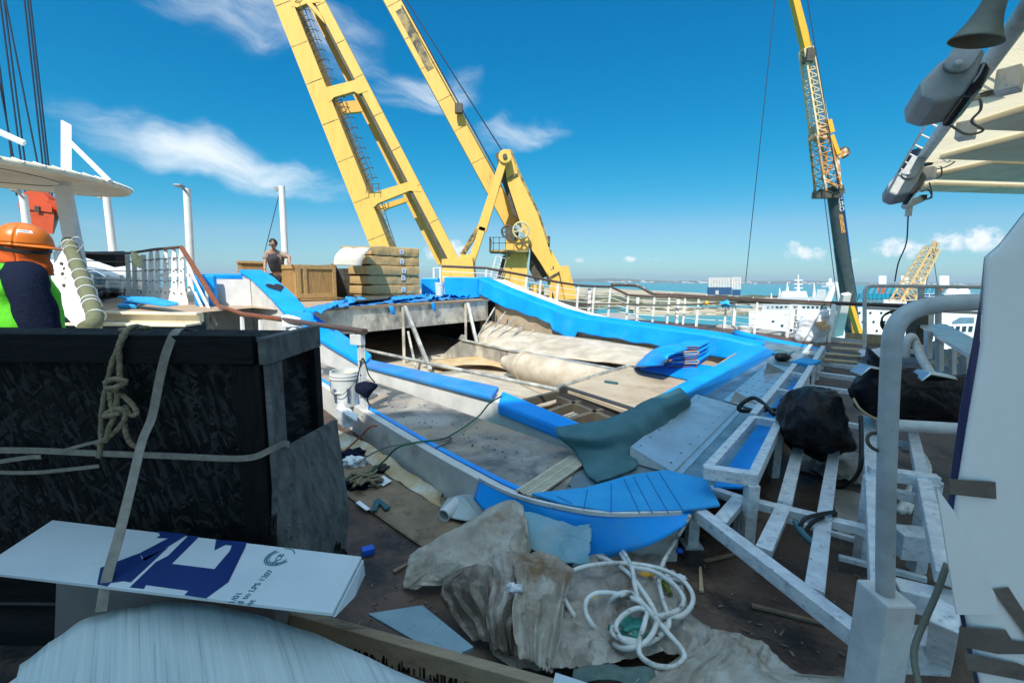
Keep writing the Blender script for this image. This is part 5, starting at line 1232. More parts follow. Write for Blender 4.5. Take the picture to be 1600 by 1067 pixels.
# flat dark boards and torn blue vinyl on the floor of the upper level
for i, (q4, lab) in enumerate((([(552, 463), (612, 463), (605, 468), (556, 472)], 'uppermost of the dark boards lying in front of the paper stack'), ([(556, 458), (580, 452), (618, 460), (600, 464)], 'dark board lying nearest to the pallet'))):
    tag(G().prism([Zp(a, b, 1.03 + .05 * (1 - i)) for a, b in q4], (0, 0, .025)).build('flat_board', m_dpanel), lab, 'board')
rnd = random.Random(12)
tag(G().patch([[Zp(474, 487, .99), Zp(560, 478, 1.0), Zp(660, 471, 1.02), Zp(756, 464.5, 1.03)], [Zp(482, 481, 1.02), Zp(560, 473, 1.03), Zp(660, 467, 1.04), Zp(752, 461, 1.05)], [Zp(520, 474, 1.01), Zp(565, 469, 1.02), Zp(660, 463, 1.03), Zp(745, 457, 1.03)]], 80, 16, .03, 5, 4, .02, rag=.12).build('torn_liner', m_bluedk, smooth=3, solid=.006), 'torn dusty blue liner spread along the front edge of the upper level', 'liner')
def scrap(quad, lab, m_, z=1.02, amp=.02, hang=None):
    pts = [Zp(a, b, z + .05) for a, b in quad]
    o = G().patch([[pts[0], pts[1]], [pts[3], pts[2]]], 20, 10, amp, 5, len(lab), .03, rag=.1).build('vinyl_scrap', m_, None, smooth=3, solid=.012); return tag(o, lab, 'vinyl scrap')
scrap([(478, 484), (540, 468), (552, 466), (500, 490)], 'blue vinyl piece in front of the wooden crate', m_blue, 1.0, .03)
scrap([(540, 466), (560, 464), (572, 470), (545, 474)], 'blue vinyl scrap between the crate and the leaning board', m_bluemat, 1.02, .05)
scrap([(612, 470), (666, 464), (664, 460), (610, 464)], 'long blue vinyl strip in front of the paper stack', m_blue, 1.03, .02)
scrap([(668, 464), (700, 459), (700, 462), (668, 468)], 'crumpled blue vinyl strip right of the paper stack', m_bluemat, 1.03, .07)
scrap([(700, 464), (758, 460), (752, 456), (702, 458)], 'crumpled blue vinyl along the far end of the platform edge', m_blue, 1.04, .09)
scrap([(666, 458), (684, 455), (684, 459), (664, 462)], 'small blue vinyl scrap beside the white bucket', m_bluemat, 1.03, .05)
def hangstrip(px, pw, z0, z1, lab, m_):
    a, b = onW(px, z0, .06), onW(px + pw, z0, .06); c = onW(px + pw + 2, z1, .07); d = onW(px + 2, z1, .07)
    tag(G().patch([[a, b], [a.lerp(d, .5) + wn_ * .02, b.lerp(c, .5) + wn_ * .02], [d, c]], 4, 8).build('vinyl_strip', m_, None, smooth=True, solid=.008), lab, 'vinyl strip')
hangstrip(605, 7, .97, .78, 'short blue strip hanging over the stainless front below the boards', m_blue); hangstrip(671, 5, 1.0, .80, 'narrow blue strip hanging over the stainless front near the second brace', m_blue)
bucket('bucket', 'small white bucket standing on the upper level beside the blue end pad', Yp(687, 462, 12.4), .13, .37, m_plast, None, False)
# short ladder top and yellow box behind the pads
lt = thing('short_ladder', 'white ladder top sticking up behind the blue end pads', 'ladder', Yp(684, 440, 15))
G().tube([Yp(678, 445, 15), Yp(678, 419, 15), Yp(688, 419, 15), Yp(688, 445, 15)], .04, 8).build('hoop', m_white, lt)
# ------------------------------------------------------------------ man at the crate
mb = Yp(436, 478, 11.4); mb = V((mb.x, mb.y, 1.0)); mz = lambda px, py, y: Yp(px, py, y)
w2 = thing('person', 'man in a taupe t-shirt with dark front leaning over the wooden crate', 'person', mb)
ym = 11.0
P_ = lambda px, py, dy=0: Yp(px, py, ym + dy)
hip = P_(436, 428, .15); chest = P_(430, 402, -.02); neck = P_(427, 389, -.08)
shL, shR = P_(417, 396, -.05), P_(441, 397, .02)
elL, haL = P_(414, 410, -.12), P_(414, 423, -.2); elR, haR = P_(452, 405, -.15), P_(450, 407, -.45)
haR = cq(.02, .0, Hc + .03) + V((-.12, -.05, .05)); elR = shR.lerp(haR, .52) + V((.06, .05, .02))
sv = [(hip, .13), (hip.lerp(chest, .5), .14), (chest, (.20, .13)), (neck + V((0, 0, -.03)), .065), (neck + V((0, -.05, .03)), .055),
      (shL, .06), (elL, .045), (haL, .03), (shR, .06), (elR, .045), (haR, .03),
      (hip + V((-.09, 0, -.08)), .085), (V((mb.x - .12, mb.y + .05, 1.45)), .062), (V((mb.x - .12, mb.y + .12, 1.06)), .045), (V((mb.x - .13, mb.y - .02, 1.03)), .035),
      (hip + V((.09, .02, -.08)), .085), (V((mb.x + .12, mb.y + .05, 1.45)), .062), (V((mb.x + .14, mb.y + .12, 1.06)), .045), (V((mb.x + .15, mb.y - .02, 1.03)), .035)]
se = [(0, 1), (1, 2), (2, 3), (3, 4), (2, 5), (5, 6), (6, 7), (2, 8), (8, 9), (9, 10), (0, 11), (11, 12), (12, 13), (13, 14), (0, 15), (15, 16), (16, 17), (17, 18)]
g = G(); g.add(*skinmesh(sv, se)); HM = Matrix.Rotation(R(172), 3, 'Z') @ Matrix.Rotation(R(-24), 3, 'X')
hcn = P_(427, 381, -.16); head(g, hcn, HM, 1.0)
hand(g, haL, haL - elL, (.3, -1, 0), .4); hand(g, haR, haR - elR, (0, 0, -1), .35)
g.build('body', m_skin, w2, smooth=True)
def sub_skin(idx, grow):
    mp_ = {k: i for i, k in enumerate(idx)}
    vv = [(sv[k][0], tuple(x + grow for x in (sv[k][1] if isinstance(sv[k][1], tuple) else (sv[k][1],) * 2))) for k in idx]
    gg = G(); gg.add(*skinmesh(vv, [(mp_[a], mp_[b]) for a, b in se if a in mp_ and b in mp_])); return gg
def withhalf(i, j, f=.6): sv.append((sv[i][0].lerp(sv[j][0], f), sv[i][1])); se.append((i, len(sv) - 1)); return len(sv) - 1
hl, hr2 = withhalf(5, 6, .75), withhalf(8, 9, .75)
gg = sub_skin([0, 1, 2, 5, hl, 8, hr2], .022); 
for v in gg.v: v += V((MN.noise(v * 8), MN.noise(v * 8 + V((5, 0, 0))), 0)) * .015
sh_ = gg.build('shirt', m_tee, w2, smooth=True)
fcol = (V((0, -1, 0)) * .15)
gg = G().patch([[chest + V((-.09, -.125, .08)), chest + V((.0, -.165, .06)), chest + V((.11, -.125, .10))], [chest + V((-.12, -.14, -.08)), chest + V((0, -.17, -.10)), chest + V((.13, -.13, -.06))], [hip + V((-.11, -.15, .06)), hip + V((0, -.17, .05)), hip + V((.13, -.14, .06))]], 12, 12, .012, 8)
gg.build('shirt_front', m_apron, sh_, smooth=True, solid=.02)
sub_skin([0, 11, 12, 13, 15, 16, 17], .022).build('trousers', m_trous, w2, smooth=True)
g = G()
for i in (14, 18): g.ball(sv[i][0] + V((0, .03, .02)), (.05, .13, .05), 12, 6)
g.build('shoes', m_black, w2, smooth=True)
g = G()
for j in range(260):
    th = math.acos(random.uniform(-.25, 1)); ph = random.uniform(0, 2 * math.pi)
    q_ = V((.080 * math.sin(th) * math.cos(ph), .103 * math.sin(th) * math.sin(ph), .122 * math.cos(th)))
    if q_.y > .03 and q_.z < .075: continue
    g.ball(hcn + HM @ q_, (.013, .013, .011), 5, 4)
g.build('hair', m_hair, w2)
g = G()
for sx in (-1, 1): g.ball(hcn + HM @ V((sx * .032, .093, .004)), (.027, .012, .019), 10, 6, M=HM)
g.bar(hcn + HM @ V((-.075, .06, .01)), hcn + HM @ V((.075, .06, .01)), .006, .006); g.build('sunglasses', m_glassd, w2)

# ------------------------------------------------------------------ floating crane
YC = 38
fc = thing('floating_crane', 'enormous yellow sheerleg crane with twin legs, strut and mast behind the ship', 'crane', Yp(760, 470, YC))
def beam(name, a, b, w_, d_, y0=YC, y1=None, m_=m_yellow, wb=None):
    """box girder between two image points; w_ = seen width in px, d_ = depth in m"""
    y1 = y0 if y1 is None else y1; wb = w_ if wb is None else wb
    n = V((b[1] - a[1], -(b[0] - a[0]))).normalized() if False else None
    dx, dy = b[0] - a[0], b[1] - a[1]; l = math.hypot(dx, dy); nx, ny = dy / l, -dx / l
    A = [(a[0] - nx * w_ / 2, a[1] - ny * w_ / 2), (a[0] + nx * w_ / 2, a[1] + ny * w_ / 2)]; B = [(b[0] - nx * wb / 2, b[1] - ny * wb / 2), (b[0] + nx * wb / 2, b[1] + ny * wb / 2)]
    a0, a1 = Yp(*A[0], y0), Yp(*A[1], y0); b0, b1 = Yp(*B[0], y1), Yp(*B[1], y1); dv = V((0, d_, 0))
    return G().hexa([a0, a1, a1 + dv, a0 + dv], [b0, b1, b1 + dv, b0 + dv]).build(name, m_, fc)
def plate(name, pts, d_, y0=YC, m_=m_yellow, dv=None):
    return G().prism([Yp(a, b, y0) for a, b in pts], dv or (0, d_, 0)).build(name, m_, fc)
beam('leg', (405, -90), (615, 440), 28, 2.2)
# frame on the right of the leg: front and back rails, cross beams
fr_b = YC + 2.6; YF = YC - .03; FB = fr_b - .03
beam('leg_rail', (457, -80), (712, 412), 15, .45); beam('leg_rail', (445, -80), (690, 412), 13, .45, fr_b)
plate('cross_beam', [(508, 137), (560, 124), (575, 142), (560, 147), (553, 143), (522, 152), (515, 160), (508, 152)], .45, YF)
plate('cross_beam', [(526, 160), (558, 157), (572, 165), (578, 178), (568, 174), (540, 177), (530, 180)], .45, FB)
plate('cross_beam', [(577, 303), (645, 282), (660, 300), (648, 299), (640, 298), (590, 318), (582, 326), (578, 318)], .45, YF)
plate('cross_beam', [(590, 322), (636, 307), (660, 306), (650, 313), (644, 312), (604, 326), (598, 330)], .45, FB)
plate('cross_beam', [(452, -20), (500, -24), (500, 4), (478, 6), (464, 12), (455, 10)], .45, YF)
plate('cross_beam', [(476, 3), (486, 4), (500, 20), (508, 38), (494, 22)], .45, YC - .05)
plate('foot_bracket', [(690, 405), (738, 402), (742, 440), (690, 440)], 2.0, YC - .06)
beam('leg_tie', (460, -60), (700, 412), 7, 2.6, YC + .1, m_=m_dksteel)
# caged ladder
def ladder_at(a, b, w_, y, cage):
    n = 26; g = G(); dx, dy = b[0] - a[0], b[1] - a[1]; l = math.hypot(dx, dy); nx, ny = -dy / l, dx / l; nx, ny = -nx, -ny
    A0_, A1_, B0_, B1_ = Yp(*a, y), Yp(a[0] + nx * w_, a[1] + ny * w_, y), Yp(*b, y), Yp(b[0] + nx * w_, b[1] + ny * w_, y)
    g.bar(A0_, B0_, .09, .07); g.bar(A1_, B1_, .06, .06); n = int(l / 9)
    for i in range(n + 1):
        t = i / n; g.bar(A0_.lerp(B0_, t), A1_.lerp(B1_, t), .045, .045)
    if cage:
        sx = (A1_ - A0_).normalized(); fy = V((0, -1, 0)); n = int(l / 16)
        for i in range(n + 1):
            t = i / n; c_ = A0_.lerp(B0_, t) + sx * .5; g.tube(arc(c_, .5, -180, 0, 8, sx, V((0, 1, 0)) * 1.1), .03, 5)
        for an in (-150, -90, -30):
            o = sx * (.5 + .5 * math.cos(R(an))) + V((0, 1, 0)) * (.55 * math.sin(R(an))); g.bar(A0_ + o, B0_ + o, .035, .035)
    return g
for t_ in (.05, .17, .29, .40, .52, .63, .75, .86):
    for (a_, b_, w_, y_) in (((405, -90), (615, 440), 28, YC), ((457, -80), (712, 412), 15, YC), ((575, -70), (803, 352), 25, YC + 5)):
        dx_, dy_ = b_[0] - a_[0], b_[1] - a_[1]; l_ = math.hypot(dx_, dy_); nx_, ny_ = dy_ / l_, -dx_ / l_; px_, py_ = a_[0] + dx_ * (t_ + .01 * w_ / 28), a_[1] + dy_ * (t_ + .01 * w_ / 28)
        G().bar(Yp(px_ - nx_ * w_ * .47, py_ - ny_ * w_ * .47, y_ - .008), Yp(px_ + nx_ * w_ * .47, py_ + ny_ * w_ * .47, y_ - .008), .05, .016, (0, 1, 0)).build('weld_seam', m_yelldk, fc)
ladder_at((462, 10), (508, 132), 12, YC + .4, True).build('ladder', m_dksteel, fc); ladder_at((523, 160), (573, 285), 11, YC + .4, True).build('ladder', m_dksteel, fc); ladder_at((584, 320), (607, 392), 13, YC + .3, False).build('ladder', m_dksteel, fc)
g = G(); 
for py in (287, 294): g.bar(Yp(572, py + 1, YC - .3), Yp(593, py, YC - .3), .05, .05)
for px in (573, 582, 592): g.bar(Yp(px, 287, YC - .3), Yp(px, 302, YC - .3), .05, .05)
g.build('guard_rail', m_dksteel, fc)
# right boom
beam('boom', (575, -70), (803, 352), 25, 2.0, YC + 5); 
g = G().hexa([Yp(618, 18, YC + 4.97), Yp(629, 12, YC + 4.97), Yp(629, 12, YC + 5.0), Yp(618, 18, YC + 5.0)], [Yp(668, 112, YC + 4.97), Yp(678, 106, YC + 4.97), Yp(678, 106, YC + 5.0), Yp(668, 112, YC + 5.0)])
g.build('grimy_strip', m_yelldk, fc)
for a, b in (((622, -10), (822, 352)), ((628, -10), (800, 260))): G().tube([Yp(*a, YC + 4.4), Yp(*b, YC + 4.4)], .06, 6).build('boom_wire', m_cable, fc)
G().tube([Yp(795, 255, YC + 4.4), Yp(865, 415, YC + 4.6)], .05, 6).build('boom_wire', m_cable, fc)
G().box(Yp(717, 170, YC + 4.4), (.7, .5, .8)).build('wire_guide', m_dksteel, fc)
# strut
beam('strut', (788, 246), (752, 360), 11, .6, YC + 1, wb=15); beam('strut', (754, 355), (738, 404), 10, .6, YC + 1); beam('strut', (750, 352), (722, 398), 7, .6, YC + 2.2, m_=m_yelldk)
G().lathe([(.02, 0), (.55, 0), (.55, .9), (.02, .9)], Yp(789, 244, YC + .8), (0, 1, 0), 20).build('pin', m_yellow, fc, smooth=2); G().lathe([(.02, 0), (.2, 0), (.2, .2), (.02, .2)], Yp(789, 244, YC + .65), (0, 1, 0), 12).build('pin_boss', m_dksteel, fc)
plate('strut_foot', [(718, 398), (742, 398), (740, 430), (728, 430), (722, 415)], 1.0, YC + .93)
# mast
plate('mast', [(786, 236), (796, 233), (808, 268), (840, 334), (855, 380), (866, 412), (856, 430), (846, 413), (832, 392), (812, 345), (792, 283)], 3.0, YC + 2)
plate('mast_side', [(774, 240), (786, 236), (793, 284), (814, 346), (802, 336), (785, 285)], .5, YC + 2.5, m_dksteel)  # dark colour carries the shade on the mast's underside face
plate('mast_band', [(792, 278), (809, 270), (810, 273), (793, 281)], .1, YC + 1.85, m_yelldk)
plate('mast_flange', [(796, 233), (800, 235), (812, 268), (844, 334), (858, 380), (855, 380), (840, 334), (808, 268)], 2.9, YC + 2.1, m_yelldk)
plate('mast_foot', [(856, 425), (875, 416), (888, 415), (905, 475), (868, 475)], 3.2, YC + 1.6)
plate('mast_foot_rib', [(858, 433), (874, 424), (884, 470), (882, 470), (873, 428), (859, 436)], .1, YC + 1.5, m_yelldk)
plate('mast_brace', [(830, 388), (842, 396), (858, 430), (838, 440), (828, 420)], 2, YC + 3.2, m_dksteel); plate('mast_stay', [(858, 388), (862, 392), (876, 418), (866, 420)], 1.2, YC + 3.4)
G().box(Yp(857, 378, YC + 2.6), (.25, .4, 1.0)).build('box', m_dksteel, fc); G().box(Yp(807, 262, YC + 2.6), (.2, .3, .5)).build('box', m_dksteel, fc)
# machinery tower with platform and wheel
plate('tower', [(790, 394), (824, 394), (822, 480), (782, 480)], 3, YC + 1); plate('tower_head', [(791, 372), (826, 372), (826, 392), (788, 392)], 2, YC + 1.8, m_yellow)
plate('platform', [(764, 390), (827, 391), (827, 394), (764, 393)], 3.2, YC - .2, m_yelldk)
g = G()
for px in (765, 771, 780, 790, 803, 816, 826): g.bar(Yp(px, 391, YC - .2), Yp(px, 371, YC - .2), .06, .06)
for py in (371, 380): g.bar(Yp(765, py, YC - .2), Yp(826, py, YC - .2), .06, .06)
for dy in (1.2, 2.6): g.bar(Yp(765, 391, YC - .2) + V((0, dy, 0)), Yp(765, 371, YC - .2) + V((0, dy, 0)), .06, .06)
g.bar(Yp(765, 371, YC - .2), Yp(765, 371, YC - .2) + V((0, 3, 0)), .06, .06); g.build('platform_rail', m_dksteel, fc)
plate('platform_bracket', [(778, 395), (798, 395), (796, 405), (788, 398)], .3, YC + .2, m_yelldk); plate('platform_bracket', [(822, 395), (827, 395), (824, 410)], .3, YC + .2, m_yelldk)
def wheel(cx, cy, r, y, m_, name):
    c_ = Yp(cx, cy, y); g = G(); g.tube([c_ + V((math.cos(a), 0, math.sin(a))) * r for a in [2 * math.pi * i / 28 for i in range(28)]], .085, 8, closed=True)
    g.lathe([(.02, -.1), (.22, -.1), (.22, .2), (.02, .2)], c_, (0, 1, 0), 14)
    for k in range(6):
        a = math.pi * k / 3 + .2; g.bar(c_, c_ + V((math.cos(a), 0, math.sin(a))) * r, .1, .14, (0, 1, 0))
    g.build(name, m_, fc, smooth=2)
wheel(814, 360, .68, YC + .9, mat('pale_wheel', (.55, .46, .26), (.45, .38, .22), 4, .5), 'winch_wheel'); wheel(793, 362, .52, YC + 2.6, m_dksteel, 'winch_wheel')
G().lathe([(.02, 0), (.6, 0), (.6, 1.0), (.02, 1.0)], Yp(800, 366, YC + 1.6), (0, 1, 0), 18).build('winch_drum', m_dksteel, fc, smooth=2)
ladder_at((775, 400), (766, 432), 10, YC - .1, True).build('ladder', m_gwhite, fc); plate('machinery', [(785, 400), (792, 398), (786, 440), (772, 440)], 1.5, YC + 1.4, m_dksteel)
for px in (868, 860, 836): G().bar(Yp(px, 445, YC + .5), Yp(px, 478, YC + .5), .25, .25).build('lower_frame', m_yellow, fc)
plate('lower_house', [(828, 445), (850, 445), (850, 480), (828, 480)], 2, YC + 2, m_yelldk)
plate('pontoon', [(600, 470), (920, 470), (920, 520), (600, 520)], 12, YC - 1, m_dksteel)
# ------------------------------------------------------------------ far railing on the right of the pool
fr = thing('deck_railing', 'long white deck railing with wire rails and brown handrail along the ship side', 'railing', (4.8, 16.4, 0))
PT = [(690, 416, 14.0, 1.0), (760, 419, 14.3, .9), (823, 431, 14.7, .62), (845, 436, 14.9, .52), (872, 441, 15.2, .42), (904, 446, 15.5, .34), (929, 447.5, 15.8, .30), (954, 448, 16.2, .25)]
TP = [Yp(a, b, y) for a, b, y, z in PT] + [Yp(982, 461, 16.4), Yp(1023, 463, 16.3), Yp(1046, 463.5, 16.0), Yp(1071, 464.5, 15.8), Yp(1092, 466, 15.4), Yp(1136, 468, 14.9), Yp(1184, 471, 13.4), Yp(1236, 473, 12.6), Yp(1305, 477, 12.0)]
BZ = [p[3] for p in PT] + [.1, .05, .03, .02, 0, 0, 0, 0, 0]
g = G(); g.tube(TP[:13], .04, 8); g.build('handrail', m_handg, fr, smooth=2)
g = G(); g.tube(TP[12:], .035, 8); g.build('handrail', m_dksteel, fr, smooth=2)
for i, p in enumerate(TP):
    if i in (0,): continue
    b = V((p.x - .06, p.y - .08, BZ[i])); t = G().bar(b, p + V((0, 0, -.03)), .07 if i % 4 == 0 else .05, .06, (1, .6, 0), .045).build('post', m_white, fr)
    if i in (5, 8, 10, 13, 15):
        q_ = V((p.x + .45, p.y + .35, BZ[i] - .05)); G().bar(q_, V((q_.x, q_.y, p.z - .1)), .10, .10).build('post', m_white, fr)
for fz in (.25, .45, .65, .83):
    g = G(); pts = [V((p.x, p.y, BZ[i] + (p.z - BZ[i]) * fz)) for i, p in enumerate(TP)]; g.tube(pts, .013, 6); g.build('wire_rail', m_white, fr)
# sloping inner run of handrail and hoses lashed on
pp = thing('lagged_pipe', 'long brown lagged pipe lashed along the deck railing with white ties', 'pipe', (6.5, 15.5, 1.0))
hp_ = smoothline([Yp(955, 445, 16.9), Yp(990, 446, 17.0), Yp(1003, 450, 16.9), Yp(1022, 459, 16.6), Yp(1060, 461, 16.3), Yp(1140, 466, 15.2), Yp(1240, 471, 13.2), Yp(1360, 476, 11.4), Yp(1420, 478, 10.8)], 5)
G().tube(hp_, [.055 * (1 + .2 * MN.noise(p * 3)) for p in hp_], 8).build('lagging', m_handg, pp, smooth=True)
g = G()
for i in range(3, len(hp_) - 1, 4):
    g.tube([hp_[i] + V((math.cos(a) * .02, math.cos(a) * .03, math.sin(a) * .068)) for a in [2 * math.pi * k / 8 for k in range(8)]], .014, 5, closed=True)
g.build('tie', m_rag, pp)
tag(G().tube(smoothline([Yp(905, 476, 15.6), Yp(960, 475, 16), Yp(1045, 477, 15.6), Yp(1140, 473, 14.6), Yp(1236, 474, 12.4)], 5), .03, 8).build('drooping_pipe', m_dksteel), 'thin dark pipe running below the handrail along the white deck railing', 'pipe')
tag(G().ball(Yp(1104, 473.5, 14.9), (.07, .07, .08), 14, 10).build('float', m_yel, smooth=True), 'small yellow float tied to the deck railing', 'float')
rag('blue_cloth', 'blue cloth tied to a post of the deck railing', [[Yp(1126, 471, 14.7), Yp(1140, 470, 14.6)], [Yp(1125, 476, 14.5), Yp(1142, 477, 14.5)], [Yp(1130, 481, 14.7), Yp(1138, 481, 14.7)]], m_bluemat, .05)
# white coaming beyond the railing foot
cm = tag(G().bar(Yp(1120, 512, 15.2), Yp(1345, 540, 11.0), .05, .28, (0, 0, 1)).build('coaming', m_gwhite), 'low pale coaming plate below the deck railing', 'coaming')
# outer pad strip to the far right corner
tag(G().tube(smoothline([Zp(1150, 521, .3), Zp(1200, 533, .25), Zp(1250, 543, .2), Zp(1290, 553, .15)], 4), .12, 10, flat=.7).build('blue_roll', m_blue, smooth=True), 'rolled blue vinyl lying beyond the far corner of the pool', 'vinyl roll')
bucket('bucket', 'white bucket standing on the far pad near the deck railing', Yp(1163, 526, 11.4), .17, .28, m_plast, None, False)
# rubble sack
sk = thing('rubble_sack', 'white woven sack with orange lettering slumped against the deck railing', 'sack', Zp(1268, 532, 0))
sc0 = Zp(1266, 534, 0.0) 
g = G(); vs_ = []
def sackf(a, b):
    an = 2 * math.pi * a; r = .36 * (1 - .25 * b) + .08 * math.sin(b * 3.1); z = .80 * b
    n_ = .09 * MN.noise(V((math.cos(an) * 1.5, math.sin(an) * 1.5, b * 3))) + .05 * MN.noise(V((math.cos(an) * 4, math.sin(an) * 4, b * 9)))
    return sc0 + V(((r + n_) * math.cos(an) + .06 * b, (r + n_) * math.sin(an) * .8, z * (1 + .12 * math.cos(an + .6))))
g.grid(sackf, 40, 22); g.build('sack', m_rag, sk, smooth=True, solid=.008)
g = G()
for k, (a0, b0) in enumerate(((.68, .62), (.70, .55), (.72, .48), (.735, .41))):
    pts = [sackf(a0 + .018 * i, b0 + .012 * i - .0) for i in range(7)]; c_ = sc0 + V((0, 0, .5)); g.tube([p + (p - V((sc0.x + .08, sc0.y, p.z))).normalized() * .012 for p in pts], .018, 5)
g.build('lettering', mat('orange_print', (.75, .33, .03), (.65, .28, .03), 9, .6), sk)
# ------------------------------------------------------------------ harbour
jr = thing('jackup_platform', 'blue work platform with clustered white lattice legs on the far quay', 'work platform', Zp(1132, 462, SEA + 3))
yj = Zp(1132, 462, SEA + 3).y * .9
B = lambda px, py, dy=0: Yp(px, py, yj + dy)
G().hexa([B(1105, 461), B(1143, 461), B(1143, 461, 25), B(1105, 461, 25)], [B(1105, 449), B(1143, 449), B(1143, 449, 25), B(1105, 449, 25)]).build('hull', m_dkblue, jr)
G().hexa([B(1144, 462, 8), B(1157, 462, 8), B(1157, 462, 30), B(1144, 462, 30)], [B(1144, 453, 8), B(1157, 453, 8), B(1157, 453, 30), B(1144, 453, 30)]).build('hull', m_dkblue, jr)
G().hexa([B(1118, 460, -.5), B(1123, 460, -.5), B(1123, 460, 0), B(1118, 460, 0)], [B(1118, 454, -.5), B(1123, 454, -.5), B(1123, 454, 0), B(1118, 454, 0)]).build('door', m_shipg, jr)
for k in range(15):
    x0 = 1107.5 + k * (2.45 if k < 14 else 2.4) + (0 if k < 14 else 2)
    G().hexa([B(x0, 449.5), B(x0 + 1.5, 449.5), B(x0 + 1.5, 449.5, 20), B(x0, 449.5, 20)], [B(x0 + .3, 433.5), B(x0 + 1.7, 433.5), B(x0 + 1.7, 433.5, 20), B(x0 + .3, 433.5, 20)]).build('lattice_leg', mat('leg_white', (.72, .68, .64), (.52, .47, .44), .3, .6, stretch=(1, 1, 3)) if k == 0 else bpy.data.materials['leg_white'], jr)
for k in range(6):
    x0 = 1144.5 + k * 2.3
    G().hexa([B(x0, 452, 8), B(x0 + 1.4, 452, 8), B(x0 + 1.4, 452, 28), B(x0, 452, 28)], [B(x0 + .3, 433, 8), B(x0 + 1.6, 433, 8), B(x0 + 1.6, 433, 28), B(x0 + .3, 433, 28)]).build('lattice_leg', bpy.data.materials['leg_white'], jr)
g = G()
for py in (437, 441, 445): g.bar(B(1107, py, .8), B(1143, py, .8), .5, .5)
for py in (434, 440, 446, 450): g.bar(B(1144, py, 8.5), B(1158, py, 8.5), .5, .5)
g.build('bracing', m_shipg, jr)
# grey naval ship
ns = thing('naval_ship', 'white grey naval ship with lattice masts berthed beyond the deck railing', 'ship', Zp(1260, 500, SEA))
yn = 150
N = lambda px, py, dy=0: Yp(px, py, yn + dy)
def nbox(name, x0, x1, yt, yb, m_, dy=0, dd=10, par=ns, f=N, taper=0):
    return G().hexa([f(x0, yb, dy), f(x1, yb, dy), f(x1, yb, dy + dd), f(x0, yb, dy + dd)], [f(x0 + taper, yt, dy), f(x1 - taper, yt, dy), f(x1 - taper, yt, dy + dd), f(x0 + taper, yt, dy + dd)]).build(name, m_, par)
nbox('hull', 1170, 1350, 486, 545, m_ship, 0, 16); nbox('deckhouse', 1190, 1325, 474, 486, m_shipg, 1, 13, taper=2); nbox('deckhouse', 1212, 1300, 464, 474, m_shipg, 2, 11, taper=3); nbox('bridge', 1220, 1262, 455, 464, m_ship, 3, 9, taper=2)
nbox('funnel', 1275, 1292, 452, 464, m_shipg, 4, 7, taper=2)
g = G()
for px, yt, yb in ((1247, 429, 456), (1230, 441, 456), (1272, 442, 464), (1296, 446, 466), (1311, 452, 474), (1205, 458, 475), (1218, 450, 466)): G().bar(N(px, yb, 5), N(px, yt, 5), .8, .8, w2=.2, h2=.2).build('mast', m_ship, ns)
for py in (438, 444, 450): G().bar(N(1241, py, 5), N(1254, py, 5), .35, .35).build('yardarm', m_ship, ns)
g = G()
for px in range(1200, 1322, 7): G().box(N(px, 480, .9), (.8, .2, .7)).build('window', m_win, ns)
g = G()
for k, px in enumerate(range(1208, 1345, 14)): G().ball(N(px, 502 + (k % 3) * 7, -.02), (.55, .12, .55), 8, 5).build('porthole', m_win, ns)
G().tube([N(1290, 478, -1), N(1304, 445, 0), N(1316, 480, -1)], 1.2, 8).build('white_cone', m_ship, ns)
# white ship alongside
ws = thing('white_ship', 'large white ship with rows of portholes berthed right behind the deck railing', 'ship', Zp(1440, 560, SEA))
yw = 62
S_ = lambda px, py, dy=0: Yp(px, py, yw + dy)
nbox('hull', 1318, 1580, 480, 640, m_ship, 0, 22, ws, S_); nbox('superstructure', 1440, 1580, 466, 480, m_ship, 2, 16, ws, S_); nbox('superstructure', 1380, 1438, 472, 480, m_ship, 2, 12, ws, S_)
g = G()
for r_, py in enumerate((489, 503, 517)):
    for px in range(1326 + r_ * 5, 1470, 17): G().ball(S_(px, py, -.02), (.2, .08, .2), 8, 5).build('porthole', m_win, ws)
for px in range(1486, 1540, 10): G().box(S_(px, 514, 0), (.55, .12, .8)).build('window', m_win, ws)
for px in (1490, 1502, 1515, 1528): G().box(S_(px, 473, 1.95), (.7, .12, .5)).build('window', m_win, ws)
G().prism([S_(1488, 503, -.05), S_(1500, 496, -.05), S_(1522, 496, -.05), S_(1522, 505, -.05), S_(1488, 506, -.05)], (0, .2, 0)).build('bridge_window', m_tint, ws)
g = G()
for py in (463, 459): g.bar(S_(1440, py, 2), S_(1580, py, 2), .06, .06)
for px in range(1440, 1580, 12): g.bar(S_(px, 466, 2), S_(px, 459, 2), .06, .06)
g.build('rail', m_ship, ws)
for px, py in ((1487, 459), (1504, 458)):
    G().ball(S_(px, py, 3), (.8, .8, .85), 14, 10).build('radar_dome', m_ship, ws, smooth=True)
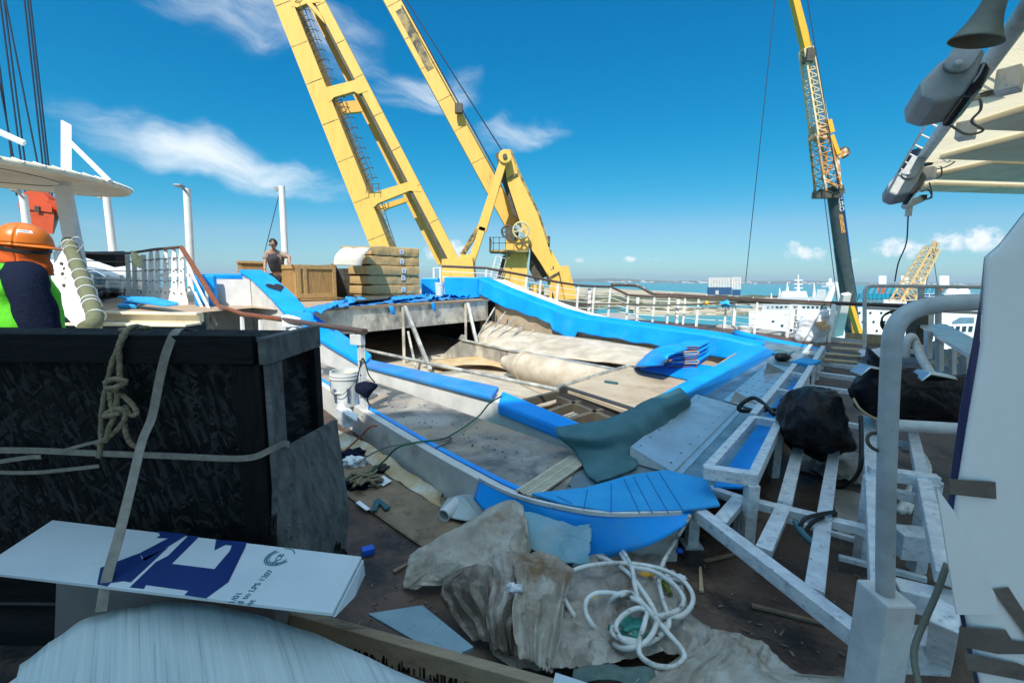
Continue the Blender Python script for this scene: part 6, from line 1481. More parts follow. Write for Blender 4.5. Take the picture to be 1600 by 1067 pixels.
# vessel with four orange and white funnels
fv = thing('funnel_vessel', 'offshore vessel with four white topped orange legs and blue deck', 'ship', Zp(1430, 466, SEA))
yf = 190
F_ = lambda px, py, dy=0: Yp(px, py, yf + dy)
nbox('deck', 1352, 1520, 459, 468, m_dkblue, 0, 30, fv, F_); nbox('hull', 1350, 1522, 468, 500, m_ship, 0, 32, fv, F_)
for i, (x0, x1, yt) in enumerate(((1373, 1384, 431), (1408, 1419, 431), (1437, 1446, 434), (1468, 1482, 431))):
    lo_ = nbox('leg', x0 - 1, x1 - 1, 448, 461, m_redor, 2, 10, fv, F_); nbox('leg_top', x0, x1 + 1, yt, 448, m_ship, 2, 10, fv, F_)
for k in range(7): G().lathe([(1.0, 0), (1.0, 2.2)], F_(1345 + k * 6.6, 467, -3), (0, 0, 1), 14).build('drum', m_teal, fv)
g = G()
for px in range(1355, 1480, 9): g.bar(F_(px, 460, -1), F_(px + 5, 453 - (px % 3) * 2, -1), .5, .5)
g.build('deck_gear', m_teal, fv)
# dredger-like ship far off
sh2 = thing('distant_freighter', 'small white freighter far out on the bay beyond the mast crane', 'ship', Zp(1302, 446.5, SEA))
yd = 1500; D_ = lambda px, py, dy=0: Yp(px, py, yd + dy)
nbox('hull', 1284, 1320, 446, 449, m_shipg, 0, 40, sh2, D_); nbox('superstructure', 1291, 1314, 441, 446, m_ship, 5, 20, sh2, D_); nbox('mast', 1295, 1300, 435, 441, m_ship, 8, 5, sh2, D_)
# mobile crane
mc = thing('mobile_crane', 'tall mobile crane with dark blue tower mast and orange lattice jib', 'crane', Yp(1320, 530, 36))
ym_ = 36; K = lambda px, py, dy=0: Yp(px, py, ym_ + dy)
a, b = K(1338, 560, .8), K(1303, 300, .8)
def mastseg(t0, t1, rad, m_, name): 
    return G().tube([a.lerp(b, t0), a.lerp(b, t1)], rad, 16).build(name, m_, mc, smooth=2)
mastseg(0, .68, .54, m_mast, 'mast'); 
s1 = mastseg(.68, 1.0, .52, m_mast, 'mast')
d = (b - a).normalized(); sx = d.cross(V((0, 1, 0))).normalized(); 
if sx.x < 0: sx = -sx
fn = sx.cross(d); fn = fn if fn.y < 0 else -fn
def mpt(t, an, r=.53): return a.lerp(b, t) + (sx * math.sin(an) + fn * math.cos(an)) * r
def decal(name, t0, t1, a0, a1, m_, r=.555): return G().grid(lambda u_, v_: mpt(t0 + (t1 - t0) * v_, a0 + (a1 - a0) * u_, r), 8, 2).build(name, m_, mc)
decal('blue_band', .66, 1.0, R(25), R(88), m_mastb); decal('blue_band', .60, .62, R(30), R(85), m_mastb); decal('blue_band', .635, .65, R(30), R(85), m_mastb)
decal('orange_plate', .76, .865, R(-22), R(12), mat('orange_plate', (.62, .30, .07), (.55, .26, .06), 3, .5))
text('lettering', 'EURO', mat('white_letters', (.8, .8, .78), (.75, .75, .73), 3, .5), mpt(.975, R(-14), .575), -d, sx, .5, mc, .004)
text('lettering', 'GRUAS', m_mast, mpt(.863, R(-16), .575), -d, sx, .46, mc, .004)
decal('orange_plate', .10, .30, R(-40), R(0), bpy.data.materials['orange_plate']); text('lettering', 'EURO', bpy.data.materials['white_letters'], mpt(.275, R(-30), .575), -d, sx, .5, mc, .004)
G().bar(K(1345, 530, -.4), K(1328, 476, -.4), .5, .3).build('yellow_boom', m_yel, mc)
tp_ = b; G().lathe([(.1, -.3), (.68, -.2), (.70, .35), (.2, .5)], tp_, d, 18).build('head_collar', m_mastb, mc, smooth=2)
hd = thing
g = G()
for px0, px1, py in ((1276, 1318, 303), (1280, 1316, 297)): g.bar(K(px0, py + 3, .1), K(px1, py - 4, .1), .3, .35)
for px in (1278, 1290, 1305): g.box(K(px, 305, .2), (.6, .6, .5))
g.build('head_machinery', m_dksteel, mc)
def latt(p0, p1, w0, w1, n, name, m_=m_lattice, t=.085):
    """four-chord lattice between two points, seen widths w0, w1 in metres"""
    p0, p1 = V(p0), V(p1); dd = (p1 - p0).normalized(); x = dd.cross(V((0, 1, 0))).normalized(); y = x.cross(dd)
    g = G(); cs = lambda k, tt: p0.lerp(p1, tt) + (x * (1, -1, -1, 1)[k] + y * (1, 1, -1, -1)[k]) * ((w0 + (w1 - w0) * tt) / 2)
    for k in range(4): g.bar(cs(k, 0), cs(k, 1), t * 1.5, t * 1.5)
    for i in range(n):
        for k in range(4):
            l = (k + 1) % 4; q0, q1 = i / n, (i + 1) / n
            g.bar(cs(k, q0), cs(l, q1 if i % 2 else q1), t * .7, t * .7); g.bar(cs(k, q1), cs(l, q1), t * .7, t * .7)
    return g.build(name, m_, mc)
latt(K(1294, 297), K(1279, 212), 1.2, .88, 6, 'lattice_jib'); latt(K(1281, 212), K(1259, 78), .88, .6, 12, 'lattice_jib', mat('lattice_pale', (.62, .42, .16), (.66, .58, .44), 5, .5))
G().bar(K(1262, 86), K(1226, -60), .55, .55, (0, 1, 0), .42, .42).build('jib_tip', m_yel, mc); G().box(K(1264, 88, -.3), (.6, .6, .9)).build('jib_joint', m_dksteel, mc)
g = G(); g.bar(K(1298, 212, -.4), K(1309, 242, -.4), .3, .3); g.bar(K(1294, 188, -.4), K(1299, 208, -.4), .34, .34); g.build('luffing_cylinder', m_yel, mc)
g = G(); g.bar(K(1307, 240, -.3), K(1312, 295, -.3), .22, .22); g.bar(K(1304, 252, -.3), K(1284, 280, -.3), .18, .18); g.bar(K(1283, 278, -.3), K(1312, 294, -.3), .2, .2); g.bar(K(1307, 245, -.3), K(1322, 236, -.3), .35, .5); g.bar(K(1284, 280, -.2), K(1292, 240, -.2), .15, .15); g.build('jib_frame', m_lattice, mc)
G().lathe([(.05, 0), (.42, 0), (.42, .25), (.05, .25)], K(1320, 238, -.35), (0, 1, 0), 14).build('pulley', m_dksteel, mc); G().box(K(1280, 208, .1), (1.1, .9, 1.0)).build('jib_joint', m_lattice, mc)
g = G(); g.tube(smoothline([K(1286, 288, -.5), K(1273, 294, -.5), K(1272, 302, -.5), K(1280, 303, -.5)], 5), .04, 6); g.build('loop_hose', m_cable, mc)
for p0, p1 in (((1258, -20), (1340, 470)), ((1287, 300), (1308, 470)), ((1213, -20), (1165, 440))):
    G().tube([K(*p0, -.6), K(*p1, -.6)], .03, 5).build('hoist_wire', m_cable, mc)
# smaller yellow lattice crane beyond
sc2 = thing('harbour_crane', 'small weathered yellow lattice crane boom rising behind the white ship', 'crane', Yp(1405, 475, 75))
ys = 75; Q = lambda px, py, dy=0: Yp(px, py, ys + dy)
mc_ = mc; mc = sc2
latt(Q(1405, 478), Q(1456, 388), 2.2, 1.4, 10, 'boom', mat('boom_tan', (.58, .40, .17), (.5, .36, .2), 4, .6), .16); mc = mc_
G().hexa([Q(1450, 392), Q(1460, 396), Q(1460, 396, 1.5), Q(1450, 392, 1.5)], [Q(1458, 375), Q(1469, 380), Q(1469, 380, 1.5), Q(1458, 375, 1.5)]).build('boom_head', m_tan, sc2)
for p0, p1 in (((1456, 382), (1468, 470)), ((1464, 380), (1440, 470))): G().tube([Q(*p0), Q(*p1)], .05, 5).build('hoist_wire', m_cable, sc2)

# ------------------------------------------------------------------ upper right canopy and its gear
ZK = 3.55
e0 = Yp(1612, -30, 4.3); E0 = Zp(1578, 62, ZK); E1 = Zp(1404, 302, ZK)
cp = thing('awning', 'cream slatted awning with a tubular edge carrying lamps and a horn, upper right', 'awning', (7.5, 8, 3.5))
ed = (E1 - E0).normalized(); en = V((ed.y, -ed.x, 0)); en = en if en.x > 0 else -en
Lk = (E1 - E0).length
def ck(s_, o, z=0): return E0 + ed * s_ + en * o + V((0, 0, z))
G().add([ck(-6, .0, .16), ck(Lk, .0, .16), ck(Lk, .0, .16) + V((14, 1.1, 0)), ck(-6, .0, .16) + V((14, 1.1, 0))], [(0, 1, 2, 3)]).build('roof_skin', m_awn, cp)
wst = V((.985, -.17, 0)); 
for k in range(6):
    s_ = Lk - .3 - k * 1.75; a_ = ck(s_, .05, 0) + V((.75 if k else .4, .06, 0)); b_ = a_ + V((1, .08 + .0 * k, 0)) * 9 
    cvx = [a_ + (b_ - a_) * t + V((0, 0, .10 - .0 * math.sin(math.pi * t))) for t in [i / 6 for i in range(7)]]
    g = G()
    for i in range(6): g.bar(cvx[i], cvx[i + 1], 1.2 if k else .6, .08)
    g.build('beam', m_canvas, cp, bevel=.03)
g = G(); g.tube([ck(-6, 0, .05), ck(Lk, 0, .05)], .07, 14); g.build('edge_tube', m_gwhite, cp, smooth=2)
g = G(); g.tube([ck(1.6, -.15, .2), ck(Lk - .3, -.15, .2)], .018, 8)
for k in range(int((Lk - 2) / .6)): g.tube([ck(1.7 + k * .6, -.15, .2), ck(1.7 + k * .6, .02, .08)], .013, 6)
g.build('outer_rod', m_gwhite, cp, smooth=2)
for k, s_ in enumerate((.9, 2.6, 5.3, 6.6, 7.6)):
    if s_ < Lk: G().box(ck(s_, .2, -.05), (.22, .16, .2), .6).build('clamp', m_gwhite, cp, bevel=.01)
def floodlight(px, py, y, s_, label):
    c_ = Yp(px, py, y); t = thing('floodlight', label, 'floodlight', c_, 'floodlights on the awning edge')
    ax = V((-.05, -.2, -1)).normalized()
    rt = V((ed.x * .45 + .3, ed.y * .2, .62)).normalized() # long axis (from nose to rear) seen rising to the right
    rt = (Yp(px + 40, py - 62, y + .1) - Yp(px - 34, py + 48, y - .1)).normalized(); vw = V((c_.x, c_.y, c_.z - EYE)).normalized(); sd2 = vw.cross(rt).normalized()
    M = Matrix((tuple(rt), tuple(sd2), tuple(rt.cross(sd2)))).transposed()
    q_ = lambda x, yy, z: c_ + M @ V((x * s_, yy * s_, z * s_))
    pf = [(-.55, -.02), (-.52, -.22), (-.30, -.33), (.15, -.27), (.50, -.13), (.58, .02), (.48, .15), (.05, .22), (-.35, .23)]
    # lens side is the lower-right edge of the outline
    G().prism([q_(x, yy, -.24) for x, yy in pf], M @ V((0, 0, .48 * s_))).build('housing', m_spot, t, bevel=.05 * s_)
    G().prism([q_(x, yy, -.26) for x, yy in ((-.42, .20), (.05, .21), (.30, .18), (.18, .31), (-.18, .35), (-.40, .30))], M @ V((0, 0, .5 * s_))).build('lens', m_glassd, t, bevel=.03 * s_)
    br = [q_(.10 + .15 * math.cos(a) , -.06 + .15 * math.sin(a), -.30) for a in [math.pi * .5 + math.pi * i / 10 for i in range(11)]] + [q_(.62, -.22, -.30), q_(.62, .08, -.30)]
    G().prism(br, M @ V((0, 0, .03 * s_))).build('bracket', m_spot, t); G().lathe([(.005, 0), (.045 * s_, 0), (.045 * s_, .04 * s_), (.005, .04 * s_)], q_(.08, -.06, -.33), rt.cross(sd2), 12).build('bolt', m_gwhite, t)
    return t
floodlight(1480, 138, 3.9, .58, 'big grey floodlight below the horn, nearer of the two on the awning edge'); floodlight(1414, 288, 7.2, .60, 'smaller grey floodlight at the far tip of the awning edge')
def horn(px, py, y, r, L_, axis_px, label):
    c_ = Yp(px, py, y); t = thing('horn_speaker', label, 'horn speaker', c_, 'horn speakers on the awning edge'); ax = V((.16, -.22, .96)).normalized()
    prof = [(r, 0), (r * .98, .01), (r * .86, L_ * .10), (r * .66, L_ * .28), (r * .5, L_ * .5), (r * .42, L_ * .72), (r * .36, L_), (.01, L_)]
    G().lathe(prof[:-1], c_, ax, 30, cap=False).build('bell', m_horn, t, smooth=True, solid=.008); G().lathe([(.01, L_ * .25), (r * .30, L_ * .25), (r * .34, L_ * .75), (.01, L_ * .75)], c_, ax, 18).build('driver', m_spot, t, smooth=2)
    G().lathe([(r * .30, L_ * .95), (r * .42, L_), (r * .42, L_ * 1.35), (.01, L_ * 1.4)], c_, ax, 18).build('driver_case', m_horn, t, smooth=2); return t
horn(1524, 66, 3.6, .165, .36, (1562, -10), 'large olive grey horn speaker at the top right of the awning edge'); horn(1401, 307, 8.0, .18, .3, (1424, 285), 'small horn speaker under the far floodlight')
for (px, py, y, s_, lab) in ((1434, 266, 8.6, .30, 'small black flood lamp clamped beside the far floodlight'), (1438, 247, 8.2, .24, 'white box lamp on the awning edge above the black lamp')):
    t = thing('small_lamp', lab, 'lamp', Yp(px, py, y)); G().box(Yp(px, py, y), (s_ * 1.5, s_, s_ * .8), .4, Matrix.Rotation(.35, 3, 'Y')).build('case', m_glassd if 'black' in lab else m_gwhite, t, bevel=.02); G().lathe([(.01, 0), (s_ * .3, 0), (s_ * .3, .03), (.01, .03)], Yp(px + 2, py - 1, y - s_ * .6), (0, -1, 0), 14).build('lens', m_spot, t)
t = thing('camera', 'white tubular surveillance camera hanging from the awning tip on a bracket', 'camera', Yp(1424, 316, 9.0)); G().tube([Yp(1414, 322, 8.95), Yp(1441, 310, 9.1)], .07, 12).build('body', m_gwhite, t, smooth=2); G().tube([Yp(1424, 294, 9.0), Yp(1419, 338, 9.0)], .055, 8).build('bracket', m_gwhite, t); G().box(Yp(1442, 309, 9.05), (.08, .1, .1)).build('connector', m_black, t)
t = thing('junction_box', 'dark junction box with looping cables under the awning', 'junction box', Yp(1560, 120, 5.2)); G().box(Yp(1557, 122, 5.2), (.22, .2, .3), .5).build('box', m_horn, t, bevel=.01); G().box(Yp(1562, 103, 5.25), (.12, .12, .2), .5).build('gland_box', m_dksteel, t); G().bar(Yp(1540, 140, 5.2), Yp(1575, 128, 5.3), .1, .1).build('bracket', m_horn, t)
cbl = [[(1522, 121, 4.8), (1560, 118, 4.9), (1585, 105, 5.0), (1597, 88, 5.0), (1585, 75, 4.9), (1572, 76, 4.9)], [(1512, 160, 4.8), (1530, 155, 5.0), (1532, 172, 5.2), (1518, 190, 5.3), (1536, 204, 5.4), (1510, 210, 5.4), (1482, 194, 5.2)], [(1556, 126, 5.2), (1550, 145, 5.2), (1530, 152, 5.2), (1510, 160, 5.0)],
       [(1480, 246, 8.0), (1492, 252, 8.0), (1475, 262, 8.2), (1450, 266, 8.4)], [(1470, 255, 8.3), (1470, 275, 8.5), (1448, 282, 8.8), (1436, 282, 8.9)], [(1484, 218, 7.6), (1488, 232, 7.8), (1476, 246, 8), (1470, 240, 8)], [(1452, 285, 9), (1456, 305, 9), (1446, 312, 9), (1440, 308, 9)], [(1440, 300, 9), (1450, 296, 9), (1456, 308, 9), (1448, 312, 9)], [(1570, 62, 4.7), (1585, 66, 4.8), (1610, 66, 4.9)], [(1494, 236, 7.8), (1488, 244, 8), (1480, 250, 8)]]
for i, c in enumerate(cbl): G().tube(smoothline([Yp(*p) for p in c], 6), .014 if c[0][2] < 6 else .012, 6).build('cable', m_horn, cp)
G().tube(smoothline([Yp(1419, 338, 9.0), Yp(1416, 380, 9.2), Yp(1404, 410, 9.3), Yp(1398, 440, 9.4)], 5), .012, 6).build('cable', m_cable, cp)
# ------------------------------------------------------------------ welded white frames
def frame_bar(par, a, b, w_=.06, h=None, nm='rail', m_=m_frame): return G().bar(a, b, w_, h or w_).build(nm, m_, par, bevel=.004)
fa = thing('bench_frame', 'long scraped white tube frame in two parallel rails beside the metal floor', 'frame', (3.2, 5, 0))
zA = .46
Lr = [Zp(1104, 736, zA), Zp(1176, 655, zA), Zp(1267, 540, .42)]; Rr = [Zp(1176, 748, zA), Zp(1217, 662, zA), Zp(1286, 543, .42)]
frame_bar(fa, Lr[0], Lr[1], .055); frame_bar(fa, Rr[0], Rr[1], .055, .07); frame_bar(fa, Lr[0] + V((-.02, 0, 0)), Rr[0] + V((.02, 0, 0)), .065, .075); frame_bar(fa, Lr[1], Rr[1], .06)
frame_bar(fa, Lr[1] + V((.05, .08, 0)), Lr[2], .06); frame_bar(fa, Rr[1] + V((.05, .08, 0)), Rr[2], .065)
for t in (.22, .42, .62, .82): 
    p0, p1 = Lr[1].lerp(Lr[2], t), Rr[1].lerp(Rr[2], t); frame_bar(fa, p0, p1, .055)
    G().bar(p1 + V((0, 0, -.02)), V((p1.x, p1.y, 0)), .06, .06).build('leg', m_frame, fa, bevel=.004)
    g = G(); dd = (p1 - p0) * .8; g.prism([p0 + dd * .2 + V((.02, .04, -.03)), p0 + dd + V((.02, .04, -.03)), p0 + dd + V((.02, .04, -.20))], (Lr[2] - Lr[1]).normalized() * .012); g.build('gusset', m_alu, fa)
for p in (Rr[0], Rr[1], Rr[2]): G().bar(p + V((0, 0, -.03)), V((p.x + .01, p.y + .02, 0)), .065, .065).build('leg', m_frame, fa, bevel=.004)
G().hexa([Rr[0] + V((-.005, 0, -.14)), Rr[1] + V((-.005, 0, -.14)), Rr[1] + V((.005, 0, -.14)), Rr[0] + V((.005, 0, -.14))], [Rr[0] + V((-.005, 0, -.035)), Rr[1] + V((-.005, 0, -.035)), Rr[1] + V((.005, 0, -.035)), Rr[0] + V((.005, 0, -.035))]).build('side_plate', m_gwhite, fa)
# blue vinyl strip seen through the frame
tag(G().prism([Zp(1115, 762, .292), Zp(1160, 764, .292), Zp(1232, 650, .292), Zp(1262, 600, .292), Zp(1240, 596, .292), Zp(1180, 672, .292)], (0, 0, .014)).build('vinyl_strip', m_blue), 'blue vinyl strip lying beneath the long scraped white frame', 'vinyl strip')
tag(G().box(Zp(1260, 566, .47), (.42, .26, .05), .7).build('pad_offcut', m_bluemat, bevel=.01), 'blue pad offcut lying across the long scraped white frame', 'pad')
for q_ in ([(1215, 596), (1222, 606), (1258, 606)],): pass
# lower open frame in front
fb = thing('floor_frame', 'low open frame of scraped white tubes on the brown deck in front', 'frame', Zp(1200, 850, 0))
zB = .27
K0, K1, K2, K3, K4 = Zp(1062, 780, zB), Zp(1086, 758, zB), Zp(1160, 782, zB), Zp(1358, 830, zB), Zp(1352, 1004, zB)
frame_bar(fb, K0, K4, .07, .07); frame_bar(fb, K0 + V((-.01, -.0, 0)), K1, .065); frame_bar(fb, K1, K2, .05); frame_bar(fb, K2, K3, .06, .05)
frame_bar(fb, Zp(1124, 818, zB - .003), Zp(1156, 780, zB - .003), .075, .045)
frame_bar(fb, Zp(1193, 862, zB - .003), Zp(1226, 790, zB - .003), .075, .045); frame_bar(fb, Zp(1226, 788, zB + .02), Zp(1250, 690, zB + .02), .075, .04)
frame_bar(fb, Zp(1272, 926, zB - .003), Zp(1287, 815, zB - .003), .075, .045); frame_bar(fb, Zp(1287, 812, zB + .02), Zp(1304, 700, zB + .02), .07, .04)
for px, py in ((1085, 790), (1163, 788)): p = Zp(px, py, zB); G().bar(p + V((.01, .03, -.03)), V((p.x + .01, p.y + .03, 0)), .065, .065).build('leg', m_frame, fb, bevel=.004); G().box((p.x + .01, p.y + .03, .006), (.11, .11, .012)).build('foot_plate', m_frame, fb)
frame_bar(fb, Zp(1205, 805, .1), Zp(1360, 850, .1), .03, .03)
# far stretch of rails, running to the planks
fcx = thing('walkway_frame', 'row of white cross tubes over the brown deck, left open under missing planks', 'frame', (6.5, 7.2, 0))
for i, (a, b) in enumerate((((1232, 640), (1338, 612)), ((1276, 584), (1350, 594)), ((1282, 568), (1352, 576)), ((1290, 555), (1352, 560)))):
    if i: frame_bar(fcx, Zp(*a, .2), Zp(*b, .2), .07)
    else: frame_bar(fcx, Zp(1262, 604, .2), Zp(1338, 614, .2), .06)
frame_bar(fcx, Zp(1240, 648, .1), Zp(1352, 668, .1), .05)
# frame on the right side, standing higher
fd = thing('tube_stand', 'upright scraped white tube frame between the guard rail and the black covers', 'frame', (1.9, 2.0, 0))
zD = .52
frame_bar(fd, Zp(1378, 925, .46), Zp(1356, 655, zD), .075, .06); frame_bar(fd, Zp(1357, 737, zD + .01), Zp(1466, 752, zD + .01), .06, .065); frame_bar(fd, Zp(1424, 672, zD), Zp(1478, 905, zD), .06, .05)
frame_bar(fd, Zp(1398, 925, .42), Zp(1500, 950, .42), .09, .08)
for px, py in ((1452, 755), (1364, 745)): p = Zp(px, py, zD); G().bar(p, V((p.x, p.y, 0.0)), .065, .065).build('leg', m_frame, fd, bevel=.004)
frame_bar(fd, Zp(1396, 770, .4), Zp(1458, 785, .4), .05); G().box(Zp(1448, 770, .42), (.1, .08, .16)).build('bracket', m_frame, fd, bevel=.004); frame_bar(fd, Zp(1398, 845, .22), Zp(1450, 850, .22), .12, .14)
frame_bar(fd, Zp(1400, 1012, .28), Zp(1470, 1016, .28), .1, .12); G().bar(Zp(1478, 960, .5), Zp(1468, 1020, .3), .07, .1).build('leg', m_frame, fd, bevel=.004)
frame_bar(fd, Zp(1310, 870, .06), Zp(1448, 905, .08), .03, .03)
# base post and guard rail
gr_ = thing('guard_rail', 'thick white bent pipe guard rail standing on a square post at the right', 'guard rail', Zp(1380, 1070, .2))
yg = 1.32
pc = [Yp(1383, 925, yg), Yp(1384, 800, yg), Yp(1388, 650, yg), Yp(1392, 560, yg), Yp(1396, 520, yg), Yp(1409, 497, yg), Yp(1430, 484, yg), Yp(1460, 477, yg), Yp(1500, 473, yg + .01), Yp(1620, 470, yg + .05)]
G().tube(smoothline(pc, 6), .0262, 18).build('bent_pipe', mat('chipped_grey_paint', (.50, .52, .52), (.36, .38, .39), 6, .45, bump=.2, c3=(.05, .055, .06), s3=9, lo3=.60, hi3=.66, detail=10), gr_, smooth=True); G().tube([Yp(1395, 664, yg), Yp(1500, 670, yg + .01), Yp(1640, 680, yg + .03)], .0185, 14).build('cross_pipe', m_gwhite, gr_, smooth=2)
bpz = Yp(1383, 925, yg); G().hexa([V((bpz.x - .042, yg - .06, -.1)), V((bpz.x + .055, yg - .06, -.1)), V((bpz.x + .055, yg + .07, -.1)), V((bpz.x - .042, yg + .07, -.1))], [V((bpz.x - .042, yg - .06, bpz.z - .002)), V((bpz.x + .055, yg - .06, bpz.z - .002)), V((bpz.x + .055, yg + .07, bpz.z - .002)), V((bpz.x - .042, yg + .07, bpz.z - .002))]).build('base_post', m_gwhite, gr_, bevel=.008)
g = G(); rr_ = Yp(1371, 690, yg + .02); g.tube([rr_ + V((math.cos(a) * .032, .015 * math.sin(a), math.sin(a) * .024)) for a in [2 * math.pi * i / 20 for i in range(20)]], .006, 6, closed=True); g.build('wire_ring', m_dksteel, gr_)
tag(G().tube(smoothline([Yp(1480, 880, 1.12), Yp(1462, 930, 1.1), Yp(1440, 980, 1.08), Yp(1428, 1020, 1.05), Yp(1436, 1075, 1.0)], 6), .008, 8).build('brown_cable', m_horn, smooth=True), 'brown cable hanging from the white board at the right edge', 'cable')
# thin hoop rail behind
hr2_ = thing('hoop_rail', 'thin white hoop railing beyond the black covers', 'railing', Zp(1352, 590, 0)); yh = 8.6
g = G(); g.tube(smoothline([Yp(1350, 600, yh), Yp(1351, 520, yh), Yp(1351, 462, yh), Yp(1353, 452, yh), Yp(1361, 447, yh), Yp(1400, 447, yh), Yp(1600, 450, yh)], 5), .035, 10); g.build('hoop', m_gwhite, hr2_, smooth=True)
g = G(); g.tube([Yp(1352, 481, yh), Yp(1600, 492, yh)], .03, 8); g.build('mid_rail', m_gwhite, hr2_)
for px in (1439, 1466): G().tube([Yp(px, 600, yh), Yp(px, 450, yh)], .05, 8).build('post', m_gwhite, hr2_)
g = G()
for k in range(6): g.tube(smoothline([Yp(1404, 483, 7.4), Yp(1384 - k, 490 + k, 7.4), Yp(1376 + k, 506, 7.4), Yp(1384, 516 - k, 7.4), Yp(1396, 500, 7.4)], 5), .012, 6)
tag(g.build('cable_coil', m_rubber), 'coil of black cable hung on the thin hoop railing', 'cable coil')
# white posts at the gap, planks
tag(G().bar(Zp(1308, 524, .0), Yp(1322, 459, 12.6), .28, .14, (0, 1, 0), .22).build('gate_post', m_white, bevel=.01), 'broad white leaning post at the gap in the deck railing', 'post')
tag(G().bar(Zp(1294, 535, .0), Yp(1303, 476, 12.0), .09, .06, (0, 1, 0)).build('ladder_rail', m_white), 'slim white leaning rail left of the broad white post', 'rail')
rnd = random.Random(8)
for i, (a, b, wd) in enumerate((((1285, 552), (1352, 558), .25), ((1300, 544), (1352, 547), .3), ((1310, 535), (1352, 538), .3), ((1285, 562), (1340, 566), .16), ((1345, 552), (1420, 548), .3))):
    tag(G().bar(Zp(*a, .24 + .03 * (i % 2)), Zp(*b, .24 + .03 * (i % 2)), wd, .03).build('plank', m_tan, bevel=.004), ('sunlit tan plank nearest the black covers', 'sunlit tan plank in the middle of the walkway by the gap', 'sunlit tan plank farthest out at the gap in the railing', 'narrow tan plank at the near edge of the sunlit walkway', 'tan plank behind the thin hoop railing')[i], 'plank', 'planks on the walkway frame')
G_ = G().bar(Zp(1320, 527, .12), Zp(1440, 535, .12), .05, .26); tag(G_.build('kick_board', m_tan), 'low tan kick board behind the sunlit planks', 'board')
rag('cloth', 'pale cloth lying over the foot of the thin hoop railing', [[Zp(1342, 548, .35), Zp(1370, 545, .4), Zp(1400, 548, .35)], [Zp(1344, 556, .3), Zp(1370, 556, .38), Zp(1402, 556, .3)], [Zp(1346, 562, .2), Zp(1372, 562, .25), Zp(1400, 560, .2)]], m_rag, .04)
# steel bench behind the covers
mb_ = thing('steel_bench', 'slatted aluminium bench with sloping top behind the guard rail', 'bench', Zp(1480, 580, 0))
for i, (a, b) in enumerate((((1446, 510), (1522, 556)), ((1458, 508), (1532, 552)), ((1470, 508), (1540, 546)))): G().bar(Yp(*a, 6.2 + i * .15), Yp(*b, 4.4 + i * .15), .11, .04).build('slat', m_alu, mb_)
for px, py, pb in ((1450, 515, 560), (1468, 528, 580), (1488, 545, 600), (1510, 540, 590)): G().bar(Yp(px, py, 5.7), Yp(px, pb, 5.7), .06, .06).build('leg', m_gwhite, mb_)
G().bar(Yp(1434, 470, 6.4), Yp(1431, 556, 6.4), .17, .17).build('post', m_dksteel, mb_); G().bar(Yp(1448, 480, 6.6), Yp(1446, 530, 6.6), .12, .12).build('post', m_gwhite, mb_); G().bar(Yp(1400, 545, 6.2), Yp(1440, 552, 6.0), .1, .05).build('slat', m_cream, mb_)
for a, b in (((1440, 545), (1470, 535)), ((1475, 560), (1505, 548)), ((1455, 570), (1490, 562))): G().bar(Yp(*a, 6.0), Yp(*b, 5.9), .3, .04).build('tread', m_cream, mb_)
g = G(); g.tube(smoothline([Yp(1414, 560, 5.6), Yp(1416, 535, 5.6), Yp(1424, 526, 5.6), Yp(1430, 535, 5.6), Yp(1440, 560, 5.4), Yp(1455, 585, 5.2)], 6), .05, 10); tag(g.build('bent_pipe', m_gwhite, smooth=True), 'short bent white pipe standing near the aluminium bench', 'pipe')
# black covers
def cover(name, label, rows, seed, am=.05):
    return tag(G().patch(rows, 34, 30, am, 4.5, seed=seed).build(name, m_bag, None, smooth=True), label, 'cover')
def blob(name, label, outline, yc, depth, seed):
    """bag: closed lumpy form with the given seen outline, bulging in depth"""
    o_ = smoothline([(a, b, 0) for a, b in outline], 5, True); cx = sum(p.x for p in o_) / len(o_); cy = sum(p.y for p in o_) / len(o_); m = len(o_)
    def fn(a, b):
        i = int(a * m + .5) % m; r = math.sin(math.pi * b); px = cx + (o_[i].x - cx) * r; py = cy + (o_[i].y - cy) * r
        p = Yp(px, py, yc - depth * math.cos(math.pi * b)); k = p * 3.2 + V((seed, 0, 0)); fo = 1 - abs(MN.noise(k * 1.0)) * 2
        fo2 = 1 - abs(MN.noise(k * 2.6 + V((4, 0, 0)))) * 2 + .6 * (1 - abs(MN.noise(k * 6 + V((9, 0, 0)))) * 2)
        dirv = (p - Yp(cx, cy, yc)).normalized(); return p + dirv * (.04 * fo + .026 * fo2 - .035) 
    return tag(G().grid(fn, m, 30).build(name, m_bag, None, smooth=True), label, 'cover')
blob('black_cover', 'bulging black bag tied over equipment on the frame, seen end on', [(1222, 632), (1236, 615), (1265, 606), (1300, 614), (1312, 625), (1322, 645), (1330, 676), (1334, 700), (1310, 706), (1285, 718), (1262, 706), (1240, 698), (1222, 680), (1217, 655)], 3.35, .42, 3)
blob('black_cover', 'long black cover wrapped over equipment behind the guard rail', [(1350, 570), (1357, 545), (1370, 556), (1382, 572), (1430, 582), (1470, 588), (1530, 585), (1570, 600), (1560, 640), (1530, 668), (1470, 662), (1420, 655), (1385, 650), (1350, 640), (1332, 615), (1338, 592)], 3.2, .30, 11)
tag(G().tube(smoothline([Yp(1333, 622, 2.9), Yp(1345, 640, 2.85), Yp(1370, 655, 2.85), Yp(1395, 662, 2.85)], 5), .008, 6).build('cord', m_tan), 'tan cord along the lower hem of the long black cover', 'cord')
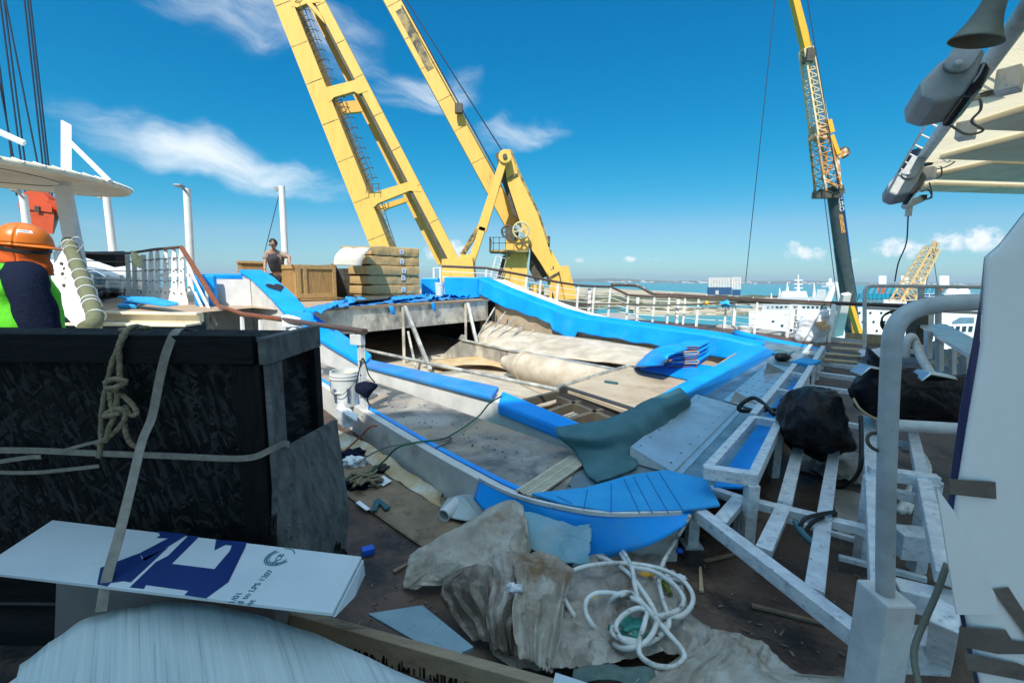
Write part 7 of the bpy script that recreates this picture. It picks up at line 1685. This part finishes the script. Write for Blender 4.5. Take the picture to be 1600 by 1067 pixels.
for px, py, lab in ((1368, 572, 'small bent metal flashing on the pointed end of the long black cover'), (1462, 582, 'bent metal flashing lying on top of the long black cover')):
    c_ = Yp(px, py, 2.95); tag(G().prism([c_ + V((-.10, 0, -.06)), c_ + V((-.04, .0, .0)), c_ + V((.16, .02, -.03)), c_ + V((.14, -.02, -.045)), c_ + V((-.04, -.01, -.012)), c_ + V((-.095, 0, -.07))], (.02, .12, 0)).build('flashing', m_alu), lab, 'flashing')
g = G(); g.tube(smoothline([Zp(1210, 648, .45), Zp(1180, 622, .5), Zp(1158, 632, .42), Zp(1160, 642, .36), Zp(1215, 640, .36), Zp(1240, 645, .4)], 6), .02, 8)
tag(g.build('black_hose', m_rubber, smooth=True), 'thick black hose looping out of the bulging black bag', 'hose')
for lab, pts, r in (('black cable hanging along the frame behind the guard rail', [Yp(1345, 650, 2.7), Yp(1346, 700, 2.6), Yp(1340, 740, 2.6), Zp(1310, 762, .1), Zp(1270, 735, .05)], .013), ('black cable tied over the crossing tubes of the low frame', [Zp(1250, 822, .3), Zp(1262, 808, .34), Zp(1300, 800, .33), Zp(1302, 804, .3), Zp(1275, 812, .3), Zp(1262, 830, .25), Zp(1285, 858, .2)], .011)):
    tag(G().tube(smoothline(pts, 6), r, 7).build('black_cable', m_rubber, smooth=True), lab, 'cable')
tag(G().tube(smoothline([Zp(1243, 815, .29), Zp(1256, 835, .28), Zp(1275, 852, .26), Zp(1286, 858, .24)], 5), .018, 8).build('insulation_sleeve', m_greymat, smooth=True), 'dark rubber sleeve lying on the low open frame', 'sleeve')
for (pts, lab) in (([Zp(1250, 640, .02), Zp(1310, 650, .02), Zp(1330, 700, .02), Zp(1265, 700, .02)], 'scrap of board under the bulging black bag'), ([Zp(1300, 760, .01), Zp(1360, 775, .01), Zp(1350, 880, .01), Zp(1312, 850, .01)], 'pale plastic scrap lying under the low open frame')):
    tag(G().patch([[pts[0], pts[1]], [pts[3], pts[2]]], 10, 10, .02, 6).build('floor_scrap', m_tarpd, smooth=True), lab, 'scrap')
# white panel right edge
wp = thing('white_board', 'tall white fluted board with dark blue edge and brown tape at the right edge', 'board', (1.25, .95, .2))
pe = [(1640, 290), (1600, 332), (1560, 383), (1538, 402), (1531, 470), (1519, 540), (1500, 640), (1486, 740), (1480, 800), (1486, 900), (1508, 1000), (1528, 1090)]
pe2 = [(x + o_, y + (1 if o_ < 3 else 0)) for (x, y), o_ in zip(pe, (1, 1, 1, 1, 4, 12, 14, 12, 9, 8, 7, 7))]
e1 = [Yp(a, b, .95) for a, b in pe]; e2 = [Yp(a, b, .93) for a, b in pe2]; e3 = [Yp(1720, b, .926) for a, b in pe2]
g = G()
for i in range(len(e1) - 1): g.hexa([e1[i], e2[i], e2[i] + V((.012, .012, 0)), e1[i] + V((.012, .012, 0))], [e1[i + 1], e2[i + 1], e2[i + 1] + V((.012, .012, 0)), e1[i + 1] + V((.012, .012, 0))])
g.build('blue_edge', m_edgeb, wp)
def bd(a, b):
    i = b * (len(e2) - 1); j = min(int(i), len(e2) - 2); k = i - j; l = e2[j].lerp(e2[j + 1], k); r = e3[j].lerp(e3[j + 1], k); p = l.lerp(r, a)
    return p + V((0, -.006 * math.sin(math.pi * min(1, a * 2)) - .002, 0))
G().grid(bd, 24, 40).build('board', m_corr, wp, smooth=True, solid=.004)
G().prism([Yp(a, b, .91) for a, b in ((1464, 762), (1492, 800), (1516, 850), (1556, 930), (1560, 960), (1495, 960))], (0, .003, 0)).build('torn_flap', m_corr, wp)
for pts in ([(1482, 748), (1556, 753), (1558, 780), (1484, 772)], [(1552, 922), (1577, 918), (1620, 985), (1620, 1015)], [(1500, 980), (1572, 984), (1582, 1000), (1620, 1006), (1620, 1022), (1560, 1022), (1502, 1010)], [(1506, 1020), (1590, 1036), (1620, 1048), (1620, 1067), (1512, 1046)]):
    c_ = [Yp(a, b, .912) for a, b in pts]; G().prism([p + V((0, .003 * MN.noise(p * 30), 0)) for p in c_], (0, .002, 0)).build('tape', m_tape, wp)
# ------------------------------------------------------------------ loose things on the floors
ap = thing('aluminium_trough', 'perforated aluminium panel with a triangular end plate lying on the metal floor', 'panel', Zp(1065, 680, ZF))
qa, qb, qc, qd = Zp(985, 698, .40), Zp(1050, 737, .30), Zp(1153, 634, .30), Zp(1088, 616, .40)
G().prism([qa, qb, qc, qd], (0, 0, -.006)).build('top_sheet', m_alu, ap)
G().prism([qa, qb, V((qb.x, qb.y, ZF + .005)), V((qa.x, qa.y, ZF + .005))], (qd - qa).normalized() * .006).build('end_plate', m_gwhite, ap); G().prism([qb, qc, V((qc.x, qc.y, ZF + .004)), V((qb.x, qb.y, ZF + .004))], (.006, -.004, 0)).build('side_flange', m_alu, ap)
G().bar(qb + V((.03, -.01, -.02)), qc + V((.03, -.01, -.02)), .05, .008).build('lip', m_alu, ap)
g = G()
for i in range(9):
    for j in (.12, .85):
        p = qa.lerp(qd, (i + .5) / 9).lerp(qb.lerp(qc, (i + .5) / 9), j); g.ball(p + V((0, 0, .001)), (.011, .011, .002), 8, 4)
g.build('hole', m_black, ap)
p2 = [Zp(1130, 626, ZF + .01), Zp(1180, 640, ZF + .01), Zp(1235, 575, ZF + .01), Zp(1200, 568, ZF + .01)]
f2 = tag(G().prism(p2, (0, 0, .006)).build('perforated_sheet', m_alu), 'flat perforated aluminium sheet lying beyond the trough', 'sheet'); WL[f2.name] = V(f2.location)
g = G()
for i in range(7):
    for j in range(4): g.ball(p2[0].lerp(p2[3], (i + .5) / 7).lerp(p2[1].lerp(p2[2], (i + .5) / 7), (j + .5) / 4) + V((0, 0, .007)), (.014, .014, .002), 6, 4)
g.build('hole', m_black, f2)
def wedge(pa, pb, pt, lab):
    a, b = Zp(*pa, ZF + .006), Zp(*pb, ZF + .006); t = Yp(*pt, a.y + .06); c = a + V((.10, .16, 0))
    tag(G().add([a, b, t, c], [(0, 1, 2), (0, 2, 3), (1, 3, 2), (0, 3, 1)]).build('metal_wedge', m_spot), lab, 'wedge')
wedge((1140, 630), (1187, 632), (1149, 611), 'triangular grey metal wedge standing at the end of the trough'); wedge((1193, 586), (1230, 582), (1199, 566), 'triangular grey metal wedge standing farther out on the metal floor')
tag(G().patch([[Zp(1212, 546, ZF + .05), Zp(1232, 550, ZF + .02), Zp(1244, 548, ZF + .15)], [Zp(1205, 552, ZF + .02), Zp(1228, 556, ZF + .02), Zp(1240, 552, ZF + .12)]], 14, 5, .02, 4).build('curled_sheet', m_greymat, smooth=True, solid=.01), 'curled grey rubber sheet near the far corner of the pool', 'sheet')
tag(G().ball(Zp(1222, 558, ZF + .06), (.12, .08, .07), 14, 10, amp=.4).build('power_tool', m_rubber, smooth=True), 'small black tool lying on the metal floor near the curled sheet', 'tool')
tag(G().tube(smoothline([Zp(1218, 557, ZF + .05), Zp(1205, 552, ZF + .02), Zp(1195, 555, ZF + .015), Zp(1188, 556, ZF + .015)], 4), .012, 6).build('tool_cable', m_rubber), 'black cable of the tool on the metal floor', 'cable')
# green grey rubber sheet over the corner
rows = [[Zp(868, 668, .49), Zp(915, 661, .50), Zp(965, 648, .51), Zp(1020, 622, .53), Zp(1062, 606, .55)], [Zp(872, 682, .45), Zp(925, 682, .47), Zp(985, 664, .49), Zp(1035, 636, .52), Zp(1074, 618, .53)], [Zp(900, 706, .35), Zp(950, 704, .36), Zp(1000, 688, .38), Zp(1042, 656, .41), Zp(1080, 630, .42)],
        [Zp(912, 732, .31), Zp(955, 728, .32), Zp(988, 710, .33), Zp(1010, 694, .33), Zp(1070, 640, .33)], [Zp(932, 754, .30), Zp(965, 744, .30), Zp(996, 728, .30), Zp(1000, 708, .30), Zp(1062, 646, .30)]]
tag(G().patch(rows, 30, 22, .012, 7).build('rubber_sheet', m_greymat, smooth=True, solid=.008), 'grey green rubber sheet wrapped over the near corner of the pool rim', 'rubber sheet')
# folded blue mats in the pool
fm = thing('folded_mat', 'blue vinyl mat folded in thick layers with brown edges on the tank plate', 'mat', Zp(1050, 580, .2))
fl, fr_2 = Zp(1043, 577, .22), Zp(1088, 576, .22); bk_ = (Zp(1108, 563, .22) - Zp(1088, 576, .22)) * 1.0
for k in range(5):
    z = .225 + k * .074; o_ = V((.02 * math.sin(k * 2.1), .02 * math.cos(k * 1.7), z - .22)); w_ = (fr_2 - fl) * (1 + .05 * math.sin(k * 3))
    a, b = fl + o_, fl + o_ + w_; h = V((0, 0, .06))
    G().hexa([a, b, b + bk_, a + bk_], [a + h, b + h + V((0, 0, .008 * math.sin(k))), b + bk_ + h, a + bk_ + h]).build('layer', m_blue, fm, bevel=.026)
    nn_ = V((-bk_.y * 0, 0, 0)) - bk_.normalized() * .012
    G().tube(smoothline([a + V((.03, 0, .03)) + nn_, a.lerp(b, .55) + V((0, 0, .045)) + nn_, b + V((-.02, 0, .052)) + nn_, b + V((.012, 0, .03)) + nn_, b + V((-.02, 0, .008)) + nn_, a.lerp(b, .5) + V((0, 0, .012)) + nn_], 5), .009, 6).build('brown_edge', m_rust if k % 2 else m_hand, fm)
G().patch([[Zp(990, 574, .22), Zp(1020, 548, .28), Zp(1050, 540, .30)], [Zp(1000, 572, .36), Zp(1026, 546, .56), Zp(1060, 538, .56)], [Zp(1036, 572, .44), Zp(1046, 556, .60), Zp(1075, 545, .58)]], 16, 12, .01, 4).build('top_flap', m_blue, fm, smooth=True, solid=.02)
tag(G().prism([Zp(1000, 578, .215), Zp(1050, 566, .215), Zp(1120, 574, .215), Zp(1132, 582, .215), Zp(1105, 600, .215)], (0, 0, .02)).build('flat_mat', m_blue), 'flat blue vinyl mat spread under the folded one', 'mat')
# cream grating strip
gs = thing('grating_strip', 'cream slotted drain grating strip set across the grey floor', 'grating', Zp(870, 745, ZF))
ga, gb = Zp(822, 772, .30), Zp(905, 716, .30); gd = (gb - ga).normalized(); gp = V((gd.y, -gd.x, 0))
g = G(); n_ = 34
for i in range(n_):
    p = ga.lerp(gb, i / (n_ - 1))
    for s_ in (-1, 1): g.bar(p + gp * (.008 * s_), p + gp * (.062 * s_) + gd * .02, .011, .012)
g.bar(ga, gb, .012, .014); g.bar(ga + gp * .068, gb + gp * .068, .012, .014); g.bar(ga - gp * .068, gb - gp * .068, .012, .014); g.build('bars', m_grate, gs)
g = G(); g.bar(ga + V((0, 0, -.012)), gb + V((0, 0, -.012)), .13, .004); g.build('channel', m_black, gs)
# floor plywood, paper, pipe, rope and bits near the curb
tag(G().patch([[Zp(530, 690, .012), Zp(600, 710, .012), Zp(680, 770, .012), Zp(760, 800, .012)], [Zp(520, 730, .012), Zp(600, 760, .012), Zp(690, 820, .012), Zp(770, 850, .012)], [Zp(520, 760, .012), Zp(580, 800, .012), Zp(650, 848, .012), Zp(735, 900, .012)]], 20, 14, .004, 6).build('floor_board', m_ply, smooth=True, solid=.008), 'worn brown plywood sheet lying on the deck along the curb', 'plywood')
tag(G().patch([[Zp(528, 672, .05), Zp(570, 690, .09), Zp(620, 722, .06), Zp(690, 770, .02)], [Zp(528, 686, .03), Zp(570, 706, .05), Zp(620, 742, .03), Zp(690, 784, .02)], [Zp(528, 700, .02), Zp(565, 716, .02), Zp(625, 755, .02), Zp(690, 792, .02)]], 24, 10, .02, 8).build('paper_sheet', mat('stained_paper', (.52, .42, .28), (.40, .27, .13), 4, .7, c3=(.58, .55, .48), s3=3, lo3=.5, hi3=.6), smooth=True, solid=.004), 'stained brown paper strip along the foot of the curb', 'paper')
tag(G().patch([[Zp(700, 778, .05), Zp(730, 772, .14), Zp(760, 778, .15)], [Zp(688, 795, .03), Zp(726, 792, .08), Zp(764, 806, .06)], [Zp(690, 806, .02), Zp(720, 812, .05), Zp(756, 818, .03)]], 20, 12, .004, 9).build('foam_sheet', m_foil, smooth=True, solid=.006), 'white ribbed foam sheet leaning on the curb beside the pipe', 'foam sheet')
pv = thing('plastic_pipe', 'short cut of white plastic pipe with its open end facing the viewer', 'pipe', Zp(700, 815, .02)); pa_, pb_ = Zp(693, 806, .055), Zp(714, 786, .06); ax = (pb_ - pa_).normalized()
G().lathe([(.036, 0), (.043, 0), (.043, .17), (.036, .17), (.036, 0)], pa_, ax, 24, cap=False).build('tube', m_plast, pv, smooth=2)
for lab, quad, m_ in (('white paper scrap beside the rope tangle', [(588, 748), (600, 744), (612, 752), (598, 760)], m_label), ('narrow white offcut at the edge of the floor plywood', [(556, 786), (562, 783), (579, 796), (572, 798)], m_label), ('flat white slat under the rope tangle', [(566, 755), (596, 754), (596, 758), (567, 760)], m_label), ('white scrap at the foot of the curb', [(695, 768), (709, 766), (708, 772), (697, 772)], m_label)):
    tag(G().prism([Zp(a, b, .03) for a, b in quad], (0, 0, .006)).build('scrap', m_), lab, 'scrap')
tag(G().prism([Zp(a, b, .03) for a, b in ((580, 800), (584, 784), (592, 780), (610, 794), (602, 798), (593, 788), (588, 799))], (0, 0, .012)).build('angle_offcut', m_tealdk), 'dark teal angle shaped offcut on the floor plywood', 'offcut')
tag(G().box(Zp(575, 860, .02), (.07, .05, .04), .5).build('blue_block', m_bluebit, bevel=.006), 'small bright blue block on the deck by the leaning plywood', 'block')
g = G(); rnd = random.Random(6)
for k in range(4):
    pts = []; c_ = Zp(575, 745, .05)
    for i in range(9): pts.append(Zp(rnd.uniform(545, 600), rnd.uniform(735, 760), .03 + .03 * (i % 3)))
    g.tube(smoothline(pts, 6), .011, 7)
tag(g.build('rope_tangle', m_rope, smooth=True), 'tangle of pale rope lying on the plywood near the curb', 'rope')
for lab, c_, d_, m_ in (('crumpled dark rag beside the rope tangle', (550, 712), (.12, .09, .05), m_navy), ('crumpled grey rag on the floor beside the leaning plywood', (553, 722), (.09, .07, .05), m_rag), ('small black rag behind the rope tangle', (596, 732), (.06, .05, .03), m_rubber), ('dark rag under the rope tangle', (556, 756), (.12, .06, .03), m_navy)):
    tag(G().ball(Zp(*c_, .04), d_, 26, 16, amp=.7, freq=2.6, seed=c_[0]).build('rag', m_, smooth=True), lab, 'rag')
tag(G().tube(smoothline([Zp(540, 748, .04), Zp(575, 738, .05), Zp(600, 720, .12), Zp(620, 700, .29), Zp(650, 691, .30), Zp(690, 686, .30), Zp(708, 678, .31), Zp(730, 664, .31), Zp(750, 648, .33), Zp(765, 630, .46), Zp(785, 618, .53)], 7), .0075, 7).build('green_line', m_greenrope, smooth=True), 'thin green line running from the rope tangle over the curb to the pool rim', 'line')
tag(G().tube(smoothline([Zp(688, 686, .305), Zp(704, 683, .31), Zp(700, 691, .30), Zp(680, 700, .295)], 6), .0065, 6).build('dark_line', m_dksteel), 'short dark loose line end on the grey floor', 'line')
tag(G().tube(smoothline([Zp(528, 712, .03), Zp(548, 696, .08), Zp(565, 680, .2), Zp(578, 667, .31), Zp(590, 665, .31)], 6), .008, 7).build('red_line', m_redrope, smooth=True), 'thin red line looped round the foot of the end post', 'line')
tag(G().tube(smoothline([Zp(535, 598, .30), Zp(528, 592, .32), Zp(522, 600, .30), Zp(530, 610, .30)], 5), .008, 6).build('wire_end', m_redrope), 'bent reddish wire by the white bucket with blue print', 'wire')
rnd = random.Random(21); g = G()
for i in range(420):
    px, py = rnd.uniform(540, 1340), rnd.uniform(700, 1060); p = Zp(px, py, .004)
    if (p.x > -.2 and p.y > 2.2 and p.x < 1.1) or p.x < -1.1: continue
    g.box(p + V((0, 0, .003)), (rnd.uniform(.004, .03), rnd.uniform(.003, .010), .004), rnd.uniform(0, 3))
tag(g.build('litter', mat('litter', (.24, .20, .16), (.06, .05, .045), 30, .8)), kind='stuff')
rnd = random.Random(22); g = G()
for i in range(260):
    p = Zp(rnd.uniform(560, 900), rnd.uniform(590, 770), ZF + .002)
    s_ = .72 * p.y + .695 * p.x
    if not 2.14 < .695 * p.x + .72 * p.y < 2.55 or p.y < 2.6: continue
    g.box(p + V((0, 0, .002)), (rnd.uniform(.004, .022), rnd.uniform(.003, .010), .003), rnd.uniform(0, 3))
tag(g.build('grit', m_dwood), kind='stuff')
# crumpled tarpaulin
def tarp(name, label, rows, m_, seed, amp=.03, ridge=.04, nu=110, nv=90, fr_=5.0, pl=None):
    return tag(G().patch(rows, nu, nv, amp, fr_, seed, ridge, rag=.09, pleat=pl).build(name, m_, None, smooth=3, solid=.0025), label, 'tarpaulin')
tarp('tarpaulin', 'stained translucent polythene sheet peaked up against the blue skirt', [[Zp(640, 868, .10), Zp(690, 838, .16), Zp(745, 806, .22), Zp(792, 782, .30), Zp(816, 792, .30)], [Zp(634, 892, .07), Zp(700, 858, .18), Zp(760, 826, .24), Zp(800, 806, .29), Zp(824, 818, .27)], [Zp(630, 914, .03), Zp(700, 890, .14), Zp(770, 856, .22), Zp(806, 836, .25), Zp(828, 844, .24)], [Zp(648, 924, .03), Zp(710, 906, .10), Zp(760, 890, .17), Zp(800, 870, .19), Zp(832, 862, .22)]], m_tarp, 1, .008, .016, pl=(3, .035))
tarp('blue_film', 'torn translucent blue grey film between the peaked sheet and the blue skirt', [[Zp(814, 802, .27), Zp(850, 806, .27), Zp(890, 818, .26), Zp(922, 820, .24)], [Zp(820, 830, .22), Zp(856, 836, .22), Zp(896, 842, .2), Zp(925, 846, .2)], [Zp(826, 858, .17), Zp(860, 870, .16), Zp(890, 878, .14), Zp(920, 882, .12)]], m_tarpb, 2, .01, .012, 30, 24)
tarp('brown_tarpaulin', 'dark grimy brown polythene hanging in folds left of the pale fold', [[Zp(692, 906, .16), Zp(722, 888, .22), Zp(752, 884, .23), Zp(776, 890, .20)], [Zp(688, 930, .12), Zp(726, 912, .19), Zp(756, 915, .20), Zp(780, 925, .15)], [Zp(706, 965, .07), Zp(736, 955, .12), Zp(762, 960, .13), Zp(782, 970, .10)], [Zp(738, 1004, .03), Zp(752, 1004, .05), Zp(770, 1012, .06), Zp(786, 1020, .06)]], m_tarpk, 3, .010, .018, 90, 90, 4.2, (4, .05))
tarp('folded_tarpaulin', 'narrow pale polythene fold between the dark brown part and the middle fold', [[Zp(768, 868, .25), Zp(788, 862, .26), Zp(812, 866, .22)], [Zp(770, 910, .20), Zp(790, 908, .24), Zp(814, 905, .18)], [Zp(760, 960, .14), Zp(784, 962, .17), Zp(808, 962, .12)], [Zp(764, 1015, .07), Zp(786, 1020, .12), Zp(808, 1028, .06)]], m_tarpd, 12, .008, .016, 60, 80, 5, (3, .05))
tarp('low_tarpaulin', 'crumpled brown and white polythene lying lowest by the timber beam', [[Zp(770, 985, .05), Zp(830, 960, .10), Zp(890, 940, .08), Zp(935, 955, .04)], [Zp(775, 1020, .04), Zp(840, 1000, .12), Zp(900, 990, .09), Zp(960, 1005, .04)], [Zp(800, 1048, .03), Zp(850, 1050, .07), Zp(905, 1045, .06), Zp(965, 1050, .03)]], m_tarpd, 14, .012, .03, 100, 70, 5, (6, .045))
tarp('pale_tarpaulin', 'pale polythene fold hanging over the middle of the brown heap', [[Zp(800, 862, .24), Zp(850, 866, .24), Zp(900, 890, .16)], [Zp(806, 905, .25), Zp(850, 910, .26), Zp(890, 920, .16)], [Zp(800, 960, .25), Zp(850, 950, .22), Zp(880, 965, .12)], [Zp(806, 1030, .16), Zp(845, 1040, .14), Zp(865, 1050, .08)]], m_tarp, 4, .010, .02, 80, 80, pl=(4, .05))
tarp('crumpled_sheet', 'crumpled polythene lying under the coiled white hose', [[Zp(895, 880, .04), Zp(960, 860, .06), Zp(1030, 870, .04), Zp(1060, 900, .02)], [Zp(880, 930, .06), Zp(950, 910, .10), Zp(1030, 910, .06), Zp(1080, 950, .02)], [Zp(890, 990, .06), Zp(950, 970, .10), Zp(1030, 960, .08), Zp(1110, 1000, .03)], [Zp(920, 1050, .05), Zp(980, 1030, .06), Zp(1060, 1030, .05), Zp(1150, 1060, .02)]], m_tarpd, 5, .02, .035, 110, 100, 6, (6, .04))
tarp('front_tarpaulin', 'pale torn polythene strip along the bottom edge of the view', [[Zp(1085, 985, .06), Zp(1140, 990, .05), Zp(1190, 1005, .03), Zp(1240, 1045, .02)], [Zp(1070, 1020, .08), Zp(1130, 1020, .07), Zp(1190, 1035, .05), Zp(1262, 1058, .03)], [Zp(1000, 1060, .08), Zp(1100, 1060, .10), Zp(1200, 1062, .07), Zp(1335, 1062, .03)], [Zp(980, 1100, .06), Zp(1100, 1100, .08), Zp(1220, 1100, .05), Zp(1340, 1090, .02)]], m_tarp, 6, .012, .02, 110, 80, 5, (8, .035))
tarp('grey_sheet', 'grey blue plastic film beneath the peaked polythene sheet', [[Zp(650, 870, .05), Zp(690, 838, .09), Zp(745, 815, .12)], [Zp(660, 885, .03), Zp(700, 850, .05), Zp(748, 825, .06)]], m_tarpb, 8, .01, .02, 26, 12)
tag(G().patch([[Zp(900, 1045, .07), Zp(960, 1036, .09), Zp(1020, 1052, .07)], [Zp(890, 1075, .07), Zp(960, 1070, .11), Zp(1030, 1080, .07)]], 20, 12, .02, 5, 2, .03).build('teal_cloth', mat('teal_net', (.07, .12, .11), (.12, .17, .15), 20, .9, bump=.4), smooth=True, solid=.003), 'dark teal netting at the bottom edge beside the timber beam', 'netting')
tag(G().ball(Zp(803, 920, .27), (.03, .02, .02), 20, 12, amp=.9, freq=2.5).build('white_scrap', m_label, smooth=True), 'small crumpled white scrap on the brown polythene heap', 'scrap')
for lab, c_, d_, m_ in (('teal bag inside the hose coil', (985, 980), (.07, .06, .03), m_greenbit), ('bright yellow scrap under the hose coil', (1010, 898), (.035, .02, .012), m_yel), ('small yellow tape scrap near the left of the hose coil', (935, 935), (.03, .012, .012), m_yel), ('blue scrap on the deck near the end of the skirt', (1062, 860), (.02, .014, .012), m_bluebit), ('white bottle scrap right of the hose coil', (1055, 902), (.05, .02, .014), m_label), ('green striped tape right of the hose coil', (1042, 917), (.015, .05, .01), mat('yellow_green_tape', (.30, .32, .03), (.05, .07, .03), 60, .6))):
    tag(G().ball(Zp(*c_, .09), d_, 22, 14, amp=.7, freq=2.2, seed=c_[0]).build('scrap', m_, smooth=True), lab, 'scrap')
# white hose coils
HZ = .12
hl = [(1066, 818, .30), (1058, 842, .2), (1040, 875, .1), (1030, 900, .09), (1034, 930, .10), (1043, 965, .10), (1036, 985, .10), (1000, 1003, .10), (965, 1000, .11), (946, 984, .12), (943, 960, .13), (960, 945, .14), (985, 935, .14), (1030, 940, .13), (1020, 960, .13), (1035, 980, .12), (1020, 1000, .12)]
def zline(pts, k=7, closed=False): return smoothline([Zp(a, b, z) for a, b, z in pts], k, closed)
hs_ = thing('hose_coil', 'tangled coils of dirty white hose on the crumpled polythene', 'hose', Zp(985, 950, .05))
runs = [
 [(1078, 805, .29), (1066, 826, .24), (1052, 850, .14), (1036, 880, .12), (1030, 905, .13), (1035, 935, .14), (1044, 962, .14), (1042, 982, .13), (1015, 1002, .12), (985, 1000, .12), (958, 990, .12), (960, 970, .05), (965, 950, .02)],
 [(915, 985, .02), (898, 962, .09), (882, 935, .12), (880, 912, .13), (895, 892, .14), (930, 882, .15), (980, 880, .16), (1030, 888, .16), (1065, 905, .15), (1082, 928, .14), (1078, 950, .14), (1056, 964, .14), (1020, 958, .15), (1000, 940, .16), (992, 915, .17), (988, 890, .18), (978, 868, .15), (970, 858, .10)],
 [(932, 868, .08), (960, 880, .13), (985, 898, .16), (1002, 920, .17), (1018, 945, .17), (1026, 968, .16), (1018, 992, .15), (1000, 1008, .13), (972, 1012, .10), (950, 1000, .03)],
 [(940, 992, .03), (925, 975, .11), (915, 955, .14), (918, 936, .15), (935, 926, .16), (965, 928, .17), (1000, 940, .18), (1024, 965, .17), (1045, 990, .14), (1066, 1015, .11), (1068, 1030, .10), (1050, 1042, .09), (1020, 1038, .10), (1000, 1022, .12), (1000, 1000, .14), (1008, 970, .16), (1010, 950, .17), (985, 926, .18), (960, 932, .16), (945, 955, .05)],
]
runs.append([(968, 862, .10), (985, 884, .17), (1020, 892, .16), (1052, 912, .16), (1068, 935, .15), (1060, 952, .15), (1030, 962, .16), (1000, 950, .17), (975, 960, .16), (962, 980, .14), (975, 1000, .13), (1005, 1006, .12), (1030, 992, .12), (1040, 970, .12), (1030, 945, .03)])
for r_ in runs: G().tube(zline(r_), .0112, 10).build('loop', m_hose, hs_, smooth=True)

# ribbed white hoses behind the guard rail and other clutter
wh = thing('hose_bundle', 'bundle of white ribbed hoses lying behind the guard rail', 'hoses', Zp(1420, 780, .1))
for k in range(4):
    p = smoothline([Zp(1398 + 5 * k, 690 + 4 * k, .30), Zp(1428 + 3 * k, 700 + 3 * k, .34), Zp(1440 + 3 * k, 730 + 2 * k, .28), Zp(1422 + 4 * k, 765, .2), Zp(1404 + 4 * k, 800, .1)], 10)
    G().tube(p, [.024 * (1 + .10 * (i % 2)) for i in range(len(p))], 9).build('hose', m_hose, wh, smooth=True)
rnd = random.Random(77)
for (px, py, l_, an, m_, lab) in ((1130, 870, .26, .3, m_ply, 'splintered brown lath on the dark deck in front of the low frame'), (1095, 905, .2, 1.2, m_tan, 'short tan stick beside the hose coil'), (1230, 960, .3, -.4, m_ply, 'brown lath lying under the long front tube of the low frame'), (640, 880, .2, .8, m_ply, 'short brown stick on the deck left of the peaked polythene')):
    c_ = Zp(px, py, .012); d_ = V((math.cos(an), math.sin(an), 0)) * l_ / 2; tag(G().bar(c_ - d_, c_ + d_ + V((0, 0, .004)), .022, .012, w2=.012).build('stick', m_), lab, 'stick')
tag(G().patch([[Zp(1255, 690, .03), Zp(1300, 698, .05), Zp(1345, 706, .03)], [Zp(1245, 712, .02), Zp(1295, 722, .07), Zp(1350, 735, .04)], [Zp(1250, 735, .02), Zp(1300, 748, .03), Zp(1350, 762, .02)]], 40, 30, .015, 5, 9, .02, rag=.1, pleat=(4, .03)).build('brown_sheet', m_tarpk, smooth=3, solid=.003), 'grimy brown polythene sheet on the deck below the bulging black bag', 'sheet')
tag(G().tube(smoothline([Zp(640, 688, .31), Zp(630, 694, .30), Zp(600, 700, .2), Zp(560, 720, .05)], 6), .006, 6).build('thin_cord', m_strap, smooth=True), 'thin pale cord trailing over the curb near the end post', 'cord')
